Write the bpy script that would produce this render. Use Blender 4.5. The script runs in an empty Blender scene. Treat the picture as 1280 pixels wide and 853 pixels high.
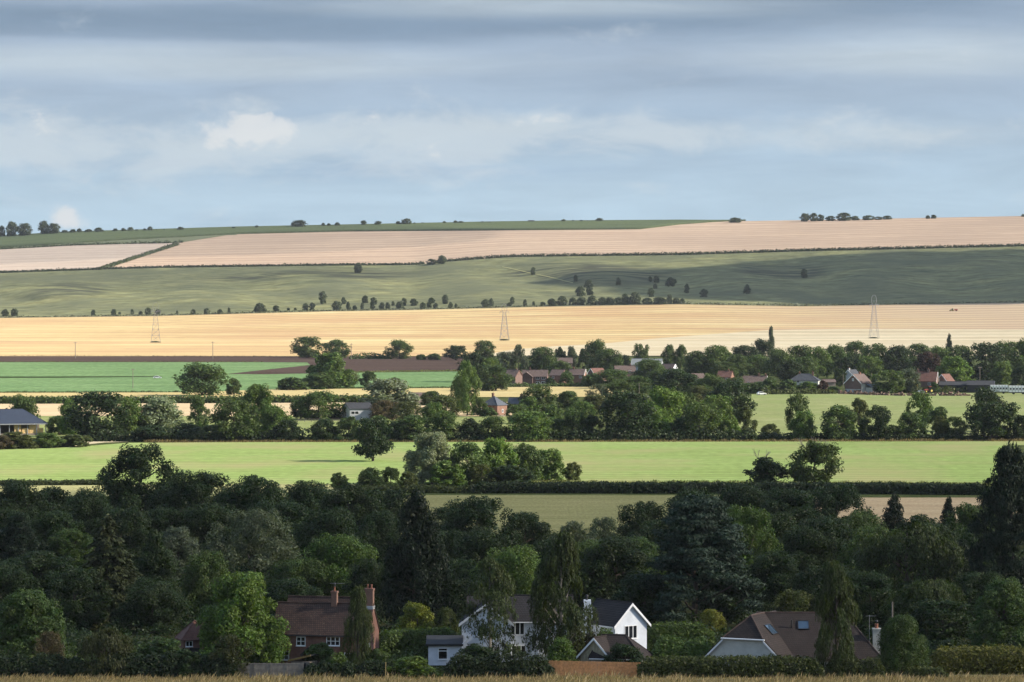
SUN_E, SKY_S, SKY_K, SKY_UP, EXPO, HAZE = 4.3, 0.12, 0.445, 1.1, 1.2, 0.000015
import bpy, math, random
import numpy as np
from mathutils import Matrix, Vector

# ------------------------------------------------------------------ basics
F, CX, YH, H = 4500.0, 640.0, 362.0, 47.8      # photo focal length (px), centre, eye-level line, eye height (m)
scene = bpy.context.scene
COL = scene.collection
random.seed(7)

def tag(o, label=None, cat=None, group=None, kind=None):
    if label: o['label'] = label
    if cat: o['category'] = cat
    if group: o['group'] = group
    if kind: o['kind'] = kind
    return o

def empty(name, loc, rz=0.0):
    o = bpy.data.objects.new(name, None)
    o.empty_display_size = 0.5
    o.location = loc
    o.rotation_euler = (0, 0, rz)
    COL.objects.link(o)
    return o

def link(name, me, parent=None):
    o = bpy.data.objects.new(name, me)
    COL.objects.link(o)
    if parent: o.parent = parent
    return o

def mesh_np(name, V, Q, mat=None, smooth=False):
    """V (n,3), Q (m,k) equal-sized faces"""
    V = np.asarray(V, dtype=np.float32); Q = np.asarray(Q, dtype=np.int32)
    me = bpy.data.meshes.new(name)
    m, k = Q.shape
    me.vertices.add(len(V)); me.vertices.foreach_set('co', V.ravel())
    me.loops.add(m * k); me.loops.foreach_set('vertex_index', Q.ravel())
    me.polygons.add(m)
    me.polygons.foreach_set('loop_start', np.arange(0, m * k, k, dtype=np.int32))
    me.polygons.foreach_set('loop_total', np.full(m, k, dtype=np.int32))
    if smooth: me.polygons.foreach_set('use_smooth', np.ones(m, dtype=bool))
    me.update(calc_edges=True)
    if mat: me.materials.append(mat)
    return me

class MB:
    """collects faces; build() links them as ONE mesh object"""
    def __init__(s): s.v = []; s.f = []
    def add(s, vs, fs):
        b = len(s.v); s.v += [tuple(p) for p in vs]; s.f += [tuple(b + i for i in f) for f in fs]
        return s
    def box(s, x0, x1, y0, y1, z0, z1):
        return s.add([(x0,y0,z0),(x1,y0,z0),(x1,y1,z0),(x0,y1,z0),(x0,y0,z1),(x1,y0,z1),(x1,y1,z1),(x0,y1,z1)],
                     [(0,3,2,1),(4,5,6,7),(0,1,5,4),(1,2,6,5),(2,3,7,6),(3,0,4,7)])
    def prism(s, poly, y0, y1):               # poly of (x,z), counter-clockwise seen from -y
        n = len(poly)
        vs = [(x, y0, z) for x, z in poly] + [(x, y1, z) for x, z in poly]
        fs = [tuple(range(n)), tuple(range(2*n-1, n-1, -1))]
        fs += [((i+1) % n, i, n+i, n+(i+1) % n) for i in range(n)]
        return s.add(vs, fs)
    def tube(s, p, q, r0, r1=None, n=6):
        r1 = r0 if r1 is None else r1
        p = Vector(p); q = Vector(q); d = (q - p)
        if d.length < 1e-6: return s
        d.normalize()
        a = d.orthogonal().normalized(); b = d.cross(a)
        vs = []
        for c, r in ((p, r0), (q, r1)):
            for i in range(n):
                t = 2*math.pi*i/n
                vs.append(c + a*(r*math.cos(t)) + b*(r*math.sin(t)))
        fs = [(i, (i+1) % n, n+(i+1) % n, n+i) for i in range(n)]
        fs += [tuple(range(n-1, -1, -1)), tuple(range(n, 2*n))]
        return s.add(vs, fs)
    def path(s, pts, radii, n=6):
        for i in range(len(pts)-1): s.tube(pts[i], pts[i+1], radii[i], radii[i+1], n)
        return s
    def lathe(s, prof, n=12, c=(0,0)):
        vs = []
        for r, z in prof:
            for i in range(n):
                t = 2*math.pi*i/n
                vs.append((c[0]+r*math.cos(t), c[1]+r*math.sin(t), z))
        fs = []
        for j in range(len(prof)-1):
            for i in range(n):
                fs.append((j*n+i, j*n+(i+1) % n, (j+1)*n+(i+1) % n, (j+1)*n+i))
        fs += [tuple(range(n-1, -1, -1)), tuple(range((len(prof)-1)*n, len(prof)*n))]
        return s.add(vs, fs)
    def sheet(s, pts, faces, th):             # a roof skin of thickness th (downwards)
        n = len(pts)
        vs = list(pts) + [(x, y, z-th) for x, y, z in pts]
        fs = [tuple(f) for f in faces] + [tuple(n+i for i in reversed(f)) for f in faces]
        cnt = {}
        for f in faces:
            for i in range(len(f)):
                a, b = f[i], f[(i+1) % len(f)]
                cnt[(a, b)] = 1
        for (a, b) in list(cnt):
            if (b, a) not in cnt: fs.append((b, a, n+a, n+b))
        return s.add(vs, fs)
    def mesh(s, name, mat, M=None):
        me = bpy.data.meshes.new(name)
        vs = [tuple(M @ Vector(p)) for p in s.v] if M is not None else s.v
        me.from_pydata(vs, [], s.f); me.update()
        if mat: me.materials.append(mat)
        return me
    def build(s, name, mat, parent=None, M=None):
        return link(name, s.mesh(name, mat, M), parent)

def lm(ox, oy, rz=0.0, oz=0.0):
    return Matrix.Translation((ox, oy, oz)) @ Matrix.Rotation(rz, 4, 'Z')

# ------------------------------------------------------------------ terrain
def ip(xs, ys):
    xs = np.array(xs, float); ys = np.array(ys, float)
    return lambda u: float(np.interp(u, xs, ys))
yA = ip([-600,0,200,400,520,600,680,850,1000,1280,1900], [400,398,395.5,390,388,386,384,381,383.5,379,374])
yB = ip([-600,0,130,200,430,520,545,600,640,850,1000,1280,1900], [346,341.5,337,335,332,331.5,328.5,324,321.5,319,314.5,308,298])
yC = ip([-600,0,80,200,300,430,600,700,850,900,1000,1280,1900], [312,297,292,288.5,285.5,283,279.5,278,277,277.3,275.8,270.5,262])

def wob(u, t):
    return 1.3*0.045*math.sin(u/61.0+1.3)*math.sin(2.2*t*math.pi) + 0.035*math.sin(u/27.0+4*t) + 0.03*math.sin(u/140.0+7*t)

def depth(u, y):
    if y >= 427.2: return F*H/(y-YH)
    a = yA(u)
    if y >= a: return 3300 + (427.2-y)/(427.2-a)*700
    b = yB(u)
    if y >= b:
        t = (a-y)/(a-b)
        t2 = t + math.sin(math.pi*t)*wob(u, t)
        return 4000 + t2*600
    c = yC(u)
    return 4600 + (b-y)/(b-c)*1000

def world(u, y, lift=0.0):
    d = depth(u, y)
    return ((u-CX)/F*d, d, H-(y-YH)/F*d+lift)

def ground_px(d):            # picture row of flat ground at distance d
    return YH + F*H/d

# ------------------------------------------------------------------ materials
def new_mat(name):
    m = bpy.data.materials.new(name); m.use_nodes = True
    nt = m.node_tree; nt.nodes.clear()
    out = nt.nodes.new('ShaderNodeOutputMaterial')
    return m, nt, out

def N(nt, typ, **kw):
    n = nt.nodes.new(typ)
    for k, v in kw.items():
        if k.startswith('i_'):
            key = k[2:]
            n.inputs[int(key) if key.isdigit() else key.replace('_', ' ')].default_value = v
        else: setattr(n, k, v)
    return n

def ramp(nt, stops, interp='LINEAR'):
    r = nt.nodes.new('ShaderNodeValToRGB'); r.color_ramp.interpolation = interp
    e = r.color_ramp.elements
    while len(e) < len(stops): e.new(0.5)
    for i, (p, c) in enumerate(stops):
        e[i].position = p; e[i].color = (*c, 1) if len(c) == 3 else c
    return r

def L(nt, a, b): nt.links.new(a, b)

def simple(name, col, rough=0.7, spec=0.3, metal=0.0, vary=0.15, scale=1.5, bump=0.0):
    """plain material with weathering noise"""
    m, nt, out = new_mat(name)
    p = N(nt, 'ShaderNodeBsdfPrincipled', i_Roughness=rough, i_Metallic=metal)
    p.inputs['Specular IOR Level'].default_value = spec
    tc = N(nt, 'ShaderNodeTexCoord')
    no = N(nt, 'ShaderNodeTexNoise', i_Scale=scale, i_Detail=5.0, i_Roughness=0.65)
    L(nt, tc.outputs['Object'], no.inputs['Vector'])
    c0 = tuple(x*(1-vary) for x in col); c1 = tuple(min(1, x*(1+vary)) for x in col)
    r = ramp(nt, [(0.3, c0), (0.7, c1)])
    L(nt, no.outputs['Fac'], r.inputs['Fac']); L(nt, r.outputs['Color'], p.inputs['Base Color'])
    L(nt, p.outputs[0], out.inputs['Surface'])
    return m

def coursed(name, c1, c2, mortar, bw, bh, ms=0.02, rough=0.85, spots=None, vary=0.5):
    """bricks or tiles: coursed along the wall / up the slope"""
    m, nt, out = new_mat(name)
    p = N(nt, 'ShaderNodeBsdfPrincipled', i_Roughness=rough)
    p.inputs['Specular IOR Level'].default_value = 0.2
    tc = N(nt, 'ShaderNodeTexCoord')
    sx = N(nt, 'ShaderNodeSeparateXYZ'); L(nt, tc.outputs['Object'], sx.inputs[0])
    ad = N(nt, 'ShaderNodeMath', operation='ADD'); L(nt, sx.outputs[0], ad.inputs[0]); L(nt, sx.outputs[1], ad.inputs[1])
    cb = N(nt, 'ShaderNodeCombineXYZ'); L(nt, ad.outputs[0], cb.inputs[0]); L(nt, sx.outputs[2], cb.inputs[1])
    br = N(nt, 'ShaderNodeTexBrick', i_Scale=1.0)
    br.inputs['Color1'].default_value = (*c1, 1); br.inputs['Color2'].default_value = (*c2, 1)
    br.inputs['Mortar'].default_value = (*mortar, 1)
    br.inputs['Mortar Size'].default_value = ms
    br.inputs['Brick Width'].default_value = bw; br.inputs['Row Height'].default_value = bh
    L(nt, cb.outputs[0], br.inputs['Vector'])
    no = N(nt, 'ShaderNodeTexNoise', i_Scale=0.8, i_Detail=6.0, i_Roughness=0.7)
    L(nt, tc.outputs['Object'], no.inputs['Vector'])
    mr = N(nt, 'ShaderNodeMapRange'); mr.inputs[1].default_value = 0.25; mr.inputs[2].default_value = 0.75
    mr.inputs[3].default_value = 1-vary*0.6; mr.inputs[4].default_value = 1+vary*0.6
    L(nt, no.outputs['Fac'], mr.inputs[0])
    mx = N(nt, 'ShaderNodeMix', data_type='RGBA', blend_type='MULTIPLY'); mx.inputs[0].default_value = 1
    L(nt, br.outputs['Color'], mx.inputs[6]); L(nt, mr.outputs[0], mx.inputs[7])
    last = mx.outputs[2]
    if spots:
        vo = N(nt, 'ShaderNodeTexNoise', i_Scale=2.6, i_Detail=3.0, i_Roughness=0.8)
        L(nt, tc.outputs['Object'], vo.inputs['Vector'])
        rr = ramp(nt, [(0.66, (0, 0, 0)), (0.72, (1, 1, 1))])
        L(nt, vo.outputs['Fac'], rr.inputs['Fac'])
        m2 = N(nt, 'ShaderNodeMix', data_type='RGBA')
        L(nt, rr.outputs['Color'], m2.inputs[0]); L(nt, last, m2.inputs[6]); m2.inputs[7].default_value = (*spots, 1)
        last = m2.outputs[2]
    L(nt, last, p.inputs['Base Color'])
    bu = N(nt, 'ShaderNodeBump', i_Strength=0.4, i_Distance=0.03)
    L(nt, br.outputs['Fac'], bu.inputs['Height']); bu.invert = True
    L(nt, bu.outputs[0], p.inputs['Normal'])
    L(nt, p.outputs[0], out.inputs['Surface'])
    return m

def field(name, cols, sx, sy, fine=(2.0, 6.0), amp=0.18, rot=0.0, bands=None, patch=None, xmix=None, terr_shade=()):
    """crop or pasture: streaks along the drilling direction, blotches, fine grain. cols: 3 colours.
       bands=(spacing m, strength) drilling lines; patch=(size, colour, amount) large worn areas"""
    m, nt, out = new_mat(name)
    df = N(nt, 'ShaderNodeBsdfDiffuse', i_Roughness=0.9)
    g = N(nt, 'ShaderNodeNewGeometry')
    mp = N(nt, 'ShaderNodeMapping'); mp.inputs['Rotation'].default_value = (0, 0, rot)
    L(nt, g.outputs['Position'], mp.inputs['Vector'])
    s1 = N(nt, 'ShaderNodeVectorMath', operation='MULTIPLY'); s1.inputs[1].default_value = (1/sx, 1/sy, 0)
    L(nt, mp.outputs[0], s1.inputs[0])
    n1 = N(nt, 'ShaderNodeTexNoise', i_Scale=1.0, i_Detail=5.0, i_Roughness=0.6, i_Distortion=0.25)
    L(nt, s1.outputs[0], n1.inputs['Vector'])
    r = ramp(nt, [(0.30, cols[0]), (0.50, cols[1]), (0.70, cols[2])])
    L(nt, n1.outputs['Fac'], r.inputs['Fac'])
    last = r.outputs['Color']
    s2 = N(nt, 'ShaderNodeVectorMath', operation='MULTIPLY'); s2.inputs[1].default_value = (1/fine[0], 1/fine[1], 0)
    L(nt, mp.outputs[0], s2.inputs[0])
    n2 = N(nt, 'ShaderNodeTexNoise', i_Scale=1.0, i_Detail=3.0, i_Roughness=0.7)
    L(nt, s2.outputs[0], n2.inputs['Vector'])
    mr = N(nt, 'ShaderNodeMapRange'); mr.inputs[1].default_value = 0.25; mr.inputs[2].default_value = 0.75
    mr.inputs[3].default_value = 1-amp; mr.inputs[4].default_value = 1+amp
    L(nt, n2.outputs['Fac'], mr.inputs[0])
    mx = N(nt, 'ShaderNodeMix', data_type='RGBA', blend_type='MULTIPLY'); mx.inputs[0].default_value = 1
    L(nt, last, mx.inputs[6]); L(nt, mr.outputs[0], mx.inputs[7]); last = mx.outputs[2]
    if patch:
        s3 = N(nt, 'ShaderNodeVectorMath', operation='MULTIPLY'); s3.inputs[1].default_value = (1/patch[0], 0.6/patch[0], 0)
        L(nt, mp.outputs[0], s3.inputs[0])
        n3 = N(nt, 'ShaderNodeTexNoise', i_Scale=1.0, i_Detail=4.0, i_Roughness=0.55)
        L(nt, s3.outputs[0], n3.inputs['Vector'])
        r3 = ramp(nt, [(0.45, (0, 0, 0)), (0.66, (patch[2],)*3)])
        L(nt, n3.outputs['Fac'], r3.inputs['Fac'])
        m3 = N(nt, 'ShaderNodeMix', data_type='RGBA')
        L(nt, r3.outputs['Color'], m3.inputs[0]); L(nt, last, m3.inputs[6]); m3.inputs[7].default_value = (*patch[1], 1)
        last = m3.outputs[2]
    if xmix:                                           # another stand of straw further along the field
        sp_ = N(nt, 'ShaderNodeSeparateXYZ'); L(nt, g.outputs['Position'], sp_.inputs[0])
        s6 = N(nt, 'ShaderNodeVectorMath', operation='MULTIPLY'); s6.inputs[1].default_value = (1/300.0, 1/70.0, 0); L(nt, mp.outputs[0], s6.inputs[0])
        n6 = N(nt, 'ShaderNodeTexNoise', i_Scale=1.0, i_Detail=4.0); L(nt, s6.outputs[0], n6.inputs['Vector'])
        ma = N(nt, 'ShaderNodeMath', operation='MULTIPLY_ADD'); ma.inputs[1].default_value = xmix[3]; L(nt, n6.outputs['Fac'], ma.inputs[0]); L(nt, sp_.outputs[0], ma.inputs[2])
        m7 = N(nt, 'ShaderNodeMapRange', interpolation_type='SMOOTHSTEP'); m7.inputs[1].default_value = xmix[0]+xmix[3]/2; m7.inputs[2].default_value = xmix[1]+xmix[3]/2; m7.inputs[4].default_value = 0.85
        L(nt, ma.outputs[0], m7.inputs[0])
        m8 = N(nt, 'ShaderNodeMix', data_type='RGBA'); L(nt, m7.outputs[0], m8.inputs[0]); L(nt, last, m8.inputs[6]); m8.inputs[7].default_value = (*xmix[2], 1)
        last = m8.outputs[2]
    for (tx, ty, rx, ry) in terr_shade:                       # sheep terraces: shade of their risers painted as dark strips along the contour
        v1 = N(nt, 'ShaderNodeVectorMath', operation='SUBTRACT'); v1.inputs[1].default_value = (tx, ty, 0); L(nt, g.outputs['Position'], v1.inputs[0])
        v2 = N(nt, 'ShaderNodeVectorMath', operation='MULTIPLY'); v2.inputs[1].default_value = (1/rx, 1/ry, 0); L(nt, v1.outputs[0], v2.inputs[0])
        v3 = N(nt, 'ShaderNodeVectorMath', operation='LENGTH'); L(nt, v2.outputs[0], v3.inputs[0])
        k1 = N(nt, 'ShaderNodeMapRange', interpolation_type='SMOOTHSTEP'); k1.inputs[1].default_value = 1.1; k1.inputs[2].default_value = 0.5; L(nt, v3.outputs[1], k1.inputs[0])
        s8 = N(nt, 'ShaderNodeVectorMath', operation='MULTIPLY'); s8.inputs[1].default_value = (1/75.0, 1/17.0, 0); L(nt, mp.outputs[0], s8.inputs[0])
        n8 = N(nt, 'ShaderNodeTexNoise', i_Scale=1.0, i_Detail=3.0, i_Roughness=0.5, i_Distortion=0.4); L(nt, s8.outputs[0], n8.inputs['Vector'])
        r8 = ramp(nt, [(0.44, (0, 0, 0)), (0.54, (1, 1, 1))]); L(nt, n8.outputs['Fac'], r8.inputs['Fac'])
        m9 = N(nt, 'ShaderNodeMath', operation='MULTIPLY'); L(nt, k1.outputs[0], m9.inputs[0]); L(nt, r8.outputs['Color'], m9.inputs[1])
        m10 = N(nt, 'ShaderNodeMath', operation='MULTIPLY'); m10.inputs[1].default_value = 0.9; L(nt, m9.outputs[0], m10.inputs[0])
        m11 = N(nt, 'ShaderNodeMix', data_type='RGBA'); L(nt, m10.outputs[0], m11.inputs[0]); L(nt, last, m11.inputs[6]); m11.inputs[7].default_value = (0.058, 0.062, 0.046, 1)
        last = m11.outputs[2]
    if bands:
        w = N(nt, 'ShaderNodeTexWave', wave_type='BANDS', bands_direction='Y', i_Scale=1.0, i_Distortion=5.0, i_Detail=4.0)
        w.inputs['Detail Scale'].default_value = 0.22
        w.inputs['Detail Roughness'].default_value = 0.65
        s4 = N(nt, 'ShaderNodeVectorMath', operation='MULTIPLY'); s4.inputs[1].default_value = (0.12/bands[0], 0.314/bands[0], 0)
        L(nt, mp.outputs[0], s4.inputs[0]); L(nt, s4.outputs[0], w.inputs['Vector'])
        m4 = N(nt, 'ShaderNodeMapRange'); m4.inputs[3].default_value = 1-bands[1]; m4.inputs[4].default_value = 1+bands[1]*0.4
        L(nt, w.outputs['Fac'], m4.inputs[0])
        m5 = N(nt, 'ShaderNodeMix', data_type='RGBA', blend_type='MULTIPLY'); m5.inputs[0].default_value = 1
        L(nt, last, m5.inputs[6]); L(nt, m4.outputs[0], m5.inputs[7]); last = m5.outputs[2]
    L(nt, last, df.inputs['Color'])
    L(nt, df.outputs[0], out.inputs['Surface'])
    return m

def leaf_material(name, trans=0.3, spec=0.14, rough=0.5, var=0.5):
    """foliage: the object's own colour, varied leaf by leaf and tree by tree"""
    m, nt, out = new_mat(name)
    oi = N(nt, 'ShaderNodeObjectInfo')
    g = N(nt, 'ShaderNodeNewGeometry')
    mr = N(nt, 'ShaderNodeMapRange'); mr.inputs[3].default_value = 1-var; mr.inputs[4].default_value = 1+var
    L(nt, g.outputs['Random Per Island'], mr.inputs[0])
    tc = N(nt, 'ShaderNodeTexCoord')
    no = N(nt, 'ShaderNodeTexNoise', i_Scale=5.0, i_Detail=2.0)
    L(nt, tc.outputs['Object'], no.inputs['Vector'])
    hs = N(nt, 'ShaderNodeHueSaturation')
    h = N(nt, 'ShaderNodeMapRange'); h.inputs[1].default_value = 0.3; h.inputs[2].default_value = 0.7
    h.inputs[3].default_value = 0.48; h.inputs[4].default_value = 0.52
    L(nt, no.outputs['Fac'], h.inputs[0]); L(nt, h.outputs[0], hs.inputs['Hue'])
    L(nt, mr.outputs[0], hs.inputs['Value']); L(nt, oi.outputs['Color'], hs.inputs['Color'])
    p = N(nt, 'ShaderNodeBsdfPrincipled', i_Roughness=rough)
    p.inputs['Specular IOR Level'].default_value = spec
    L(nt, hs.outputs[0], p.inputs['Base Color'])
    if trans > 0:
        t = N(nt, 'ShaderNodeBsdfTranslucent')
        mt = N(nt, 'ShaderNodeMix', data_type='RGBA', blend_type='MULTIPLY'); mt.inputs[0].default_value = 1
        mt.inputs[7].default_value = (1.3, 1.35, 0.6, 1)
        L(nt, hs.outputs[0], mt.inputs[6]); L(nt, mt.outputs[2], t.inputs['Color'])
        ms = N(nt, 'ShaderNodeMixShader'); ms.inputs[0].default_value = trans
        L(nt, p.outputs[0], ms.inputs[1]); L(nt, t.outputs[0], ms.inputs[2])
        L(nt, ms.outputs[0], out.inputs['Surface'])
    else: L(nt, p.outputs[0], out.inputs['Surface'])
    return m

LEAF = leaf_material('foliage')
NEEDLE = leaf_material('needles', trans=0.1, spec=0.15, rough=0.6, var=0.4)
GRASS = leaf_material('dry_grass', trans=0.25, spec=0.1, rough=0.7, var=0.5)
BARK = simple('bark', (0.07, 0.055, 0.045), 0.9, vary=0.35, scale=6)
BIRCH = simple('birch_bark', (0.22, 0.20, 0.17), 0.8, vary=0.5, scale=9)
DEAD = simple('dead_wood', (0.22, 0.19, 0.16), 0.85, vary=0.3, scale=5)

# foliage colours (albedo)
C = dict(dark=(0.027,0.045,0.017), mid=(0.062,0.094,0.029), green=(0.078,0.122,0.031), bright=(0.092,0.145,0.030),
         olive=(0.068,0.082,0.026), silver=(0.17,0.20,0.125), blue=(0.026,0.044,0.030), yellow=(0.16,0.17,0.03),
         grey=(0.078,0.100,0.062), conifer=(0.016,0.027,0.015), oliveconifer=(0.040,0.048,0.019), brown=(0.085,0.068,0.036),
         copper=(0.045,0.026,0.022), weep=(0.048,0.066,0.022), tan=(0.17,0.13,0.065), pale=(0.10,0.14,0.045), red=(0.30,0.07,0.04),
         hill=(0.060,0.078,0.040), hillpale=(0.12,0.13,0.085))
# ------------------------------------------------------------------ foliage prototypes (unit: width 1, height 1)
def unit(v):
    return v/np.maximum(np.linalg.norm(v, axis=1, keepdims=True), 1e-9)

def leaf_arrays(P, Nn, S, rng, asp=0.55, axis=None):
    n = len(P)
    Nn = unit(Nn)
    if axis is None: axis = rng.normal(size=(n, 3))
    t = axis - Nn*np.sum(axis*Nn, axis=1, keepdims=True); t = unit(t)
    b = np.cross(Nn, t)
    S = S[:, None]
    k = rng.uniform(-0.35, 0.35, (n, 1))
    V = np.stack([P - t*S, P + b*S*asp + t*S*k + Nn*S*0.12, P + t*S, P - b*S*asp + t*S*k + Nn*S*0.12], axis=1).reshape(-1, 3)
    Q = np.arange(4*n, dtype=np.int32).reshape(-1, 4)
    return V, Q

def fit(V, extra=()):
    """bring foliage (and limb points) into a box of width 1, top 1"""
    lo = np.percentile(V, 0.4, axis=0); hi = np.percentile(V, 99.6, axis=0)
    w = max(hi[0]-lo[0], hi[1]-lo[1])
    c = (lo+hi)/2
    s = np.array([1/w, 1/w, 1/hi[2]])
    o = np.array([c[0], c[1], 0])
    return (V-o)*s, [((np.asarray(e)-o)*s) for e in extra]

def sphere_dirs(n, rng):
    return unit(rng.normal(size=(n, 3)))

def lobed(seed, n, leaf, cb=0.12, nl=26, rl=0.17, prof='oval', sub=7, loose=0.12, asp=0.6, flat=1.0, core=0.22, rag=0.18):
    """crown of big lobes set on an uneven envelope, each broken into smaller clumps of leaves"""
    rng = np.random.default_rng(seed)
    def env(t):
        if prof == 'oval': return math.sqrt(max(0.0, 1-(2*t-0.84)**2/1.36))
        if prof == 'dome': return math.sqrt(max(0.0, 1-t**2.4))*(0.9+0.1*min(1, t*6))
        if prof == 'column': return min(1, 2.6*t+0.45)*max(0.05, 1-t**3.2)**0.8
        if prof == 'cedar': return min(1, 4*t+0.75)*max(0.0, 1-t**1.15)**0.66+0.03
        if prof == 'spire': return min(1, 3*t+0.55)*(1-t)**0.72+0.02
        return math.sqrt(max(0.0, 1-(2*t-1)**2))
    ph = rng.uniform(0, 6.28, 4)
    cs, rs = [], []
    ns = int(nl*0.78)
    for i in range(nl):
        shell = i < ns
        t = (i+rng.uniform(0.2, 0.8))/ns if shell else rng.uniform(0.1, 0.8)
        t = min(t, 1)**(0.85 if prof != 'spire' else 1.15)
        a = i*2.39996+rng.normal()*0.45
        r = rl*rng.uniform(0.62, 1.25)
        e = env(t)*(1+rag*(0.6*math.sin(2*a+ph[0]+3*t)+0.5*math.sin(3*a+ph[1]-5*t)))
        if prof in ('spire', 'column'): r = min(r, 0.10+0.32*e)
        q = max(0.0, 0.5*e-r*0.75) if shell else 0.5*e*0.5*rng.random()
        z = cb+(1-cb)*t
        z = min(z, 1-r*0.8*(1-0.25*rng.random())); z = max(z, cb+r*0.35)
        cs.append((q*math.cos(a), q*math.sin(a), z)); rs.append(r)
    if prof == 'oval':                                 # lower skirt
        for i in range(max(4, nl//4)):
            a = i*2.39996*1.7+rng.uniform(0, 0.6); r = rl*rng.uniform(0.7, 1.1)
            q = max(0.0, 0.5*0.82*rng.uniform(0.75, 1.0)-r*0.75); cs.append((q*math.cos(a), q*math.sin(a), cb+r*0.5+0.14*rng.random())); rs.append(r)
    cs = np.array(cs); rs = np.array(rs)
    if sub:
        sc, sr = [], []
        for c, r in zip(cs, rs):
            d = sphere_dirs(sub, rng); d[:, 2] = d[:, 2]*0.85+0.12
            for j in range(sub):
                sc.append(c+d[j]*r*0.66); sr.append(r*rng.uniform(0.42, 0.66))
        sc = np.array(sc); sr = np.array(sr)
    else: sc, sr = cs, rs
    m = int(n*1.5)
    idx = rng.choice(len(sr), m, p=sr**2/np.sum(sr**2))
    d = sphere_dirs(m, rng)
    low = (d[:, 2] < -0.4) & (rng.random(m) < 0.5); d[low, 2] *= -1
    rad = sr[idx]*rng.uniform(0.74, 1.05, m)
    st = rng.random(m) < loose; rad[st] *= rng.uniform(1.0, 1.35, st.sum())
    P = sc[idx]*1.0
    if flat < 1: P[:, 2] = cs[idx//max(sub, 1), 2]+(P[:, 2]-cs[idx//max(sub, 1), 2])*flat
    P = P+d*rad[:, None]*np.array([1, 1, flat])
    keep = P[:, 2] > 0.008
    for j in range(len(cs)): keep &= (np.linalg.norm(P-cs[j], axis=1) > 0.5*rs[j])
    P = P[keep][:n]; d = d[keep][:n]; k = len(P)
    Nn = d+rng.normal(size=(k, 3))*0.5+np.array([0, 0, 0.2])
    S = leaf*rng.uniform(0.6, 1.35, k)
    kc = int(n*core)                                   # inner foliage that closes the crown
    ic = rng.choice(len(rs), kc, p=rs**3/np.sum(rs**3))
    Pc = cs[ic]+sphere_dirs(kc, rng)*(rs[ic]*rng.uniform(0.05, 0.72, kc))[:, None]
    Pc[:, 2] = np.maximum(Pc[:, 2], 0.01)
    P = np.concatenate([P, Pc]); Nn = np.concatenate([Nn, rng.normal(size=(kc, 3))]); S = np.concatenate([S, leaf*1.9*rng.uniform(0.7, 1.2, kc)])
    V, Q = leaf_arrays(P, Nn, S, rng, asp)
    V, (cs,) = fit(V, [cs])
    tb = MB()
    top = min(0.75, cb+0.5)
    tb.path([(0, 0, 0), (0.006, 0.004, cb*0.7), (-0.008, 0.01, (cb+top)/2), (0.012, -0.005, top)], [0.034, 0.026, 0.018, 0.006], 7)
    tb.tube((0, 0, -0.02), (0, 0, 0.02), 0.05, 0.034, 7)
    for j in rng.choice(len(cs), min(9, len(cs)), replace=False):
        c = cs[j]; z0 = max(cb*0.6, min(c[2]-0.08-0.25*math.hypot(c[0], c[1]), top*0.9))
        a = Vector((0, 0, z0)); b = Vector(c); mid = a.lerp(b, 0.5)+Vector((0, 0, -0.02))
        tb.path([a, mid, b], [0.014, 0.009, 0.003], 5)
    return (V, Q), tb

def conifer(seed, n, leaf, levels=26, per=8, droop=0.10, power=0.85, cb=0.03, ragged=0.25, base=1.0, up=0.0, asp=0.4):
    rng = np.random.default_rng(seed)
    Ps, Ax, Nm = [], [], []
    tot = 0; br = []
    for k in range(levels):
        z = cb + (0.985-cb)*k/(levels-1)
        Lb = 0.5*base*(1-z)**power*1.02 + 0.012
        for j in range(per):
            a = rng.uniform(0, 2*math.pi)
            l = Lb*(1-ragged*rng.random())
            br.append((z + rng.uniform(-0.02, 0.02)*(1+2*(up > 0)), a, l)); tot += l
    for z, a, l in br:
        c = max(4, int(n*l/tot))
        s = rng.uniform(0.12, 1.0, c)**0.75
        dx = np.array([math.cos(a), math.sin(a)])
        side = np.array([-dx[1], dx[0]])
        off = rng.normal(size=c)*0.10*l*(0.35+s*0.5) + rng.normal(size=c)*0.006
        zz = z + up*s*l - droop*s**2*(l/0.4) - np.abs(rng.normal(size=c))*0.014*(1.2-s)
        P = np.stack([dx[0]*s*l+side[0]*off, dx[1]*s*l+side[1]*off, zz], axis=1)
        Ps.append(P)
        ax = np.tile(np.array([dx[0], dx[1], -0.35]), (c, 1)) + rng.normal(size=(c, 3))*0.35
        Ax.append(ax)
        Nm.append(np.array([dx[0]*0.35, dx[1]*0.35, 0.9]) + rng.normal(size=(c, 3))*0.4)
    P = np.concatenate(Ps); keep = P[:, 2] > 0.0
    P = P[keep]; Ax = np.concatenate(Ax)[keep]; Nm = np.concatenate(Nm)[keep]
    V, Q = leaf_arrays(P, Nm, leaf*rng.uniform(0.6, 1.4, len(P)), rng, asp, Ax)
    V, _ = fit(V)
    tb = MB().path([(0, 0, -0.02), (0, 0, 0.45), (0, 0, 0.97)], [0.030, 0.018, 0.003], 7)
    for z, a, l in br[::6]:
        tb.tube((0, 0, z), (math.cos(a)*l*0.8, math.sin(a)*l*0.8, z-droop*0.64*(l/0.4)+up*l*0.8), 0.006, 0.002, 4)
    return (V, Q), tb

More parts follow.
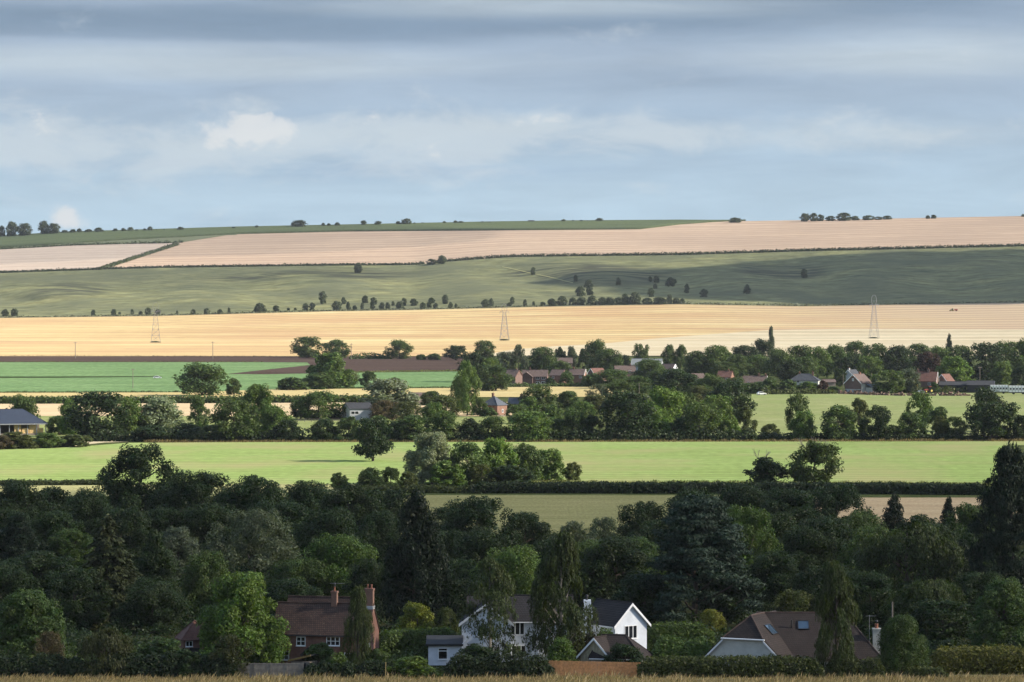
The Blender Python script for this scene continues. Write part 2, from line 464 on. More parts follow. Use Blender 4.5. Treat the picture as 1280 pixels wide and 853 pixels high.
def weeping(seed, n, leaf, prof='oval', cb=0.1, strands=420, ln=(0.08, 0.22), dens=1.0, thr=0.5, asp=0.35, clumps=16):
    """foliage on hanging strands, gathered in clumps so that gaps show between them"""
    rng = np.random.default_rng(seed)
    cs = []
    for i in range(clumps):
        z = rng.uniform(cb+0.1, 0.97); t = (z-cb)/(1-cb)
        if prof == 'oval': e = math.sqrt(max(0.02, 1-(2*t-0.85)**2/1.35))
        elif prof == 'column': e = min(1, 2.2*t+0.55)*max(0.10, 1-t**2.4)
        else: e = min(1, 3.5*t+0.4)*max(0.05, (1-t)**0.7)
        a = rng.uniform(0, 2*math.pi); q = 0.42*e*math.sqrt(rng.uniform(0.1, 1))
        cs.append((q*math.cos(a), q*math.sin(a), z, (0.10+0.07*rng.random())*(0.5+0.6*e)))
    cs = np.array(cs)
    idx = rng.integers(0, clumps, strands)
    d = sphere_dirs(strands, rng); d[:, 2] = np.abs(d[:, 2])
    A = cs[idx, :3] + d*(cs[idx, 3]*rng.uniform(0.5, 1.1, strands))[:, None]
    ll = rng.uniform(ln[0], ln[1], strands)
    per = max(3, n//strands)
    s = rng.random((strands, per))
    outw = A[:, :2]/np.maximum(np.linalg.norm(A[:, :2], axis=1, keepdims=True), 0.02)
    P = np.zeros((strands, per, 3))
    arch = 0.06*np.minimum(1, s*2.5)
    P[:, :, 0] = A[:, 0:1] + outw[:, 0:1]*arch + rng.normal(size=s.shape)*0.010
    P[:, :, 1] = A[:, 1:2] + outw[:, 1:2]*arch + rng.normal(size=s.shape)*0.010
    P[:, :, 2] = A[:, 2:3] - ll[:, None]*s + rng.normal(size=s.shape)*0.006
    P = P.reshape(-1, 3); k = P[:, 2] > 0.02; P = P[k]
    m = len(P)
    Nn = np.concatenate([unit(P[:, :2]+1e-4), np.full((m, 1), 0.35)], axis=1) + rng.normal(size=(m, 3))*0.55
    ax = np.tile([0, 0, -1.0], (m, 1)) + rng.normal(size=(m, 3))*0.35
    V, Q = leaf_arrays(P, Nn, leaf*rng.uniform(0.6, 1.4, m), rng, asp, ax)
    V, (c2,) = fit(V, [cs[:, :3]])
    tb = MB()
    tb.path([(0, 0, -0.02), (0.008, 0, 0.3), (-0.01, 0.005, 0.6), (0.004, 0, 0.92)], [0.026, 0.019, 0.012, 0.003], 7)
    for c in c2:
        z0 = max(0.12, c[2]-0.10-0.5*math.hypot(c[0], c[1]))
        tb.path([(0, 0, z0), tuple(np.array([c[0]*0.6, c[1]*0.6, (z0+c[2])/2+0.03])), tuple(c)], [0.007, 0.004, 0.0015], 4)
    return (V, Q), tb

LODN = dict(near=(20000, 0.0140), mid=(6000, 0.0235), far=(1300, 0.052))
PROTO = {}
def proto(kind, var, lod):
    key = (kind, var, lod)
    if key in PROTO: return PROTO[key]
    n, lf = LODN[lod]
    sd = abs(hash((len(kind)*31+ord(kind[0])*7+ord(kind[-1]), var))) % 9973 + 11*var
    mat, bark = LEAF, BARK
    far = lod == 'far'
    if kind == 'broad':
        r = lobed(sd, n, lf, cb=(0.05, 0.08, 0.04, 0.06)[var % 4], nl=(26, 34, 22, 40)[var % 4], rl=(0.185, 0.16, 0.20, 0.15)[var % 4], sub=0 if far else 7)
    elif kind == 'open':      # oak with gaps between big clumps and a clear trunk
        r = lobed(sd, n, lf, cb=0.13, nl=24, rl=0.15, sub=0 if far else 8, loose=0.16, rag=0.2, core=0.22)
    elif kind == 'dome':      # close, rounded to the ground
        r = lobed(sd, n, lf, cb=0.0, nl=38, rl=0.16, prof='dome', sub=0 if far else 5, loose=0.10, rag=0.1, core=0.32)
    elif kind == 'clipped':   # topiary / yew, smooth and tight
        r = lobed(sd, int(n*1.1), lf*0.8, cb=0.0, nl=90, rl=0.12, prof='dome', sub=0, loose=0.06, rag=0.03, core=0.4)
    elif kind == 'bush':
        r = lobed(sd, n, lf*1.1, cb=0.0, nl=24, rl=0.17, prof='dome', sub=0 if far else 6, loose=0.2, rag=0.22)
    elif kind == 'feather':   # upright feathery crown
        r = lobed(sd, n, lf, cb=0.03, nl=44, rl=0.12, prof='oval', sub=6, loose=0.35, asp=0.35)
    elif kind == 'poplar':
        r = lobed(sd, n, lf*0.9, cb=0.03, nl=30, rl=0.17, prof='column', sub=0 if far else 4)
    elif kind == 'spire':
        r = lobed(sd, n, lf*0.9, cb=0.02, nl=40, rl=0.15, prof='spire', sub=0 if far else 5)
    elif kind == 'spruce':
        mat = NEEDLE; r = conifer(sd, int(n*1.3), lf*1.35, levels=34, per=11, droop=0.10, ragged=0.30)
    elif kind == 'fir':
        mat = NEEDLE; r = conifer(sd, int(n*1.3), lf*1.4, levels=26, per=10, droop=0.13, power=0.62, ragged=0.42)
    elif kind == 'cedar':     # irregular flat plates of foliage
        mat = NEEDLE
        r = lobed(sd, int(n*1.8), lf*0.95, cb=0.03, nl=95, rl=0.125, prof='cedar', sub=5, loose=0.45, asp=0.3, flat=0.34, core=0.12, rag=0.22)
    elif kind == 'birch':
        bark = BIRCH; r = weeping(sd, int(n*(0.55 if var % 2 else 1.15)), lf*0.9, prof='spire', cb=0.08, strands=(480 if var % 2 else 800), ln=(0.05, 0.15), clumps=(20 if var % 2 else 34), asp=0.5)
    elif kind == 'weep':
        r = weeping(sd, int(n*1.3), lf*1.25, prof='oval', cb=0.04, strands=1300, ln=(0.08, 0.30), clumps=44)
    elif kind == 'weepcol':
        r = weeping(sd, int(n*1.3), lf*1.2, prof='column', cb=0.02, strands=1200, ln=(0.06, 0.20), clumps=40)
    (V, Q), tb = r
    me = mesh_np(kind+'_crown', V, Q, mat)
    tm = tb.mesh(kind+'_trunk', bark)
    PROTO[key] = (me, tm)
    return PROTO[key]

KNAME = dict(broad='broadleaf_tree', open='oak_tree', dome='rounded_tree', clipped='clipped_bush', bush='bush', feather='feathery_tree',
             poplar='poplar_tree', spire='pointed_tree', spruce='spruce_tree', fir='fir_tree', cedar='cedar_tree', birch='birch_tree',
             weep='weeping_tree', weepcol='cypress_tree')
KCAT = dict(broad='tree', open='tree', dome='tree', clipped='bush', bush='bush', feather='tree', poplar='tree', spire='tree',
            spruce='conifer', fir='conifer', cedar='conifer', birch='tree', weep='tree', weepcol='conifer')
trng = random.Random(99)
def tree(kind, x, top, w, at, col, label, var=None, group=None, name=None, cat=None, lod=None, lean=0.0):
    """x, top, w in photo pixels; at = distance in m when > 900 is not meant: values under 1000 are the ground's picture row"""
    d = depth(x, at)
    if kind in ('broad', 'feather', 'dome') and 620 < at < 760 and at-top < 0.95*w:   # a wood tree is about as tall as it is wide
        at = min(top+0.95*w, 770); d = depth(x, at)
    X, Y, Z = world(x, at)
    h = (H-(top-YH)/F*d) - Z
    wm = w/F*d
    px = at-top
    if lod is None: lod = 'near' if px > 62 else ('mid' if px > 17 else 'far')
    if var is None: var = trng.randrange(4)
    me, tm = proto(kind, var % (4 if kind in ('broad', 'open', 'bush') else 2), lod)
    r = empty(name or KNAME[kind], (X, Y, Z-0.05), trng.uniform(0, 6.283))
    tag(r, label, cat or KCAT[kind], group)
    cr = link('crown', me, r); cr.scale = (wm, wm, h)
    k = 1+trng.uniform(-0.12, 0.12)
    c = C[col] if isinstance(col, str) else col
    cr.color = (c[0]*k*(1+trng.uniform(-.06, .06)), c[1]*k, c[2]*k*(1+trng.uniform(-.06, .06)), 1)
    tk = link('trunk', tm, r); tk.scale = (wm*0.5+h*0.35, wm*0.5+h*0.35, h) if kind in ('spruce', 'fir', 'birch', 'weepcol', 'poplar') else (wm, wm, h)
    if lean: r.rotation_euler[0] = lean
    return r

def far_bush(x0, x1, top, base, label, group, col='hill', kind='bush', name=None, cat=None, hgt=None):
    """small tree or bush on the down: crown to the ground, one mesh"""
    x = (x0+x1)/2
    X, Y, Z = world(x, base)
    d = depth(x, base)
    h = (base-top)/F*d if hgt is None else hgt
    var = trng.randrange(4)
    if kind == 'bush' and trng.random() < 0.6: kind = 'broad'
    me, _ = proto(kind, var, 'far')
    o = link(name or 'bush', me)
    w = (x1-x0)/F*d*0.93
    o.location = (X, Y, Z-0.3); o.scale = (w, w, h*1.04+0.3); o.rotation_euler = (0, 0, trng.uniform(0, 6.28))
    k = 1+trng.uniform(-0.18, 0.18); c = C[col]
    o.color = (c[0]*k, c[1]*k, c[2]*k, 1)
    return tag(o, label, cat or 'bush', group)

# hedges: leaf shell over a lumpy ridge that follows a line of ground points
def hedge(name, pts, width, height, leaf, dens, col, label, cat='hedge', seed=1, lump=0.25, group=None, kind=None, mat=None, clip=False, hs=None):
    rng = np.random.default_rng(seed)
    P = np.array(pts, float)
    seg = np.linalg.norm(P[1:]-P[:-1], axis=1); Lh = seg.sum()
    cum = np.concatenate([[0], np.cumsum(seg)])
    n = int(Lh*dens)
    s = rng.uniform(0, Lh, n)
    B = np.stack([np.interp(s, cum, P[:, i]) for i in range(3)], axis=1)
    i = np.clip(np.searchsorted(cum, s)-1, 0, len(seg)-1)
    T = unit((P[1:]-P[:-1])[i]); side = np.stack([-T[:, 1], T[:, 0], np.zeros(n)], axis=1)
    ph = rng.uniform(0, 6.28, 6)
    wl = np.array([1.3, 2.1, 3.7, 6.1, 9.0, 15.0])*max(1.0, height/1.6)
    nz = sum(np.sin(s*6.283/wl[k]+ph[k]) for k in range(6))/6
    nz2 = sum(np.sin(s*6.283/wl[k]*1.31+ph[5-k]) for k in range(6))/6
    hh = height*(1+lump*nz) if hs is None else height*(1+lump*nz)*np.interp(s/Lh, hs[0], hs[1])
    a = rng.uniform(0, math.pi, n)
    pw = 0.35 if clip else 0.75
    ca, sa = np.cos(a), np.sin(a)
    k = rng.uniform(0.86, 1.03, n)
    y = np.sign(ca)*np.abs(ca)**pw*width/2*(1+lump*nz2)*k
    z = np.abs(sa)**pw*hh*k
    ends = np.minimum(1, np.minimum(s, Lh-s)/(width*0.5)+0.25); z = z*np.sqrt(ends)
    lo = rng.random(n) < 0.25
    z[lo] *= rng.random(lo.sum())
    PP = B + side*y[:, None] + np.array([0, 0, 1.0])*z[:, None] + rng.normal(size=(n, 3))*leaf*0.5
    PP[:, 2] = np.maximum(PP[:, 2], B[:, 2]+0.02)
    Nn = side*(ca*1.0)[:, None] + np.array([0, 0, 1.0])*(sa+0.1)[:, None] + rng.normal(size=(n, 3))*0.45
    m = n//3                                            # inner twigs that close the hedge
    s2 = rng.uniform(0, Lh, m); i2 = np.clip(np.searchsorted(cum, s2)-1, 0, len(seg)-1); T2 = unit((P[1:]-P[:-1])[i2])
    B2 = np.stack([np.interp(s2, cum, P[:, q]) for q in range(3)], axis=1)
    h2 = height*0.72 if hs is None else height*0.72*np.interp(s2/Lh, hs[0], hs[1])
    PP = np.concatenate([PP, B2+np.stack([-T2[:, 1], T2[:, 0], np.zeros(m)], axis=1)*rng.uniform(-0.28, 0.28, (m, 1))*width+np.array([0, 0, 1.0])*(rng.random(m)*h2*(1-lump))[:, None]])
    Nn = np.concatenate([Nn, rng.normal(size=(m, 3))*np.array([1, 1, 0.4])])
    sz = np.concatenate([leaf*rng.uniform(0.6, 1.4, n), leaf*2.0*rng.uniform(0.7, 1.3, m)])
    o0 = P.mean(axis=0)
    V, Q = leaf_arrays(PP-o0, Nn, sz, rng, 0.6)
    o = link(name, mesh_np(name, V, Q, mat or LEAF)); o.location = o0
    c = C[col] if isinstance(col, str) else col
    o.color = (*c, 1)
    return tag(o, label, None if kind else cat, group, kind)

def hpx(line, n=None):
    """ground points under a polyline given in photo pixels"""
    out = []
    for i in range(len(line)-1):
        k = max(2, int(abs(line[i+1][0]-line[i][0])/20))
        for j in range(k):
            t = j/k
            out.append(world(line[i][0]*(1-t)+line[i+1][0]*t, line[i][1]*(1-t)+line[i+1][1]*t))
    out.append(world(*line[-1]))
    return out
# ------------------------------------------------------------------ camera, light, sky
cam = bpy.data.cameras.new('camera'); cam.sensor_width = 36.0; cam.lens = 36.0*F/1280.0
cam.clip_start = 1.0; cam.clip_end = 30000.0
co = bpy.data.objects.new('camera', cam); COL.objects.link(co)
co.location = (0, 0, H); co.rotation_euler = (math.radians(90)-math.atan(64.5/F), 0, 0)
scene.camera = co

ELEV, AZ = math.radians(30), math.radians(95)            # sun: well to the right, a touch behind the camera
SUN = Vector((math.cos(ELEV)*math.sin(AZ), math.cos(ELEV)*math.cos(AZ), math.sin(ELEV)))
sl = bpy.data.lights.new('sun', 'SUN'); sl.energy = SUN_E; sl.angle = math.radians(0.5); sl.color = (1.0, 0.90, 0.74)
so = bpy.data.objects.new('sun', sl); COL.objects.link(so)
so.rotation_euler = SUN.to_track_quat('Z', 'Y').to_euler()
so.location = SUN*3000

w = bpy.data.worlds.new('World'); scene.world = w; w.use_nodes = True
nt = w.node_tree; nt.nodes.clear()
out = nt.nodes.new('ShaderNodeOutputWorld')
sky = N(nt, 'ShaderNodeTexSky', sky_type='NISHITA'); sky.sun_disc = False
sky.sun_elevation = ELEV; sky.sun_rotation = AZ; sky.altitude = 150; sky.air_density = 1.0; sky.dust_density = 1.2; sky.ozone_density = 1.0
bg1 = N(nt, 'ShaderNodeBackground', i_Strength=SKY_S); L(nt, sky.outputs[0], bg1.inputs[0])
tc = N(nt, 'ShaderNodeTexCoord')
sp = N(nt, 'ShaderNodeSeparateXYZ'); L(nt, tc.outputs['Generated'], sp.inputs[0])
at2 = N(nt, 'ShaderNodeMath', operation='ARCTAN2'); L(nt, sp.outputs[0], at2.inputs[0]); L(nt, sp.outputs[1], at2.inputs[1])
U, VV = at2.outputs[0], sp.outputs[2]                     # azimuth (rad from straight ahead), sine of elevation
def mth(op, a, b=None, c=None):
    n = N(nt, 'ShaderNodeMath', operation=op)
    for i, x in enumerate((a, b, c)):
        if x is None: continue
        if isinstance(x, (int, float)): n.inputs[i].default_value = x
        else: L(nt, x, n.inputs[i])
    return n.outputs[0]
def skynoise(su, sv, off, detail=5.0, rough=0.55, dist=0.0):
    cb = N(nt, 'ShaderNodeCombineXYZ'); L(nt, mth('MULTIPLY', U, su), cb.inputs[0]); L(nt, mth('MULTIPLY', VV, sv), cb.inputs[1])
    cb.inputs[2].default_value = off
    no = N(nt, 'ShaderNodeTexNoise', i_Scale=1.0, i_Detail=detail, i_Roughness=rough, i_Distortion=dist)
    L(nt, cb.outputs[0], no.inputs['Vector'])
    return no.outputs['Fac']
def blob(u0, v0, su, sv):                                  # soft region of the sky in which a cloud bank lies
    a = mth('DIVIDE', mth('SUBTRACT', U, u0), su); b = mth('DIVIDE', mth('SUBTRACT', VV, v0), sv)
    return mth('POWER', 2.718, mth('MULTIPLY', mth('ADD', mth('MULTIPLY', a, a), mth('MULTIPLY', b, b)), -1.0))
def pu(x): return (x-CX)/F
def pv(y): return (YH-y)/F
def smooth(x, lo, hi):
    n = N(nt, 'ShaderNodeMapRange', interpolation_type='SMOOTHSTEP'); n.inputs[1].default_value = lo; n.inputs[2].default_value = hi
    L(nt, x, n.inputs[0]); return n.outputs[0]
def mixc(f, a, b):
    m = N(nt, 'ShaderNodeMix', data_type='RGBA')
    L(nt, f, m.inputs[0]) if not isinstance(f, float) else setattr(m.inputs[0], 'default_value', f)
    for i, x in ((6, a), (7, b)):
        if isinstance(x, tuple): m.inputs[i].default_value = (*x, 1)
        else: L(nt, x, m.inputs[i])
    return m.outputs[2]
# layered grey stratus over pale blue, seen almost edge-on
k = SKY_K
base = mixc(smooth(VV, pv(290), pv(60)), tuple(c*k for c in (0.455, 0.605, 0.725)), tuple(c*k for c in (0.375, 0.475, 0.600)))
st1 = skynoise(5.0, 58.0, 3.1, 6.0, 0.55, 0.4)
st2 = skynoise(9.0, 120.0, 8.7, 6.0, 0.6, 0.5)
st3 = skynoise(14.0, 34.0, 21.3, 7.0, 0.62, 0.3)
band_top = mth('ADD', blob(pu(300), pv(28), 0.20, 0.0062), mth('ADD', blob(pu(1010), pv(2), 0.07, 0.0060), mth('MULTIPLY', blob(pu(900), pv(95), 0.10, 0.0060), 0.55)))
darkf = mth('MULTIPLY', smooth(mth('ADD', mth('MULTIPLY', st1, 0.7), mth('MULTIPLY', band_top, 0.36)), 0.40, 0.78), 0.9)
base = mixc(darkf, base, tuple(c*k for c in (0.225, 0.315, 0.43)))
ve = mth('ADD', VV, mth('MULTIPLY', mth('SUBTRACT', st3, 0.5), 0.0075))
slab = mth('MULTIPLY', mth('MULTIPLY', smooth(ve, pv(58), pv(49)), smooth(ve, pv(4), pv(24))), mth('ADD', mth('MULTIPLY', smooth(U, pu(690), pu(430)), 1.0), mth('MULTIPLY', smooth(U, pu(760), pu(900)), 0.45)))
base = mixc(mth('MULTIPLY', slab, 0.48), base, tuple(c*k for c in (0.225, 0.315, 0.425)))
d2 = mth('MULTIPLY', mth('ADD', blob(pu(720), pv(170), 0.13, 0.0075), blob(pu(330), pv(212), 0.10, 0.0035)), smooth(st2, 0.35, 0.62))
base = mixc(mth('MULTIPLY', d2, 0.45), base, tuple(c*k for c in (0.31, 0.435, 0.59)))
light = mth('ADD', blob(pu(200), pv(82), 0.12, 0.0062), mth('ADD', mth('MULTIPLY', blob(pu(1180), pv(70), 0.07, 0.010), 0.8), mth('ADD', mth('MULTIPLY', blob(pu(1050), pv(170), 0.09, 0.006), 0.75), mth('MULTIPLY', blob(pu(660), pv(10), 0.09, 0.0045), 0.8))))
lf = mth('MULTIPLY', smooth(mth('MULTIPLY', light, mth('ADD', 0.45, mth('MULTIPLY', st2, 0.9))), 0.25, 0.95), 0.75)
base = mixc(lf, base, tuple(c*k for c in (0.56, 0.645, 0.70)))
cu_m = mth('ADD', mth('MULTIPLY', blob(pu(190), pv(185), 0.065, 0.0080), 0.95), mth('ADD', mth('MULTIPLY', blob(pu(560), pv(165), 0.055, 0.0055), 0.75), mth('MULTIPLY', blob(pu(690), pv(152), 0.018, 0.0032), 0.85)))
cuf = smooth(mth('ADD', mth('MULTIPLY', cu_m, 0.36), mth('MULTIPLY', st3, 0.75)), 0.52, 0.86)
base = mixc(mth('MULTIPLY', cuf, 0.45), base, tuple(c*k for c in (0.53, 0.625, 0.69)))
# broken billows in the middle of the sky, and a few bright cumulus heads with lumpy edges
tex = skynoise(20.0, 105.0, 31.0, 8.0, 0.62, 0.6)
tf = N(nt, 'ShaderNodeMapRange'); tf.inputs[1].default_value = 0.28; tf.inputs[2].default_value = 0.72; tf.inputs[3].default_value = 0.92; tf.inputs[4].default_value = 1.08
L(nt, tex, tf.inputs[0])
mm = N(nt, 'ShaderNodeMix', data_type='RGBA', blend_type='MULTIPLY'); mm.inputs[0].default_value = 1.0
L(nt, base, mm.inputs[6]); L(nt, tf.outputs[0], mm.inputs[7]); base = mm.outputs[2]
bil = skynoise(34.0, 75.0, 11.5, 8.0, 0.64, 0.35)
zone = mth('ADD', mth('MULTIPLY', blob(pu(250), pv(180), 0.105, 0.0100), 1.0), mth('ADD', mth('MULTIPLY', blob(pu(620), pv(165), 0.06, 0.0060), 0.8), mth('ADD', mth('MULTIPLY', blob(pu(1000), pv(175), 0.10, 0.0070), 0.55), mth('MULTIPLY', blob(pu(30), pv(170), 0.03, 0.008), 0.7))))
bf = mth('MULTIPLY', smooth(mth('ADD', mth('MULTIPLY', zone, 0.25), bil), 0.58, 0.86), 0.62)
base = mixc(bf, base, tuple(c*k for c in (0.615, 0.685, 0.73)))
lump = skynoise(95.0, 130.0, 5.5, 7.0, 0.62, 0.25)
hd = mth('ADD', blob(pu(342), pv(170), 0.0075, 0.0052), mth('ADD', mth('MULTIPLY', blob(pu(308), pv(158), 0.0095, 0.0046), 1.2), mth('ADD', mth('MULTIPLY', blob(pu(263), pv(178), 0.0060, 0.0046), 1.2), mth('ADD', mth('MULTIPLY', blob(pu(70), pv(160), 0.0100, 0.0054), 0.85), mth('ADD', mth('MULTIPLY', blob(pu(672), pv(152), 0.013, 0.0026), 0.85), mth('ADD', mth('MULTIPLY', blob(pu(548), pv(178), 0.010, 0.0045), 0.72), mth('MULTIPLY', blob(pu(445), pv(152), 0.012, 0.0036), 0.7)))))))
hf = smooth(mth('ADD', mth('MULTIPLY', hd, 0.80), mth('MULTIPLY', mth('SUBTRACT', lump, 0.5), 3.2)), 0.46, 1.10)
base = mixc(mth('MULTIPLY', mth('MULTIPLY', hf, smooth(hd, 0.10, 0.5)), 0.60), base, tuple(c*k for c in (0.80, 0.80, 0.79)))
h2 = mth('ADD', blob(pu(84), pv(266), 0.0050, 0.0030), mth('MULTIPLY', blob(pu(98), pv(280), 0.0095, 0.0024), 0.8))
hf2 = smooth(mth('ADD', mth('MULTIPLY', h2, 0.9), mth('MULTIPLY', mth('SUBTRACT', lump, 0.5), 1.6)), 0.40, 0.95)
base = mixc(mth('MULTIPLY', mth('MULTIPLY', hf2, smooth(h2, 0.08, 0.4)), 0.8), base, tuple(c*k for c in (0.74, 0.74, 0.74)))
# the unseen sky overhead is brightened to put more light on the shaded foreground
up = N(nt, 'ShaderNodeMapRange', interpolation_type='SMOOTHSTEP'); up.inputs[1].default_value = 0.10; up.inputs[2].default_value = 0.5; up.inputs[3].default_value = 1.0; up.inputs[4].default_value = SKY_UP
L(nt, VV, up.inputs[0])
bg2 = N(nt, 'ShaderNodeBackground', i_Strength=1.0); L(nt, base, bg2.inputs[0]); L(nt, up.outputs[0], bg2.inputs[1])
# low in the sky the cloud deck hides the blue; overhead it breaks up
brk = smooth(skynoise(1.2, 2.2, 40.0, 5.0, 0.6), 0.40, 0.62)
cov = mth('MAXIMUM', smooth(VV, 0.42, 0.12), mth('MULTIPLY', brk, 0.8))
ms = N(nt, 'ShaderNodeMixShader'); L(nt, cov, ms.inputs[0]); L(nt, bg1.outputs[0], ms.inputs[1]); L(nt, bg2.outputs[0], ms.inputs[2])
L(nt, ms.outputs[0], out.inputs['Surface'])

scene.view_settings.view_transform = 'Standard'
scene.view_settings.look = 'None'
scene.view_settings.exposure = EXPO
scene.view_settings.gamma = 1.0
scene.cycles.max_bounces = 6
scene.cycles.diffuse_bounces = 2
scene.cycles.transparent_max_bounces = 8
scene.cycles.volume_bounces = 0
scene.cycles.use_denoising = True
scene.cycles.denoiser = 'OPENIMAGEDENOISE'
scene.cycles.denoising_prefilter = 'ACCURATE'
scene.cycles.denoising_input_passes = 'RGB_ALBEDO_NORMAL'
scene.cycles.use_adaptive_sampling = True
scene.cycles.adaptive_threshold = 0.02

# clouds that throw the shadows: unseen, right of the view on the sun's side, shaped to fit them
cm, cnt, cout = new_mat('cloud')
cd = N(cnt, 'ShaderNodeBsdfDiffuse'); cd.inputs[0].default_value = (0.85, 0.85, 0.86, 1)
ct = N(cnt, 'ShaderNodeBsdfTransparent'); cx_ = N(cnt, 'ShaderNodeMixShader'); cx_.inputs[0].default_value = 0.31
L(cnt, ct.outputs[0], cx_.inputs[1]); L(cnt, cd.outputs[0], cx_.inputs[2]); L(cnt, cx_.outputs[0], cout.inputs['Surface'])
cm2, cnt, cout = new_mat('thin_cloud')
cd = N(cnt, 'ShaderNodeBsdfDiffuse'); cd.inputs[0].default_value = (0.85, 0.85, 0.86, 1)
ct = N(cnt, 'ShaderNodeBsdfTransparent'); cx_ = N(cnt, 'ShaderNodeMixShader'); cx_.inputs[0].default_value = 0.15
L(cnt, ct.outputs[0], cx_.inputs[1]); L(cnt, cd.outputs[0], cx_.inputs[2]); L(cnt, cx_.outputs[0], cout.inputs['Surface'])
cm3, cnt, cout = new_mat('dense_cloud')
cd = N(cnt, 'ShaderNodeBsdfDiffuse'); cd.inputs[0].default_value = (0.85, 0.85, 0.86, 1)
ct = N(cnt, 'ShaderNodeBsdfTransparent'); cx_ = N(cnt, 'ShaderNodeMixShader'); cx_.inputs[0].default_value = 0.82
L(cnt, ct.outputs[0], cx_.inputs[1]); L(cnt, cd.outputs[0], cx_.inputs[2]); L(cnt, cx_.outputs[0], cout.inputs['Surface'])
def cloud(foot, gz, hgt, thick, label, mat, seed, edge=14.0):
    """foot: outline (x, y) on the ground of the shadow it throws"""
    rng = np.random.default_rng(seed)
    k = (hgt-gz)/SUN.z
    off = np.array([SUN.x*k, SUN.y*k])
    P = np.array(foot, float)
    # resample the outline and roughen it
    Q = []
    for i in range(len(P)):
        a, b = P[i], P[(i+1) % len(P)]
        m = max(2, int(np.linalg.norm(b-a)/30))
        for j in range(m): Q.append(a+(b-a)*j/m)
    Q = np.array(Q); n = len(Q); c = Q.mean(axis=0)
    ph = rng.uniform(0, 6.28, 8)
    t = np.arange(n)/n*6.283
    nz = sum(np.sin(t*f+ph[i])/(1+i*0.35) for i, f in enumerate((3, 5, 8, 13, 21, 34, 47, 61)))
    dirs = unit(Q-c); Q = Q + dirs*(nz*edge*0.5)[:, None] + off
    c = c+off
    V = [(c[0], c[1], hgt-thick*0.35)]; rings = [(0.45, -0.32), (0.8, -0.22), (0.94, -0.12), (1.0, 0.0), (0.95, 0.12), (0.84, 0.35), (0.6, 0.7), (0.3, 0.95)]
    for s, z in rings:
        for i in range(n):
            q = c+(Q[i]-c)*s
            V.append((q[0], q[1], hgt+thick*(z+0.10*math.sin(7*s+t[i]*9+ph[2])*(1 if z > 0 else 0.3))))
    V.append((c[0], c[1], hgt+thick))
    Fc = [(0, 1+(i+1) % n, 1+i) for i in range(n)]
    for r in range(len(rings)-1):
        for i in range(n): Fc.append((1+r*n+i, 1+r*n+(i+1) % n, 1+(r+1)*n+(i+1) % n, 1+(r+1)*n+i))
    e = len(V)-1; b = 1+(len(rings)-1)*n
    Fc += [(b+i, b+(i+1) % n, e) for i in range(n)]
    me = bpy.data.meshes.new('cloud'); me.from_pydata(V, [], Fc); me.update(); me.materials.append(mat)
    for p in me.polygons: p.use_smooth = True
    o = link('cloud', me); o['kind'] = 'structure'
    return o
def gp(x, y):
    p = world(x, y); return (p[0], p[1])
cloud([(-420, 300), (420, 280), (440, 700), (300, 872), (120, 862), (40, 866), (-60, 856), (-110, 850), (-420, 838)], 0, 640, 130, 'c', cm, 3, 10)
cloud([gp(815, 372), gp(700, 352), gp(800, 336), gp(900, 328), gp(1000, 317), gp(1300, 312), gp(1700, 305), gp(1700, 372), gp(1280, 379.5), gp(1060, 382), gp(900, 377)], 40, 900, 180, 'c', cm3, 5, 26)
cloud([gp(-300, 345), gp(100, 340), gp(420, 333), gp(500, 345), gp(440, 352), gp(330, 366), gp(130, 362), gp(-300, 372)], 60, 900, 110, 'c', cm2, 8, 30)
cloud([gp(-300, 338), gp(330, 318), gp(640, 300), gp(560, 288), gp(300, 283), gp(-300, 296)], 110, 1000, 120, 'c', cm2, 9, 30)

# haze: the air over the vale
hm, hnt, hout = new_mat('haze')
pvn = N(hnt, 'ShaderNodeVolumePrincipled'); pvn.inputs['Density'].default_value = HAZE; pvn.inputs['Color'].default_value = (0.80, 0.88, 1.0, 1)
L(hnt, pvn.outputs[0], hout.inputs['Volume'])
if HAZE > 0:
    hz = MB().box(-3200, 3200, -420, 7300, -1.0, 235.0).build('haze', hm); hz['kind'] = 'stuff'

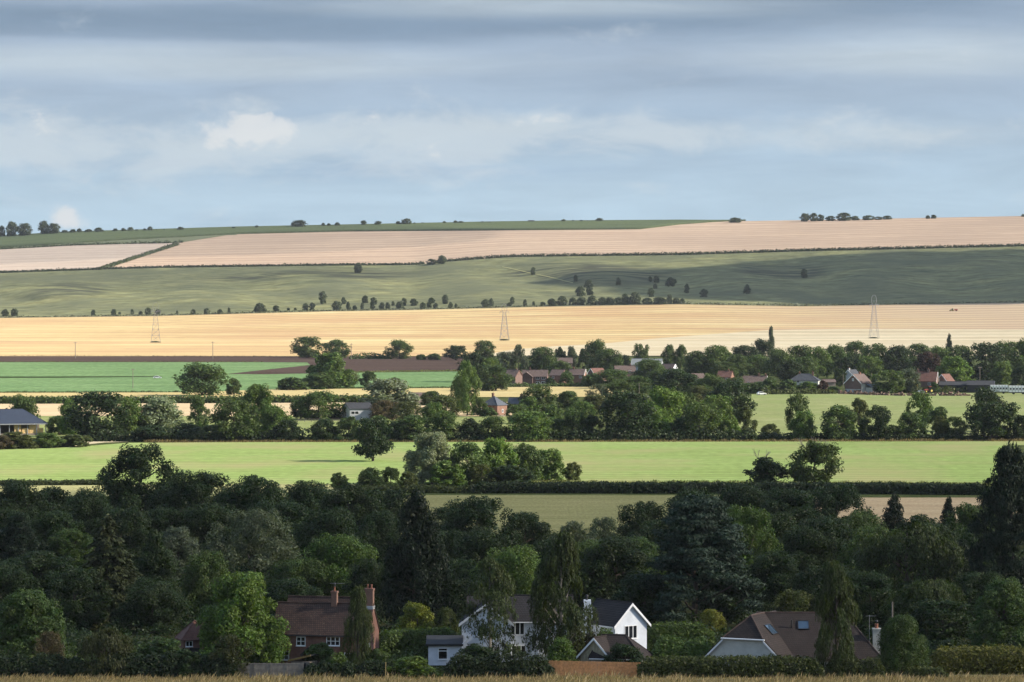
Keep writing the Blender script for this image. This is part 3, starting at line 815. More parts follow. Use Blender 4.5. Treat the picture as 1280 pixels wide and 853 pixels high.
# ------------------------------------------------------------------ ground
def struct(o): o['kind'] = 'structure'; return o
G = dict(
    ground=field('ground_grass', [(0.045, 0.055, 0.02), (0.06, 0.075, 0.028), (0.09, 0.10, 0.04)], 14, 30, (0.8, 4.0), 0.3),
    slope=field('rough_grass', [(0.12, 0.10, 0.05), (0.17, 0.14, 0.07), (0.13, 0.13, 0.05)], 12, 12, (0.5, 1.0), 0.3),
    main=field('green_crop', [(0.205, 0.265, 0.090), (0.225, 0.300, 0.100), (0.255, 0.315, 0.120)], 70, 26, (3.0, 5.0), 0.22, bands=(9.0, 0.14), patch=(38.0, (0.285, 0.28, 0.13), 0.9)),
    verge=field('pale_verge', [(0.26, 0.25, 0.12), (0.30, 0.29, 0.14), (0.33, 0.33, 0.15)], 30, 8, (0.6, 4.0), 0.25),
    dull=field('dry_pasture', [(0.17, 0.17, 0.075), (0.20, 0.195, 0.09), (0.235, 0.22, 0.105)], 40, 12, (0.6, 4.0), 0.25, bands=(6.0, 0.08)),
    beige=field('beige_stubble', [(0.34, 0.25, 0.15), (0.40, 0.30, 0.18), (0.44, 0.34, 0.21)], 30, 10, (0.6, 4.0), 0.2),
    right=field('pale_pasture', [(0.21, 0.235, 0.10), (0.24, 0.265, 0.115), (0.28, 0.295, 0.14)], 60, 40, (4.0, 9.0), 0.2, bands=(14.0, 0.07), patch=(50.0, (0.20, 0.26, 0.09), 0.6)),
    yellow=field('yellow_stubble', [(0.38, 0.31, 0.15), (0.43, 0.35, 0.17), (0.48, 0.40, 0.21)], 120, 30, (4.0, 10.0), 0.16),
    tan=field('tan_stubble', [(0.43, 0.33, 0.20), (0.48, 0.375, 0.235), (0.52, 0.415, 0.265)], 60, 20, (4.0, 9.0), 0.12),
    paddock=field('paddock', [(0.17, 0.20, 0.08), (0.20, 0.23, 0.09), (0.25, 0.26, 0.11)], 30, 20, (1.0, 6.0), 0.2),
    kale=field('dark_green_crop', [(0.115, 0.19, 0.085), (0.135, 0.22, 0.095), (0.165, 0.25, 0.115)], 60, 35, (3.5, 12.0), 0.32, bands=(16.0, 0.14)),
    plough=field('ploughed_earth', [(0.060, 0.042, 0.036), (0.075, 0.053, 0.045), (0.092, 0.066, 0.055)], 90, 26, (2.0, 12.0), 0.25, bands=(14.0, 0.2)),
    gold=field('gold_stubble', [(0.40, 0.26, 0.14), (0.515, 0.385, 0.195), (0.61, 0.51, 0.28)], 420, 44, (16.0, 16.0), 0.13, bands=(42.0, 0.16), patch=(170.0, (0.46, 0.30, 0.165), 0.75), xmix=(60, 560, (0.44, 0.335, 0.235), 380.0)),
    cream=field('cream_stubble', [(0.45, 0.37, 0.245), (0.51, 0.435, 0.295), (0.57, 0.50, 0.35)], 400, 70, (18.0, 24.0), 0.10, bands=(60.0, 0.14)),
    dusky=field('dusky_stubble', [(0.37, 0.265, 0.185), (0.42, 0.31, 0.215), (0.47, 0.355, 0.245)], 300, 60, (18.0, 24.0), 0.10, rot=-0.2, bands=(45.0, 0.08)),
    down=field('down_pasture', [(0.118, 0.128, 0.076), (0.160, 0.168, 0.088), (0.225, 0.222, 0.106)], 85, 52, (24.0, 13.0), 0.50, terr_shade=((118, 4370, 95, 120), (55, 4440, 75, 80), (-530, 4330, 55, 120), (-250, 4480, 160, 70), (330, 4400, 70, 110)), patch=(120.0, (0.115, 0.125, 0.078), 0.8)),
    upper=field('pink_stubble', [(0.37, 0.27, 0.20), (0.43, 0.32, 0.235), (0.49, 0.37, 0.27)], 500, 42, (20.0, 24.0), 0.10, bands=(60.0, 0.10), patch=(260.0, (0.36, 0.27, 0.205), 0.7)),
    pale=field('pale_stubble', [(0.39, 0.315, 0.255), (0.43, 0.35, 0.285), (0.48, 0.39, 0.31)], 260, 50, (20.0, 26.0), 0.08, bands=(60.0, 0.07), rot=0.25),
    wedge=field('grey_green_stubble', [(0.12, 0.135, 0.085), (0.145, 0.16, 0.095), (0.175, 0.185, 0.11)], 150, 50, (6.0, 20.0), 0.12),  # wedge of stubble, its shade put into the grey-green colour
    maize=field('maize_crop', [(0.075, 0.095, 0.052), (0.09, 0.115, 0.058), (0.11, 0.135, 0.065)], 100, 18, (4.0, 6.0), 0.28),
    track=field('bare_track', [(0.36, 0.31, 0.20), (0.42, 0.36, 0.24), (0.46, 0.40, 0.27)], 12, 5, (0.5, 2.0), 0.2),
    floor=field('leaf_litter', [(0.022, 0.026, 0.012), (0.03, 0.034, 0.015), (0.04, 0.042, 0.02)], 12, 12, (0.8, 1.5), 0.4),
    ditch=field('ditch_weeds', [(0.03, 0.05, 0.02), (0.04, 0.06, 0.025), (0.05, 0.07, 0.03)], 20, 5, (0.8, 3.0), 0.4),
)
def half(d): return 0.33*max(d, 0)+330

# hillside falling away from the camera, then the flat vale
prof = [(-400, 49.0), (-60, 47.0), (0, 46.1), (25, 43.2), (60, 38.0), (150, 26.0), (300, 9.5), (380, 3.9), (410, 2.1), (428, 1.0), (440, 0.25), (452, 0.0), (520, 0.0)]
def zslope(d): return float(np.interp(d, [p[0] for p in prof], [p[1] for p in prof]))
ds = list(np.arange(-400, 452, 6.0))+[452.0]
V, Q = [], []
nc = 41
for d in ds:
    for i in range(nc):
        x = -460+920*i/(nc-1)
        V.append((x, d, zslope(d)+(0.12*math.sin(x/7.0+d/9.0)+0.10*math.sin(x/3.3-d/5.0))*min(1, max(0, (446-d)/12.0))*(1 if d > 330 else 0.5)))
for r in range(len(ds)-1):
    for i in range(nc-1): Q.append((r*nc+i, r*nc+i+1, (r+1)*nc+i+1, (r+1)*nc+i))
struct(link('hillside', mesh_np('hillside', V, Q, G['slope'], True)))
V, Q = [], []
ds = [452, 700, 1100, 1600, 2100, 2600]
for d in ds:
    for i in range(9):
        V.append((half(d)*(-1+2*i/8), d, 0.0))
# widen the first row to meet the hillside
for i in range(9): V[i] = (half(452)*(-1+2*i/8), 452, 0.0)
for r in range(len(ds)-1):
    for i in range(8): Q.append((r*9+i, r*9+i+1, (r+1)*9+i+1, (r+1)*9+i))
struct(link('ground', mesh_np('ground', V, Q, G['ground'])))

def patch(name, pts, mat, lift):
    P = [world(x, y) for x, y in pts]
    me = bpy.data.meshes.new(name)
    me.from_pydata([(p[0], p[1], lift) for p in P], [], [tuple(range(len(P)))]); me.update()
    if me.polygons[0].normal.z < 0: me.flip_normals()
    me.materials.append(mat)
    return struct(link(name, me))
def wavy(x0, x1, y, amp, n=30, seed=0):
    r = random.Random(seed); return [(x0+(x1-x0)*i/n, y+r.uniform(-amp, amp)) for i in range(n+1)]

patch('wood_floor', [(-500, 880), (1780, 880), (1780, 622), (1300, 622), (1276, 655), (1020, 655), (1018, 624), (900, 620), (900, 668), (500, 668), (498, 621), (-500, 622)], G['floor'], 0.015)
patch('green_field', [(-500, 606.5)]+[(400, 606), (520, 605), (700, 604.5), (1000, 604.5), (1240, 606), (1276, 606), (1278, 585), (1272, 557), (1700, 553), (1700, 551.5), (1000, 552), (400, 552.5), (160, 554), (110, 558), (60, 561), (-500, 563)], G['main'], 0.06)
patch('field_verge', [(-500, 621), (400, 621), (450, 606), (-500, 606.3)], G['verge'], 0.03)
patch('dirt_track', [(84, 560), (100, 557), (130, 553.8), (172, 552.3), (160, 549), (118, 548.5), (100, 552)], G['track'], 0.09)
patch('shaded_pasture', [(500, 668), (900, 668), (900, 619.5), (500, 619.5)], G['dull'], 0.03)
patch('beige_field', [(1020, 655), (1275, 655), (1275, 622.5), (1020, 622.5)], G['beige'], 0.03)
patch('pale_field', [(880, 550), (1720, 550), (1720, 491), (1180, 492), (1030, 492), (940, 493)], G['right'], 0.05)
patch('paddock', [(-300, 549), (650, 549.5), (650, 520), (-300, 520)], G['paddock'], 0.05)
patch('tan_field', [(-400, 520), (640, 521), (640, 503), (-400, 504.5)], G['tan'], 0.10)
patch('yellow_field', [(-400, 498), (340, 497.5), (780, 496.5), (780, 481), (560, 485.5), (340, 487), (240, 491), (-400, 491.8)], G['yellow'], 0.15)
patch('crop_field', [(-500, 491.8), (240, 491), (345, 487), (560, 485.5), (580, 484.5), (575, 452.5), (-500, 453)], G['kale'], 0.20)
patch('ditch', [(-500, 474.2), (60, 473.2), (200, 471.6), (204, 470.8), (60, 471.3), (-500, 472.2)], G['ditch'], 0.26)
patch('ploughed_field', [(-500, 453.4), (330, 453.4), (384, 453.8), (388, 457.0), (330, 463), (285, 468.2), (330, 468.6), (440, 466.6), (576, 465), (580, 446.5), (300, 446), (-500, 444.6)], G['plough'], 0.28)

COLS = list(range(-520, 1801, 12))
def strip(name, ylo, yhi, nv, mat, lift, u0=-520, u1=1800):
    cols = [c for c in COLS if u0 <= c <= u1]
    V, Q = [], []
    for j in range(nv+1):
        t = j/nv
        for u in cols:
            a = ylo(u) if callable(ylo) else ylo; b = yhi(u) if callable(yhi) else yhi
            V.append(world(u, a+(b-a)*t, lift))
    n = len(cols)
    for j in range(nv):
        for i in range(n-1): Q.append((j*n+i, j*n+i+1, (j+1)*n+i+1, (j+1)*n+i))
    return struct(link(name, mesh_np(name, V, Q, mat, True)))
# flat front of the stubble first, then the rise, so that the bend falls on a row
strip('stubble_field', lambda u: 446.0, lambda u: 427.2, 8, G['gold'], 0.34)
strip('stubble_rise', lambda u: 427.2, yA, 30, G['gold'], 0.34)
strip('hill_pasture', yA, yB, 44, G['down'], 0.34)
strip('upper_stubble', yB, yC, 40, G['upper'], 0.34)
ycream = ip([600, 640, 700, 760, 820, 900, 960, 1060, 1280, 1800], [446, 438, 433.5, 430, 424, 418, 413.5, 412, 413, 413])
strip('cream_stubble', lambda u: 446.0, lambda u: min(446.0, max(427.2, ycream(u))), 8, G['cream'], 0.6, 604)
strip('cream_rise', lambda u: 427.2, lambda u: min(427.2, ycream(u)), 12, G['cream'], 0.6, 784)
# pale footpath across the slope
pts_ = [(628, 334.5), (645, 338), (662, 342), (684, 346.5), (704, 351.5), (716, 354.5)]
V = []; Q = []
for i_, (u_, y_) in enumerate(pts_):
    for s_ in (-0.45, 0.45): V.append(world(u_, y_+s_, 0.75))
for i_ in range(len(pts_)-1): Q.append((2*i_, 2*i_+2, 2*i_+3, 2*i_+1))
struct(link('footpath', mesh_np('footpath', V, Q, G['verge'])))
# upper fields
ymz = ip([-600, 0, 60, 150, 230, 300, 430, 600, 740, 800, 850, 900, 940], [322, 310.5, 307, 301, 297, 293.2, 290, 288.8, 287.8, 287.2, 281.2, 277.6, 276.5])
ytl = ip([-600, 0, 90, 160, 222, 285], [324, 312.5, 307.5, 305.5, 304.5, 294.5])
ydg = ip([120, 222], [337.8, 306.2])
strip('grey_stubble', lambda u: max(ytl(u), ymz(u)), lambda u: ymz(u), 6, G['wedge'], 0.7, -520, 296)
strip('pale_stubble', lambda u: min(yB(u), ydg(u)) if u > 120 else yB(u), lambda u: min(ytl(u), min(yB(u), ydg(u)) if u > 120 else yB(u)), 16, G['pale'], 0.7, -520, 224)
# maize: a crop two metres high with its own front face
cols = [c for c in COLS if c <= 932]
V, Q = [], []
for j in range(9):
    for u in cols:
        y0 = max(ymz(u), yC(u)); t = max(0, j-1)/7
        p = world(u, y0+(yC(u)-0.2-y0)*t, 0.3 if j == 0 else 2.6); V.append(p)
n = len(cols)
for j in range(8):
    for i in range(n-1): Q.append((j*n+i, j*n+i+1, (j+1)*n+i+1, (j+1)*n+i))
o = link('maize_crop', mesh_np('maize_crop', V, Q, G['maize'])); o['kind'] = 'stuff'
# back of the down
V, Q = [], []
rows = [0, 120, 500, 1500]
for s in rows:
    for u in COLS:
        p = world(u, yC(u)); d = p[1]; V.append((p[0]*(d+s)/d, d+s, p[2]-(0 if s == 0 else 0.02*s+s*s*1.2e-5)))
n = len(COLS)
for j in range(3):
    for i in range(n-1): Q.append((j*n+i, j*n+i+1, (j+1)*n+i+1, (j+1)*n+i))
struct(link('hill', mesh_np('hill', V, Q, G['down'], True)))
# ------------------------------------------------------------------ building materials
BRICK = coursed('red_brick', (0.20, 0.078, 0.054), (0.15, 0.060, 0.045), (0.16, 0.13, 0.11), 0.24, 0.08, 0.012, vary=0.5)
BRICKO = coursed('orange_brick', (0.185, 0.088, 0.065), (0.15, 0.074, 0.056), (0.28, 0.2, 0.15), 0.24, 0.08, 0.012, vary=0.4)
BRICKD = coursed('dark_brick', (0.145, 0.082, 0.069), (0.12, 0.07, 0.06), (0.2, 0.16, 0.14), 0.24, 0.08, 0.012, vary=0.4)
RENDER = simple('white_render', (0.66, 0.70, 0.76), 0.85, 0.2, vary=0.13, scale=0.7)
CREAM = simple('cream_render', (0.46, 0.46, 0.42), 0.85, 0.2, vary=0.14, scale=0.9)
GREYR = simple('grey_render', (0.36, 0.38, 0.40), 0.85, 0.2, vary=0.12, scale=0.7)
OCHRE = simple('ochre_boards', (0.33, 0.30, 0.21), 0.8, 0.2, vary=0.25, scale=2.5)
TILEB = coursed('brown_tiles', (0.082, 0.049, 0.039), (0.052, 0.034, 0.029), (0.018, 0.015, 0.014), 0.26, 0.22, 0.025, vary=0.55, spots=(0.20, 0.18, 0.13))
TILED = coursed('dark_tiles', (0.040, 0.036, 0.038), (0.030, 0.028, 0.030), (0.014, 0.013, 0.013), 0.33, 0.26, 0.03, vary=0.35)
TILEM = coursed('mossy_tiles', (0.042, 0.031, 0.029), (0.033, 0.026, 0.024), (0.018, 0.015, 0.013), 0.28, 0.22, 0.02, vary=0.5)
TILER = coursed('red_tiles', (0.145, 0.072, 0.056), (0.115, 0.06, 0.05), (0.10, 0.06, 0.05), 0.28, 0.24, 0.02, vary=0.4)
TILEP = coursed('weathered_tiles', (0.135, 0.098, 0.088), (0.11, 0.082, 0.075), (0.06, 0.048, 0.043), 0.28, 0.24, 0.02, vary=0.3)
SLATE = coursed('slates', (0.085, 0.095, 0.115), (0.068, 0.078, 0.095), (0.06, 0.065, 0.075), 0.3, 0.24, 0.015, rough=0.55, vary=0.25)
SLATED = coursed('dark_slates', (0.055, 0.060, 0.070), (0.045, 0.050, 0.058), (0.03, 0.032, 0.036), 0.3, 0.24, 0.015, rough=0.6, vary=0.25)
SHEETR = simple('sheet_roof', (0.030, 0.040, 0.064), 0.6, 0.3, vary=0.12, scale=0.5)
FELT = simple('felt_roof', (0.035, 0.037, 0.042), 0.8, 0.2, vary=0.2, scale=1.2)
WHITE = simple('white_paint', (0.78, 0.79, 0.80), 0.5, 0.4, vary=0.05, scale=2.0)
GREYM = simple('grey_metal', (0.33, 0.34, 0.35), 0.5, 0.5, metal=0.4, vary=0.15)
BLACK = simple('black_paint', (0.015, 0.015, 0.017), 0.5, 0.4)
POT = simple('clay_pot', (0.28, 0.12, 0.075), 0.8, vary=0.25, scale=4)
GLASS = simple('window_glass', (0.012, 0.014, 0.017), 0.08, 0.6, vary=0.3, scale=1.0)
SKYL = simple('skylight_glass', (0.05, 0.09, 0.14), 0.06, 1.0, metal=0.35, vary=0.15, scale=1.0)
TIMBER = simple('fence_timber', (0.50, 0.25, 0.11), 0.75, 0.2, vary=0.35, scale=3.0)
CONC = simple('weathered_concrete', (0.20, 0.18, 0.155), 0.9, 0.2, vary=0.3, scale=2.0)
POLE = simple('pole_timber', (0.20, 0.17, 0.14), 0.85, vary=0.25, scale=3)
STEEL = simple('galvanised_steel', (0.34, 0.33, 0.34), 0.5, 0.4, metal=0.5, vary=0.12)
STRAW = simple('straw', (0.60, 0.42, 0.20), 0.9, 0.1, vary=0.25, scale=2)
YEL = simple('yellow_paint', (0.55, 0.42, 0.10), 0.5, 0.4)
GRN = simple('green_paint', (0.03, 0.12, 0.05), 0.4, 0.5)
REDP = simple('red_paint', (0.25, 0.04, 0.03), 0.5, 0.4)
TYRE = simple('tyre_rubber', (0.02, 0.02, 0.02), 0.9, 0.1)
EARTH = simple('brick_rubble', (0.13, 0.088, 0.07), 0.95, 0.1, vary=0.5, scale=1.2)
POST = simple('post_timber', (0.45, 0.33, 0.14), 0.8, 0.2, vary=0.2, scale=5)

# ------------------------------------------------------------------ building kit
def gable_roof(root, Lx, D, eave, ridge, mat, M, oh=0.35, hipL=0.0, hipR=0.0, th=0.16, name='roof', ends=0.25):
    """ridge along local x; hip = 0 gable .. 1 full hip"""
    hx, hy = Lx/2+ends, D/2+oh
    sl_ = (ridge-eave)/(D/2); ze = eave-oh*sl_
    rl = -hx + hipL*(hy); rr = hx - hipR*(hy)
    if rr < rl: rl = rr = (rl+rr)/2
    pts = [(-hx, -hy, ze), (hx, -hy, ze), (hx, hy, ze), (-hx, hy, ze), (rl, 0, ridge+0.02), (rr+1e-3, 0, ridge+0.02)]
    fs = [(0, 1, 5, 4), (2, 3, 4, 5)]
    if hipL > 0: fs.append((3, 0, 4))
    if hipR > 0: fs.append((1, 2, 5))
    o = MB().sheet([(x, y, z+th) for x, y, z in pts], fs, th).build(name, mat, root, M)
    # ridge and hip tiles
    rb = MB().tube((rl, 0, ridge+th+0.02), (rr, 0, ridge+th+0.02), 0.11, 0.11, 6)
    if hipL > 0: rb.tube((rl, 0, ridge+th), (-hx, -hy, ze+th), 0.09); rb.tube((rl, 0, ridge+th), (-hx, hy, ze+th), 0.09)
    if hipR > 0: rb.tube((rr, 0, ridge+th), (hx, -hy, ze+th), 0.09); rb.tube((rr, 0, ridge+th), (hx, hy, ze+th), 0.09)
    rb.build('ridge_tiles', mat, o, M)
    return o

def walls(root, Lx, D, eave, ridge, mat, M, gl=True, gr=True, name='wall'):
    hx, hy = Lx/2, D/2
    mb = MB()
    vs = [(-hx, -hy, -0.4), (hx, -hy, -0.4), (hx, hy, -0.4), (-hx, hy, -0.4), (-hx, -hy, eave), (hx, -hy, eave), (hx, hy, eave), (-hx, hy, eave)]
    fs = [(0, 1, 5, 4), (2, 3, 7, 6)]
    if gl: vs.append((-hx, 0, ridge)); i = len(vs)-1; fs.append((3, 0, 4, i, 7))
    else: fs.append((3, 0, 4, 7))
    if gr: vs.append((hx, 0, ridge)); i = len(vs)-1; fs.append((1, 2, 6, i, 5))
    else: fs.append((1, 2, 6, 5))
    return mb.add(vs, fs).build(name, mat, root, M)

def face(M, kind, Lx, D):
    """frame of a wall: x to the right seen from outside, -y outward"""
    if kind == 'front': return M @ Matrix.Translation((0, -D/2, 0))
    if kind == 'back': return M @ Matrix.Rotation(math.pi, 4, 'Z') @ Matrix.Translation((0, -D/2, 0))
    if kind == 'left': return M @ Matrix.Rotation(-math.pi/2, 4, 'Z') @ Matrix.Translation((0, -Lx/2, 0))
    return M @ Matrix.Rotation(math.pi/2, 4, 'Z') @ Matrix.Translation((0, -Lx/2, 0))

def window(root, Fm, x, z, w, h, nx=2, ny=1, fr=0.07, mat=None, sill=True, name='window', glass=None):
    """frame proud of the wall, glass set back in it"""
    a = MB(); t = fr
    a.box(x-w/2, x+w/2, -0.06, 0.0, z, z+t); a.box(x-w/2, x+w/2, -0.06, 0.0, z+h-t, z+h)
    a.box(x-w/2, x-w/2+t, -0.057, 0.0, z+t, z+h-t); a.box(x+w/2-t, x+w/2, -0.057, 0.0, z+t, z+h-t)
    for i in range(1, nx):
        xx = x-w/2+w*i/nx; a.box(xx-t*0.5, xx+t*0.5, -0.052, 0.0, z+t, z+h-t)
    for j in range(1, ny):
        zz = z+h*j/ny; a.box(x-w/2+t, x+w/2-t, -0.046, 0.0, zz-t*0.35, zz+t*0.35)
    o = a.build(name, mat or WHITE, root, Fm)
    MB().box(x-w/2+t, x+w/2-t, -0.02, 0.005, z+t, z+h-t).build('pane', glass or GLASS, o, Fm)
    if sill: MB().box(x-w/2-0.06, x+w/2+0.06, -0.13, -0.0, z-0.08, z-0.003).build('sill', mat or WHITE, o, Fm)
    return o

def door(root, Fm, x, w, h, mat):
    o = MB().box(x-w/2, x+w/2, -0.05, 0.0, 0, h).build('door', mat, root, Fm)
    MB().tube((x+w*0.35, -0.10, h*0.48), (x+w*0.35, -0.05, h*0.48), 0.03).build('handle', BLACK, o, Fm)
    return o

def chimney(root, M, x, y, z0, z1, w, d, mat, pots=1, cap=None):
    o = MB().box(x-w/2, x+w/2, y-d/2, y+d/2, z0, z1-0.25).box(x-w/2-0.07, x+w/2+0.07, y-d/2-0.07, y+d/2+0.07, z1-0.25, z1).build('chimney', mat, root, M)
    for i in range(pots):
        px = x+(i-(pots-1)/2)*w*0.5
        MB().lathe([(0.13, z1), (0.11, z1+0.3), (0.10, z1+0.42), (0.13, z1+0.46), (0.13, z1+0.52)], 8, (px, y)).build('chimney_pot', cap or POT, o, M)
    return o

def barge(root, Lx, D, eave, ridge, M, side, mat, oh=0.35, ends=0.25, w=0.22):
    """boards up the verge of a gable; side -1 left end, +1 right end"""
    hx = Lx/2+ends; hy = D/2+oh; sl_ = (ridge-eave)/(D/2); ze = eave-oh*sl_
    x0 = side*hx; x1 = side*(hx+0.05)
    mb = MB()
    for s in (-1, 1):
        p = [(x0, s*hy, ze+0.15), (x0, 0, ridge+0.17), (x0, 0, ridge+0.17-w*1.3), (x0, s*hy, ze+0.15-w*1.2)]
        q = [(x1, y, z) for _, y, z in p]
        mb = MB(); mb.add(p+q, [(0, 1, 2, 3), (7, 6, 5, 4), (0, 4, 5, 1), (1, 5, 6, 2), (2, 6, 7, 3), (3, 7, 4, 0)]); mb.build('bargeboard', mat, root, M)

def gutter(root, Lx, D, eave, ridge, M, mat, oh=0.35, front=True, pipe=True):
    sl_ = (ridge-eave)/(D/2); ze = eave-oh*sl_; s = -1 if front else 1
    y = s*(D/2+oh+0.05)
    mb = MB().tube((-Lx/2-0.2, y, ze+0.04), (Lx/2+0.2, y, ze+0.04), 0.065)
    if pipe: mb.tube((Lx/2-0.15, s*(D/2+0.06), 0), (Lx/2-0.15, s*(D/2+0.06), ze), 0.045); mb.tube((Lx/2-0.15, s*(D/2+0.06), ze), (Lx/2-0.15, y, ze+0.03), 0.045)
    return mb.build('gutter', mat, root, M)

def aerial(root, M, x, y, z, h=1.6, ln=1.6, rz=0.3):
    o = MB().tube((x, y, z), (x, y, z+h), 0.025).build('aerial_mast', GREYM, root, M)
    mb = MB(); c, s = math.cos(rz), math.sin(rz)
    mb.tube((x-c*ln*0.35, y-s*ln*0.35, z+h-0.1), (x+c*ln*0.65, y+s*ln*0.65, z+h-0.1), 0.018, n=4)
    for i in range(7):
        t = -0.3+0.9*i/6; cx, cy = x+c*ln*t, y+s*ln*t
        mb.tube((cx+s*0.22, cy-c*0.22, z+h-0.1), (cx-s*0.22, cy+c*0.22, z+h-0.1), 0.011, n=4)
    mb.build('aerial', GREYM, o, M)

def site(name, px, d, label, cat, rz=0.0, group=None):
    r = empty(name, ((px-CX)/F*d, d, zslope(d) if d < 452 else 0.0), rz)
    return tag(r, label, cat, group)

# ---------------- near houses
# brick cottage
def brick_cottage():
    d = 457; m = d/F
    r = site('brick_cottage', 407, d, 'old red brick cottage with mossy brown tiled roof and brick chimneys', 'house', math.radians(-12))
    Lx, D, ev, rg = 12.4, 6.0, 4.35, 7.75
    M = lm(0, 0)
    walls(r, Lx, D, ev, rg, BRICK, M)
    rf = gable_roof(r, Lx, D, ev, rg, TILEB, M, oh=0.3, ends=0.12)
    Fm = face(M, 'front', Lx, D)
    window(r, Fm, -2.45, 2.75, 1.2, 1.15, 2, 2, 0.085, sill=True)
    window(r, Fm, 1.75, 2.85, 1.75, 1.15, 3, 2, 0.085, sill=True)
    window(r, Fm, -4.6, 0.9, 1.2, 1.1, 2, 2, 0.085); window(r, Fm, 3.9, 0.9, 1.4, 1.1, 2, 2, 0.085)
    door(r, Fm, -0.6, 0.95, 2.0, BLACK)
    gutter(r, Lx, D, ev, rg, M, BLACK, oh=0.3)
    # small gabled porch in front of the door
    Mp = lm(-1.0, -D/2-0.8)
    p = MB().prism([(-1.15, 1.75), (-0.95, 1.6), (0, 2.55), (0.95, 1.6), (1.15, 1.75), (0, 2.85)], -0.9, 0.75).build('porch', BLACK, r, Mp)
    MB().box(-0.95, -0.83, -0.8, -0.68, 0, 1.75).build('porch_post', BLACK, p, Mp); MB().box(0.83, 0.95, -0.8, -0.68, 0, 1.75).build('porch_post', BLACK, p, Mp)
    chimney(rf, M, 1.15, 0.0, rg-0.6, rg+1.75, 0.72, 0.72, BRICKO, 1)
    chimney(rf, M, 5.75, 0.0, rg-1.0, rg+2.15, 1.0, 0.8, BRICKO, 2)
    chimney(rf, M, 4.75, 1.2, rg-1.6, rg+0.95, 0.95, 0.7, GREYR, 1)
    MB().box(5.1, 6.3, -0.55, 0.55, rg-0.45, rg-0.05).build('flashing', GREYR, rf, M)
    Fr = face(M, 'right', Lx, D)
    window(r, Fr, -2.2, 2.2, 0.5, 1.0, 1, 1, 0.08)
    aerial(rf, M, 1.15, 0.25, rg+1.7, 1.1, 1.9, 0.1)
    # rear range with its own slightly higher ridge
    M2 = lm(-0.9, 4.6)
    walls(r, 10.4, 4.8, 4.6, 8.15, BRICK, M2)
    gable_roof(r, 10.4, 4.8, 4.6, 8.15, TILEB, M2, oh=0.2, ends=0.12)
brick_cottage()

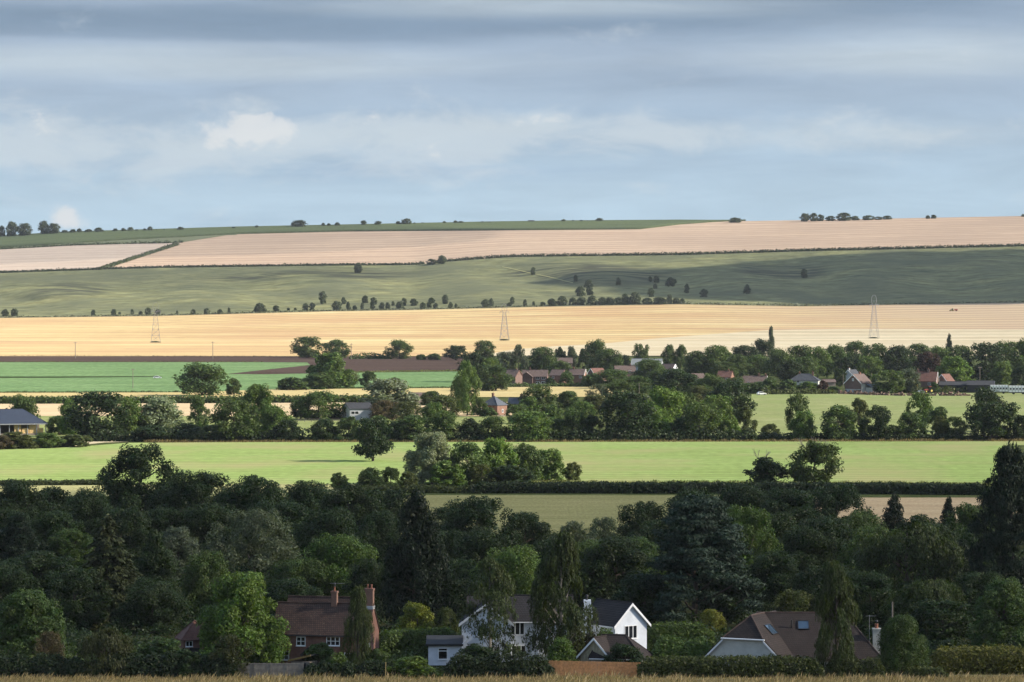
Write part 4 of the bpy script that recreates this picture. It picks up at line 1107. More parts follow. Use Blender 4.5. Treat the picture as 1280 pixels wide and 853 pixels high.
def white_house():
    d = 463
    r = site('white_house', 625, d, 'white rendered house with dark tiled roofs behind two birches', 'house', 0.0)
    # main range, ridge along x
    M = lm(2.6, 3.4)
    Lx, D, ev, rg = 13.5, 7.0, 5.15, 7.95
    walls(r, Lx, D, ev, rg, RENDER, M)
    rf = gable_roof(r, Lx, D, ev, rg, TILED, M, oh=0.3, ends=0.15)
    Fm = face(M, 'front', Lx, D)
    window(r, Fm, -0.35, 3.3, 1.85, 1.75, 3, 1, 0.11)
    window(r, Fm, -0.2, 0.75, 1.9, 1.25, 3, 1, 0.10)
    window(r, Fm, 3.4, 3.4, 1.3, 1.3, 2, 1, 0.10); window(r, Fm, 3.6, 0.8, 1.4, 1.25, 2, 1, 0.10)
    gutter(r, Lx, D, ev, rg, M, WHITE, oh=0.3)
    # buttressed foot of the wall beside the lower window
    MB().add([(1.3, 0.0, -0.2), (2.6, -0.9, -0.2), (2.6, 0.0, -0.2), (1.3, -0.02, 3.3), (1.9, -0.02, 3.3), (2.6, -0.02, 3.3)],
             [(0, 1, 4, 3), (1, 2, 5, 4), (0, 2, 1), (3, 4, 5)]).build('buttress', RENDER, r, Fm)
    # left cross wing with its gable towards the view
    M2 = lm(-1.75, 1.6) @ Matrix.Rotation(-math.pi/2, 4, 'Z')
    L2, D2, e2, r2 = 6.6, 6.3, 5.05, 7.4
    walls(r, L2, D2, e2, r2, RENDER, M2)
    gable_roof(r, L2, D2, e2, r2, TILED, M2, oh=0.38, ends=0.3)
    barge(r, L2, D2, e2, r2, M2, 1, WHITE, 0.38, 0.3, 0.3)
    F2 = face(M2, 'right', L2, D2)
    window(r, F2, -0.6, 3.2, 1.1, 1.45, 2, 1, 0.10); window(r, F2, 1.35, 0.85, 0.7, 1.15, 2, 4, 0.08)
    window(r, F2, -1.4, 0.8, 1.3, 1.2, 2, 1, 0.09)
    # flat-roofed extension
    M3 = lm(-7.1, -4.3)
    MB().box(-2.0, 2.3, -1.7, 2.2, -0.4, 2.62).build('extension_wall', RENDER, r, M3)
    ro = MB().sheet([(-2.3, -2.0, 2.75), (2.4, -2.0, 2.75), (2.4, 2.5, 3.45), (-2.3, 2.5, 3.45)], [(0, 1, 2, 3)], 0.2).build('extension_roof', FELT, r, M3)
    MB().box(-2.36, 2.46, -2.09, -2.01, 2.50, 2.76).build('fascia', BLACK, ro, M3)
    MB().add([(2.32, -2.0, 2.5), (3.4, 0.6, 3.6), (3.4, 0.6, 3.9), (2.32, -2.0, 2.8), (2.38, -2.0, 2.5), (3.46, 0.6, 3.6), (3.46, 0.6, 3.9), (2.38, -2.0, 2.8)],
             [(0, 1, 2, 3), (7, 6, 5, 4), (0, 4, 5, 1), (2, 6, 7, 3), (1, 5, 6, 2), (0, 3, 7, 4)]).build('bargeboard', WHITE, ro, M3)
    F3 = M3 @ Matrix.Translation((0, -1.7, 0))
    window(r, F3, -0.15, 0.75, 1.25, 1.5, 1, 1, 0.11)
    MB().box(-0.7, 0.4, -0.053, -0.003, 1.80, 1.90).build('window_transom', WHITE, r, F3)
    # right wing, turned, gable towards the view
    Mw = lm(14.9, 5.6, math.radians(36)) @ Matrix.Rotation(-math.pi/2, 4, 'Z')
    L4, D4, e4, r4 = 7.0, 5.2, 4.55, 7.05
    walls(r, L4, D4, e4, r4, RENDER, Mw)
    gable_roof(r, L4, D4, e4, r4, TILED, Mw, oh=0.42, ends=0.35)
    barge(r, L4, D4, e4, r4, Mw, 1, WHITE, 0.42, 0.35, 0.30)
    gutter(r, L4, D4, e4, r4, Mw, WHITE, oh=0.42, front=True); gutter(r, L4, D4, e4, r4, Mw, WHITE, oh=0.42, front=False)
    F4 = face(Mw, 'right', L4, D4)
    window(r, F4, -0.05, 2.55, 2.1, 1.75, 3, 1, 0.10); window(r, F4, 0.0, 0.4, 1.6, 1.2, 2, 1, 0.1)
    # link and white chimney stack between the ranges
    M5 = lm(11.0, 8.2)
    MB().box(-2.2, 2.4, -1.4, 2.4, -0.3, 5.0).build('link_wall', RENDER, r, M5)
    MB().box(-2.3, 2.5, -1.6, 2.5, 5.0, 5.2).build('link_roof', FELT, r, M5)
    ch = MB().prism([(-0.85, -0.3), (0.95, -0.3), (0.95, 4.6), (0.62, 7.3), (-0.30, 7.3), (-0.35, 4.9), (-0.85, 3.6)], -0.6, 0.6).build('chimney', RENDER, r, lm(11.2, 6.1))
    MB().lathe([(0.16, 7.3), (0.13, 7.75), (0.24, 7.78), (0.20, 7.95), (0.02, 8.0)], 10, (0.0, 0.0)).build('chimney_pot', BLACK, ch, lm(11.3, 6.1))
    aerial(rf, M, 1.8, 0.0, rg, 1.2, 1.2, 0.2)
white_house()

def garage():
    d = 450
    r = site('garage', 772, d, 'small garage with brown pyramid roof and cream boarded gable', 'garage', 0.0)
    rz = math.radians(-12)
    M = lm(0.4, 0, rz)
    Lx, D, ev, rg = 6.4, 5.6, 2.05, 4.35
    M2 = lm(-1.5, 0.1, math.radians(-36)) @ Matrix.Rotation(math.pi/2, 4, 'Z')
    L1, D1 = 4.6, 4.4
    walls(r, L1, D1, 2.1, 4.2, OCHRE, M2)
    gable_roof(r, L1, D1, 2.1, 4.2, TILEM, M2, oh=0.4, ends=0.3)
    barge(r, L1, D1, 2.1, 4.2, M2, -1, WHITE, 0.4, 0.3, 0.24)
    Fl = face(M2, 'left', L1, D1)
    mb = MB()
    for i in range(9): mb.box(-1.8+i*0.45-0.03, -1.8+i*0.45+0.03, -0.03, 0.0, 0.0, 2.2+max(0, 1.5-abs(-1.8+i*0.45)*0.95))
    mb.build('batten', BLACK if False else POLE, r, Fl)
    walls(r, Lx, D, ev, rg, CREAM, M, gl=False, gr=False)
    gable_roof(r, Lx, D, ev, rg, TILEM, M, oh=0.4, hipR=0.9, hipL=0.35, ends=0.3)
    gutter(r, Lx, D, ev, rg, M, WHITE, oh=0.4, pipe=False)
garage()

def bungalow():
    d = 447; x0 = 980
    r = site('bungalow', x0, d, 'cream bungalow with broad brown tiled roof, half hip and two skylights', 'bungalow')
    # plan in metres from the site point: wing running back to the right, main range across
    PL = Vector((-9.5, 2.4, 0)); PR = Vector((-0.4, -2.2, 0))
    mid = (PL+PR)/2; n = Vector((0.45, 0.893, 0)); ax = (PR-PL).normalized()
    zr, ze, zh = 7.0, 2.05, 4.35
    hip = mid + n*2.3
    J = mid + n*6.6
    def P(v, z): return (v.x, v.y, z)
    half_w = (PR-PL).length/2
    f = (zh-ze)/(zr-ze)
    HL = PL.lerp(mid, f); HR = PR.lerp(mid, f)
    ov = -n*0.3
    # gable wall
    w1 = [P(PL, -0.4), P(PR, -0.4), P(PR, ze-0.1), P(HR, zh-0.12), P(HL, zh-0.12), P(PL, ze-0.1)]
    back = [P(Vector((a[0], a[1], 0))+n*9.0, a[2]) for a in w1]
    MB().add(w1+back, [(0, 1, 2, 3, 4, 5), (1, 7, 8, 2), (6, 0, 5, 11), (7, 6, 11, 10, 9, 8)]).build('wall', CREAM, r)
    PLe = PL - ax*0.45; PRe = PR + ax*0.45; zeo = ze-0.4
    V = [P(PLe+ov, zeo), P(HL+ov, zh), P(HR+ov, zh), P(PRe+ov, zeo), P(hip, zr), P(J, zr), P(PRe+n*10.5, zeo), P(PLe+n*10.5, zeo), P(mid+n*10.2, zr)]
    rf = MB().sheet(V, [(1, 2, 4), (3, 6, 8, 4, 2), (7, 0, 1, 4, 8)], 0.16).build('roof', TILEM, r)
    # main range across to the right, ridge along x from J
    ym = J.y; Lm = 14.0
    xr0 = J.x
    De = 4.9
    V = [(xr0-1.0, ym, zr-0.01), (xr0+10.0, ym, zr-0.01), (xr0-3.0, ym-De-0.4, zeo), (xr0+Lm+0.4, ym-De-0.4, zeo), (xr0+Lm+0.4, ym+De+0.4, zeo), (xr0-3.0, ym+De+0.4, zeo)]
    r2 = MB().sheet(V, [(2, 3, 1, 0), (1, 3, 4), (4, 5, 0, 1)], 0.16).build('main_roof', TILEM, r)
    MB().box(xr0-1.2, xr0+Lm, ym-De, ym+De, -0.4, ze-0.25).build('main_wall', CREAM, r)
    # hip and ridge tiles
    rb = MB()
    for a, b in ((P(HL+ov, zh), P(hip, zr)), (P(HR+ov, zh), P(hip, zr)), (P(hip, zr), P(J, zr)), ((xr0-1.0, ym, zr), (xr0+10.0, ym, zr)), ((xr0+10.0, ym, zr), (xr0+Lm+0.4, ym-De-0.4, zeo))):
        rb.tube(a, b, 0.10)
    rb.build('ridge_tiles', simple('ridge_clay', (0.075, 0.050, 0.042), 0.85, vary=0.3, scale=2), rf)
    # white verge boards and the board under the hip
    for A, Z0, B, Z1 in ((PLe, zeo, HL, zh), (PRe, zeo, HR, zh)):
        a, b = P(A+ov*1.12, Z0-0.17), P(B+ov*1.12, Z1-0.17)
        bb = MB(); bb.add([a, b, (b[0], b[1], b[2]-0.26), (a[0], a[1], a[2]-0.26)] + [(q[0]+ov.x*0.2, q[1]+ov.y*0.2, q[2]) for q in (a, b, (b[0], b[1], b[2]-0.26), (a[0], a[1], a[2]-0.26))],
               [(0, 1, 2, 3), (7, 6, 5, 4), (0, 4, 5, 1), (2, 6, 7, 3), (1, 5, 6, 2), (0, 3, 7, 4)]); bb.build('bargeboard', WHITE, rf)
    MB().tube(P(HL+ov*1.3-ax*0.2, zh-0.12), P(HR+ov*1.3+ax*0.2, zh-0.12), 0.10).build('gutter', WHITE, rf)
    # skylights: one on the wing's right slope, one on the main range
    def skylight(c, ux, uz, nn, w, h):
        def pt(a, b, e): v = c+ux*a+uz*b+nn*e; return tuple(v)
        mb = MB()
        for (a0, a1, b0, b1) in ((-w/2, w/2, -h/2, -h/2+0.1), (-w/2, w/2, h/2-0.1, h/2), (-w/2, -w/2+0.09, -h/2, h/2), (w/2-0.09, w/2, -h/2, h/2)):
            vs = [pt(a0, b0, 0.0), pt(a1, b0, 0), pt(a1, b1, 0), pt(a0, b1, 0), pt(a0, b0, .12), pt(a1, b0, .12), pt(a1, b1, .12), pt(a0, b1, .12)]
            mb.add(vs, [(0, 3, 2, 1), (4, 5, 6, 7), (0, 1, 5, 4), (1, 2, 6, 5), (2, 3, 7, 6), (3, 0, 4, 7)])
        o = mb.build('skylight', BLACK, r)
        MB().add([pt(-w/2+.09, -h/2+.1, .07), pt(w/2-.09, -h/2+.1, .07), pt(w/2-.09, h/2-.1, .07), pt(-w/2+.09, h/2-.1, .07)], [(0, 1, 2, 3)]).build('pane', SKYL, o)
    dn = (ax*half_w + Vector((0, 0, ze-zr))).normalized()          # down the wing's right slope
    c = mid + n*4.1 + ax*half_w*0.38 + Vector((0, 0, zr+(ze-zr)*0.38))
    skylight(c+Vector((0, 0, 0.03)), n, -dn, n.cross(-dn) if n.cross(-dn).z > 0 else (-dn).cross(n), 1.9, 1.7)
    ds_ = Vector((0, -De-0.4, zeo-zr)).normalized()
    c = Vector((xr0+4.8, ym, zr)) + ds_*2.1
    nn = Vector((1, 0, 0)).cross(-ds_); nn = nn if nn.z > 0 else -nn
    skylight(c+Vector((0, 0, 0.03)), Vector((1, 0, 0)), -ds_, nn, 1.45, 1.45)
    v = Vector((xr0+3.3, ym, zr)) + ds_*2.5
    MB().tube(tuple(v), (v.x, v.y, v.z+0.9), 0.09).tube((v.x, v.y, v.z+0.9), (v.x, v.y, v.z+1.0), 0.13).build('vent_pipe', BLACK, r2)
    # white chimney at the right end, with its pot
    Mc = lm(11.85, 3.0)
    ch = MB().box(-0.45, 0.45, -0.4, 0.4, 1.0, 5.1).box(-0.52, 0.52, -0.47, 0.47, 5.1, 5.3).build('chimney', CREAM, r, Mc)
    MB().lathe([(0.22, 5.3), (0.2, 5.7), (0.24, 5.78), (0.24, 5.85)], 10).build('chimney_pot', POT, ch, Mc)
    MB().lathe([(0.05, 5.85), (0.05, 6.1), (0.2, 6.12), (0.16, 6.28), (0.02, 6.32)], 10).build('cowl', BLACK, ch, Mc)
    aerial(r, lm(11.0, 3.4), 0, 0, 2.0, 4.9, 1.3, 0.15)
bungalow()

def brick_hut():
    r = site('brick_hut', 243, 458, 'little outbuilding with red pyramid tiled roof half hidden by tree', 'outbuilding', 0.3)
    M = lm(0, 0)
    walls(r, 3.6, 3.4, 3.6, 5.4, BRICK, M, gl=False, gr=False)
    gable_roof(r, 3.6, 3.4, 3.6, 5.4, TILER, M, oh=0.35, hipL=1.0, hipR=1.0, ends=0.35)
    Fm = face(M, 'front', 3.6, 3.4)
    door(r, Fm, -0.4, 1.3, 2.3, BLACK); window(r, Fm, -1.1, 2.5, 0.9, 0.7, 2, 1, 0.06)
brick_hut()

def shed():
    r = site('garden_shed', 380, 443, 'low garden shed with mossy orange edged roof behind concrete fence', 'shed', math.radians(-25))
    MB().box(-1.3, 1.3, -1.0, 1.0, -0.3, 1.85).build('wall', POLE, r)
    o = MB().sheet([(-1.55, -1.25, 2.0), (1.55, -1.25, 2.75), (1.55, 1.25, 2.75), (-1.55, 1.25, 2.0)], [(0, 1, 2, 3)], 0.12).build('roof', FELT, r)
    MB().sheet([(-1.58, -1.34, 2.03), (1.58, -1.34, 2.80), (1.58, -1.26, 2.80), (-1.58, -1.26, 2.03)], [(0, 1, 2, 3)], 0.22).build('fascia', simple('mossy_board', (0.22, 0.15, 0.05), 0.9, vary=0.4, scale=3), o)
    door(r, lm(0.2, -1.0), 0.2, 0.8, 1.7, BLACK)
shed()

# fences
def board_fence():
    d = 441
    r = site('board_fence', 744.5, d, 'orange brown close boarded timber fence before the white house', 'fence')
    rng = random.Random(5); Wt = 119/F*d
    mb = MB(); x = -Wt/2
    while x < Wt/2-0.02:
        w_ = rng.uniform(0.135, 0.155); t = 2.06-0.26*(x+Wt/2)/Wt+rng.uniform(-0.025, 0.02)
        mb.box(x, x+w_-0.012, -0.02+rng.uniform(-.008, .008), 0.012, 0.0, t); x += w_
    mb.build('boards', TIMBER, r)
    MB().box(-Wt/2, Wt/2, 0.014, 0.08, 0.4, 0.48).box(-Wt/2, Wt/2, 0.014, 0.08, 1.2, 1.28).build('rail', TIMBER, r)
    for i in range(6):
        xx = -Wt/2+Wt*i/5; MB().box(xx-0.05, xx+0.05, 0.082, 0.18, -0.3, 1.65).build('post', TIMBER, r)
board_fence()

def panel_fence():
    d = 440
    r = site('panel_fence', 338, d, 'grey brown concrete panel fence below the bright round tree', 'fence')
    Wt = 81/F*d
    n = 4
    for i in range(n):
        a, b = -Wt/2+Wt*i/n+0.07, -Wt/2+Wt*(i+1)/n-0.07
        o = MB().box(a, b, -0.03, 0.03, 0, 1.02).box(a, b, -0.05, 0.05, 1.02, 1.12).box(a, b, -0.032, 0.032, 1.12, 1.72).box(a, b, -0.06, 0.06, 1.72, 1.80).build('panel', CONC, r)
    for i in range(n+1):
        xx = -Wt/2+Wt*i/n; MB().box(xx-0.065, xx+0.065, -0.08, 0.08, -0.2, 1.86).build('post', CONC, r)
panel_fence()

def post(name, px, d, hgt, w_, mat, label, lean=0.0):
    r = MB().box(-w_/2, w_/2, -w_/2, w_/2, -0.2, hgt-w_*0.6).add([(-w_/2, -w_/2, hgt-w_*0.6), (w_/2, -w_/2, hgt-w_*0.6), (w_/2, w_/2, hgt-w_*0.6), (-w_/2, w_/2, hgt-w_*0.6), (0, 0, hgt)], [(0, 1, 4), (1, 2, 4), (2, 3, 4), (3, 0, 4)]).build(name, mat)
    r.location = ((px-CX)/F*d, d, zslope(d) if d < 452 else 0); r.rotation_euler = (0, lean, 0)
    return tag(r, label, 'post')
post('marker_post', 481.5, 438, 2.05, 0.10, POST, 'pale yellow wooden post standing in the dry grass', 0.03)

def utility_pole(px, base, top, label, arm=1.6, group=None, lamp=False):
    d = depth(px, base); X, Y, Z = world(px, base); hgt = (base-top)/F*d
    r = tag(empty('utility_pole', (X, Y, Z), 0.25), label, 'pole', group)
    k = max(0.14, 0.00022*d*0.45)
    MB().tube((0, 0, -0.5), (0, 0, hgt), k, k*0.7, 8).build('pole', POLE, r)
    if arm:
        a = MB().box(-arm/2, arm/2, -0.08, 0.08, hgt-0.75, hgt-0.55).build('crossarm', POLE, r)
        for s in (-0.46, 0.0, 0.46):
            MB().lathe([(0.05, hgt-0.55), (0.09, hgt-0.45), (0.05, hgt-0.38), (0.08, hgt-0.3), (0.02, hgt-0.22)], 6, (s*arm, 0)).build('insulator', GREYM, a)
    return r
utility_pole(562, ground_px(505), 742, 'thin grey pole rising behind the yellow shrub by the hedge', 0)
utility_pole(1116, ground_px(468), 753, 'dark bare pole behind the clipped dome bush', 0)
utility_pole(94, 448.5, 427.5, 'thin pole at the ploughed edge in front of the gold stubble', 2.2)
utility_pole(266, 450, 427, 'thin pole with crossarm above the dark oak by ploughed strip', 2.2)
utility_pole(166, 486, 460.5, 'pale pole standing alone in the dark green crop field', 2.0)
utility_pole(439, 450, 429.5, 'thin pole beside the pair of round trees at stubble edge', 2.0)
utility_pole(600, 453, 433, 'pole in front of the tall village tree by the stubble', 2.0)
utility_pole(1225, 489, 458, 'tall pale pole rising between dark sheds and the wood', 1.8)
utility_pole(1054, 491, 468, 'slim pole at the corner of the brick gabled house', 0)
utility_pole(1089.5, 489, 466.5, 'slim pole behind the lean-to of the brick gabled house', 0)
utility_pole(799, 500, 479, 'short bare pole among the trees below the village roofs', 0)

# pylons
def pylon(px, base, top, label):
    d = depth(px, base); X, Y, Z = world(px, base); hh = (base-top)/F*d
    r = tag(empty('electricity_pylon', (X, Y, Z), 0.12), label, 'pylon', 'lattice pylons crossing the stubble')
    t = 0.105
    def hw(z): return 4.3+(1.25-4.3)*min(1, z/(hh*0.77))**0.85
    lev = [0, 0.17, 0.32, 0.45, 0.56, 0.66, 0.77]
    cs = ((-1, -1), (1, -1), (1, 1), (-1, 1))
    for sx, sy in cs:
        mb = MB(); mb.path([(sx*hw(l*hh), sy*hw(l*hh), l*hh-(0.5 if l == 0 else 0)) for l in lev], [t*1.25]*7, 4); mb.build('leg', STEEL, r)
    br = MB()
    for a, b in zip(lev[:-1], lev[1:]):
        for i in range(4):
            p, q = cs[i], cs[(i+1) % 4]; wa, wb = hw(a*hh), hw(b*hh)
            br.tube((p[0]*wa, p[1]*wa, a*hh), (q[0]*wb, q[1]*wb, b*hh), t*0.75, n=3); br.tube((q[0]*wa, q[1]*wa, a*hh), (p[0]*wb, p[1]*wb, b*hh), t*0.75, n=3)
            br.tube((p[0]*wb, p[1]*wb, b*hh), (q[0]*wb, q[1]*wb, b*hh), t*0.7, n=3)
    br.build('bracing', STEEL, r)
    z0 = 0.77*hh; ar = MB()
    for s in (-1, 1):
        ar.tube((s*1.2, 0.9, z0), (s*4.4, 0, z0+0.3), t, n=4); ar.tube((s*1.2, -0.9, z0), (s*4.4, 0, z0+0.3), t, n=4); ar.tube((s*1.2, 0, z0+1.6), (s*4.4, 0, z0+0.3), t, n=4)
    ar.tube((-4.4, 0, z0+0.3), (4.4, 0, z0+0.3), t, n=4)
    ar.build('crossarm', STEEL, r)
    hd = MB(); pts = [(1.2, z0), (2.3, hh*0.84), (2.5, hh*0.90), (1.9, hh*0.96), (0.7, hh), (-0.7, hh), (-1.9, hh*0.96), (-2.5, hh*0.90), (-2.3, hh*0.84), (-1.2, z0)]
    for y in (-0.5, 0.5):
        for a, b in zip(pts[:-1], pts[1:]): hd.tube((a[0], y, a[1]), (b[0], y, b[1]), t*1.1, n=4)
    for a in pts: hd.tube((a[0], -0.5, a[1]), (a[0], 0.5, a[1]), t, n=3)
    hd.tube((-2.4, 0, hh*0.87), (2.4, 0, hh*0.87), t*0.8, n=4)
    hd.build('head_frame', STEEL, r)
    ins = MB()
    for x_, z_ in ((-4.2, z0+0.2), (4.2, z0+0.2), (0, hh*0.87)): ins.tube((x_, 0, z_), (x_, 0, z_-2.0), 0.13, n=5)
    ins.build('insulators', GREYM, r)
pylon(194.5, 428, 378, 'lattice pylon in gold stubble before the row of small bushes')
pylon(630.5, 425.5, 380, 'lattice pylon in gold stubble beyond the village trees')
pylon(1092.5, 423, 369, 'tallest looking lattice pylon on pale stubble beyond the wood')

# ---------------- far houses: kit call
def house(name, px, base, Lx, D, ev, rg, rz, wall, roof, label, cat='house', hipL=0, hipR=0, wins=(), chim=(), bargeL=None, bargeR=None, extra=None, group=None, endw=()):
    d = depth(px, base); X, Y, Z = world(px, base)
    r = tag(empty(name, (X, Y, Z), math.radians(rz)), label, cat, group)
    M = lm(0, 0)
    walls(r, Lx, D, ev, rg, wall, M, gl=not hipL, gr=not hipR)
    rf = gable_roof(r, Lx, D, ev, rg, roof, M, hipL=hipL, hipR=hipR)
    Fm = face(M, 'front', Lx, D)
    for wv in wins: window(r, Fm, wv[0], wv[1], wv[2], wv[3], 2, 1, 0.10, sill=False)
    for side, x, z, w_, h_ in endw: window(r, face(M, side, Lx, D), x, z, w_, h_, 2, 1, 0.10, sill=False)
    for c in chim: chimney(rf, M, c[0], c[1] if len(c) > 3 else 0, rg-0.9, rg+c[-2], c[-1], 0.6, wall if wall not in (RENDER, CREAM) else BRICKO, 1)
    if bargeL: barge(r, Lx, D, ev, rg, M, -1, bargeL, w=0.3)
    if bargeR: barge(r, Lx, D, ev, rg, M, 1, bargeR, w=0.3)
    if extra: extra(r, M)
    return r

W2 = [(-2.6, 3.2, 1.3, 1.2), (2.4, 3.2, 1.3, 1.2), (-2.6, 0.9, 1.5, 1.2), (2.4, 0.9, 1.5, 1.2)]
# left barn: open front, straw inside
def barn():
    px, base = 8, 545; d = depth(px, base)
    r = tag(empty('open_barn', world(px, base), math.radians(17)), 'open fronted barn with slate blue roof sheltering stacked straw', 'barn')
    Lx, D, ev, rg = 27.0, 13.0, 4.2, 8.3
    M = lm(-0.6, 6.5)
    rf = gable_roof(r, Lx, D, ev, rg, SHEETR, M, oh=0.6, hipL=1.0, hipR=1.0, ends=0.6)
    MB().box(-Lx/2, Lx/2, D/2-0.15, D/2, -0.3, ev-0.1).box(-Lx/2, -Lx/2+0.15, -D/2, D/2-0.16, -0.3, ev-0.1).build('back_wall', POLE, r, M)
    MB().box(-Lx/2-0.7, Lx/2+0.7, -D/2-0.75, -D/2-0.6, ev-0.62, ev-0.28).build('fascia', GREYM, rf, M)
    for i in range(10):
        x = -Lx/2+Lx*i/9; MB().box(x-0.13, x+0.13, -D/2+0.02, -D/2+0.28, -0.3, ev-0.25).build('post', GREYM, r, M)
    b = MB(); rg_ = random.Random(3)
    b.box(-Lx/2, Lx/2, -D/2+0.14, -D/2+0.26, -0.3, 0.7)
    b.build('boarding', POLE, r, M)
    k = 0
    for x in (4.3, 6.8, 9.2, 11.6):
        for z in range(3):
            if z == 2 and x in (6.8, 11.6): continue
            o = tag(MB().box(-1.1, 1.1, -0.6, 0.6, 0.0, 1.17).build('straw_bale', STRAW), None, 'bale', 'straw bales stacked in the open barn')
            o['label'] = 'big straw bale stacked under the open barn roof'
            p = r.matrix_basis @ Vector((x-0.6, 0.95+rg_.uniform(-.08, .08), z*1.18)); o.location = p; o.rotation_euler = (0, 0, math.radians(17)+rg_.uniform(-.02, .02))
barn()
bpy.context.view_layer.update()

house('barn', 447, 525, 9.0, 11.0, 4.2, 6.1, 18, GREYR, FELT, 'pale grey farm barn half hidden by the silver willow', 'barn', endw=(('left', 0, 1.2, 2.4, 2.0),), wins=[(-2.6, 2.2, 3.0, 1.2)])
house('farm_shed', 529, 506, 12, 8, 3.4, 4.8, 12, POLE, TILEP, 'low brown roofed shed behind the silver willow', 'shed')
def hipext(r, M):
    MB().box(-8.2, -3.4, -2.6, 0.5, 2.45, 2.62).build('veranda_roof', SLATE, r, M)
    for x in (-8.0, -6.0, -4.2): MB().box(x-0.12, x+0.12, -2.5, -2.28, 0, 2.45).build('veranda_post', WHITE, r, M)
    MB().box(-8.1, -3.5, 0.3, 0.42, 0, 2.45).build('veranda_wall', BLACK, r, M)
house('hipped_house', 618, 519, 7.0, 7.0, 4.0, 7.0, -32, BRICKO, SLATE, 'orange brick house with blue slate hipped roof and veranda', hipL=1, hipR=1, wins=W2[:1]+W2[2:3], chim=[(-0.6, 1.3, 0.8)], extra=hipext, endw=(('right', 0.3, 1.0, 1.2, 1.3),))
house('slate_cottage', 645, 516, 5.2, 5.0, 3.6, 5.6, -14, BRICKD, SLATE, 'small slate roofed cottage with tall brick chimney beside thicket', chim=[(2.2, 1.6, 1.0)], wins=[(0, 1.6, 1.2, 1.2)])
house('terrace_house', 640, 482, 8.0, 8.0, 4.6, 7.6, -28, BRICKD, TILEP, 'brick house with grey roof at the start of the village row', bargeR=TILER, wins=W2[:2], chim=[(2.5, 0.7, 0.8)])
def brickwing(r, M):
    M2 = lm(-3.8, -3.6) @ Matrix.Rotation(-math.pi/2, 4, 'Z')
    walls(r, 4.4, 6.0, 4.2, 6.4, BRICKD, M2); gable_roof(r, 6.0, 6.0, 4.2, 6.4, TILEP, M2)
house('terrace_house', 669, 481.5, 12.5, 7.0, 4.4, 7.4, -6, BRICKD, TILEP, 'long brick house with front gable and white windows', wins=[(1.6, 2.9, 1.9, 1.3), (4.4, 2.9, 1.9, 1.3), (1.6, 0.7, 1.9, 1.2), (4.4, 0.7, 1.9, 1.2)], extra=brickwing, chim=[(-2.6, 0.9, 0.8)])
house('terrace_house', 698, 481, 6.5, 7.5, 4.8, 7.4, -24, BRICKO, TILEP, 'orange brick house half hidden by a round garden tree', wins=[(-1.2, 3.0, 1.3, 1.2), (-1.2, 0.8, 1.3, 1.2)], endw=(('right', 0, 3.0, 1.2, 1.2),))
house('terrace_house', 722, 480, 8.0, 7.0, 4.6, 7.4, -14, BRICKO, TILEP, 'brick house with plain ridge behind a dark garden bush', wins=[(2.2, 3.0, 1.3, 1.2)], bargeR=WHITE, chim=[(-2, 0.8, 0.8)])
house('cottage', 746, 479, 8.0, 6.5, 4.2, 7.4, 40, BRICKD, TILER, 'red roofed house with gable turned at the row end', bargeL=WHITE, wins=[(0, 2.6, 1.3, 1.2)])
house('brick_cottage', 706, 462.5, 9, 7, 4.2, 7.0, 0, BRICKD, TILEP, 'house roof glimpsed between the back row village trees', wins=W2[:2])
house('long_barn', 809, 467, 17, 12, 5.0, 8.2, -8, GREYR, simple('pale_sheet_roof', (0.17, 0.185, 0.19), 0.6, 0.3, vary=0.08, scale=0.5), 'long barn with pale sheet roof among the village trees', 'barn', bargeL=WHITE, endw=(('left', 0, 1.0, 3.0, 3.0),))
house('cottage', 781, 473, 11, 7, 3.8, 6.6, 4, BRICKD, TILEP, 'brown roofed house just in front of the pale barn', wins=W2[:2], chim=[(3, 0.8, 0.8)])
house('cottage', 836, 473, 7.5, 7, 4.6, 7.6, -30, RENDER, TILEP, 'white gabled house with brown roof under tall twin trees', bargeR=WHITE, wins=[(0, 2.8, 1.3, 1.2)])
house('cottage', 872, 482, 6, 6, 3.6, 5.8, 15, RENDER, TILEP, 'small white walled cottage peeping above dark oaks', wins=[(0, 1.5, 1.2, 1.2)])
house('cottage', 907, 483, 7, 6.5, 4.6, 7.4, -20, BRICKO, TILER, 'pinkish brick house sunk among the wood edge trees', wins=[(-1.2, 3, 1.2, 1.2), (1.6, 3, 1.2, 1.2)], chim=[(1.5, 0.8, 0.8)])
house('cottage', 944, 489, 11, 7, 4.0, 7.0, -10, CREAM, TILEP, 'white cottage with slate brown roof and two chimneys', chim=[(1.8, 1.1, 0.9), (5.0, 1.0, 0.9)], bargeR=WHITE, wins=W2[:2])
house('hipped_house', 1006, 487, 14, 9, 4.4, 7.4, -12, CREAM, SLATED, 'wide slate hipped house behind clipped garden bushes', hipL=1, hipR=1, chim=[(3.8, 1.0, 0.9), (-2.5, 0.7, 0.8)], wins=W2[:2], endw=(('right', 0, 2.6, 1.3, 1.3),))
house('farm_shed', 1036, 486, 6.0, 5.0, 3.2, 4.3, 4, POLE, TILEP, 'low brown shed between hedge and dark tree', 'shed')
def leanto(r, M):
    M2 = lm(4.9, 1.2)
    MB().box(-0.8, 2.6, -3.0, 3.0, -0.3, 3.0).build('lean_to_wall', CREAM, r, M2)
    MB().sheet([(-0.9, -3.3, 4.9), (3.0, -3.3, 2.9), (3.0, 3.3, 2.9), (-0.9, 3.3, 4.9)], [(0, 1, 2, 3)], 0.15).build('lean_to_roof', SLATE, r, M2)
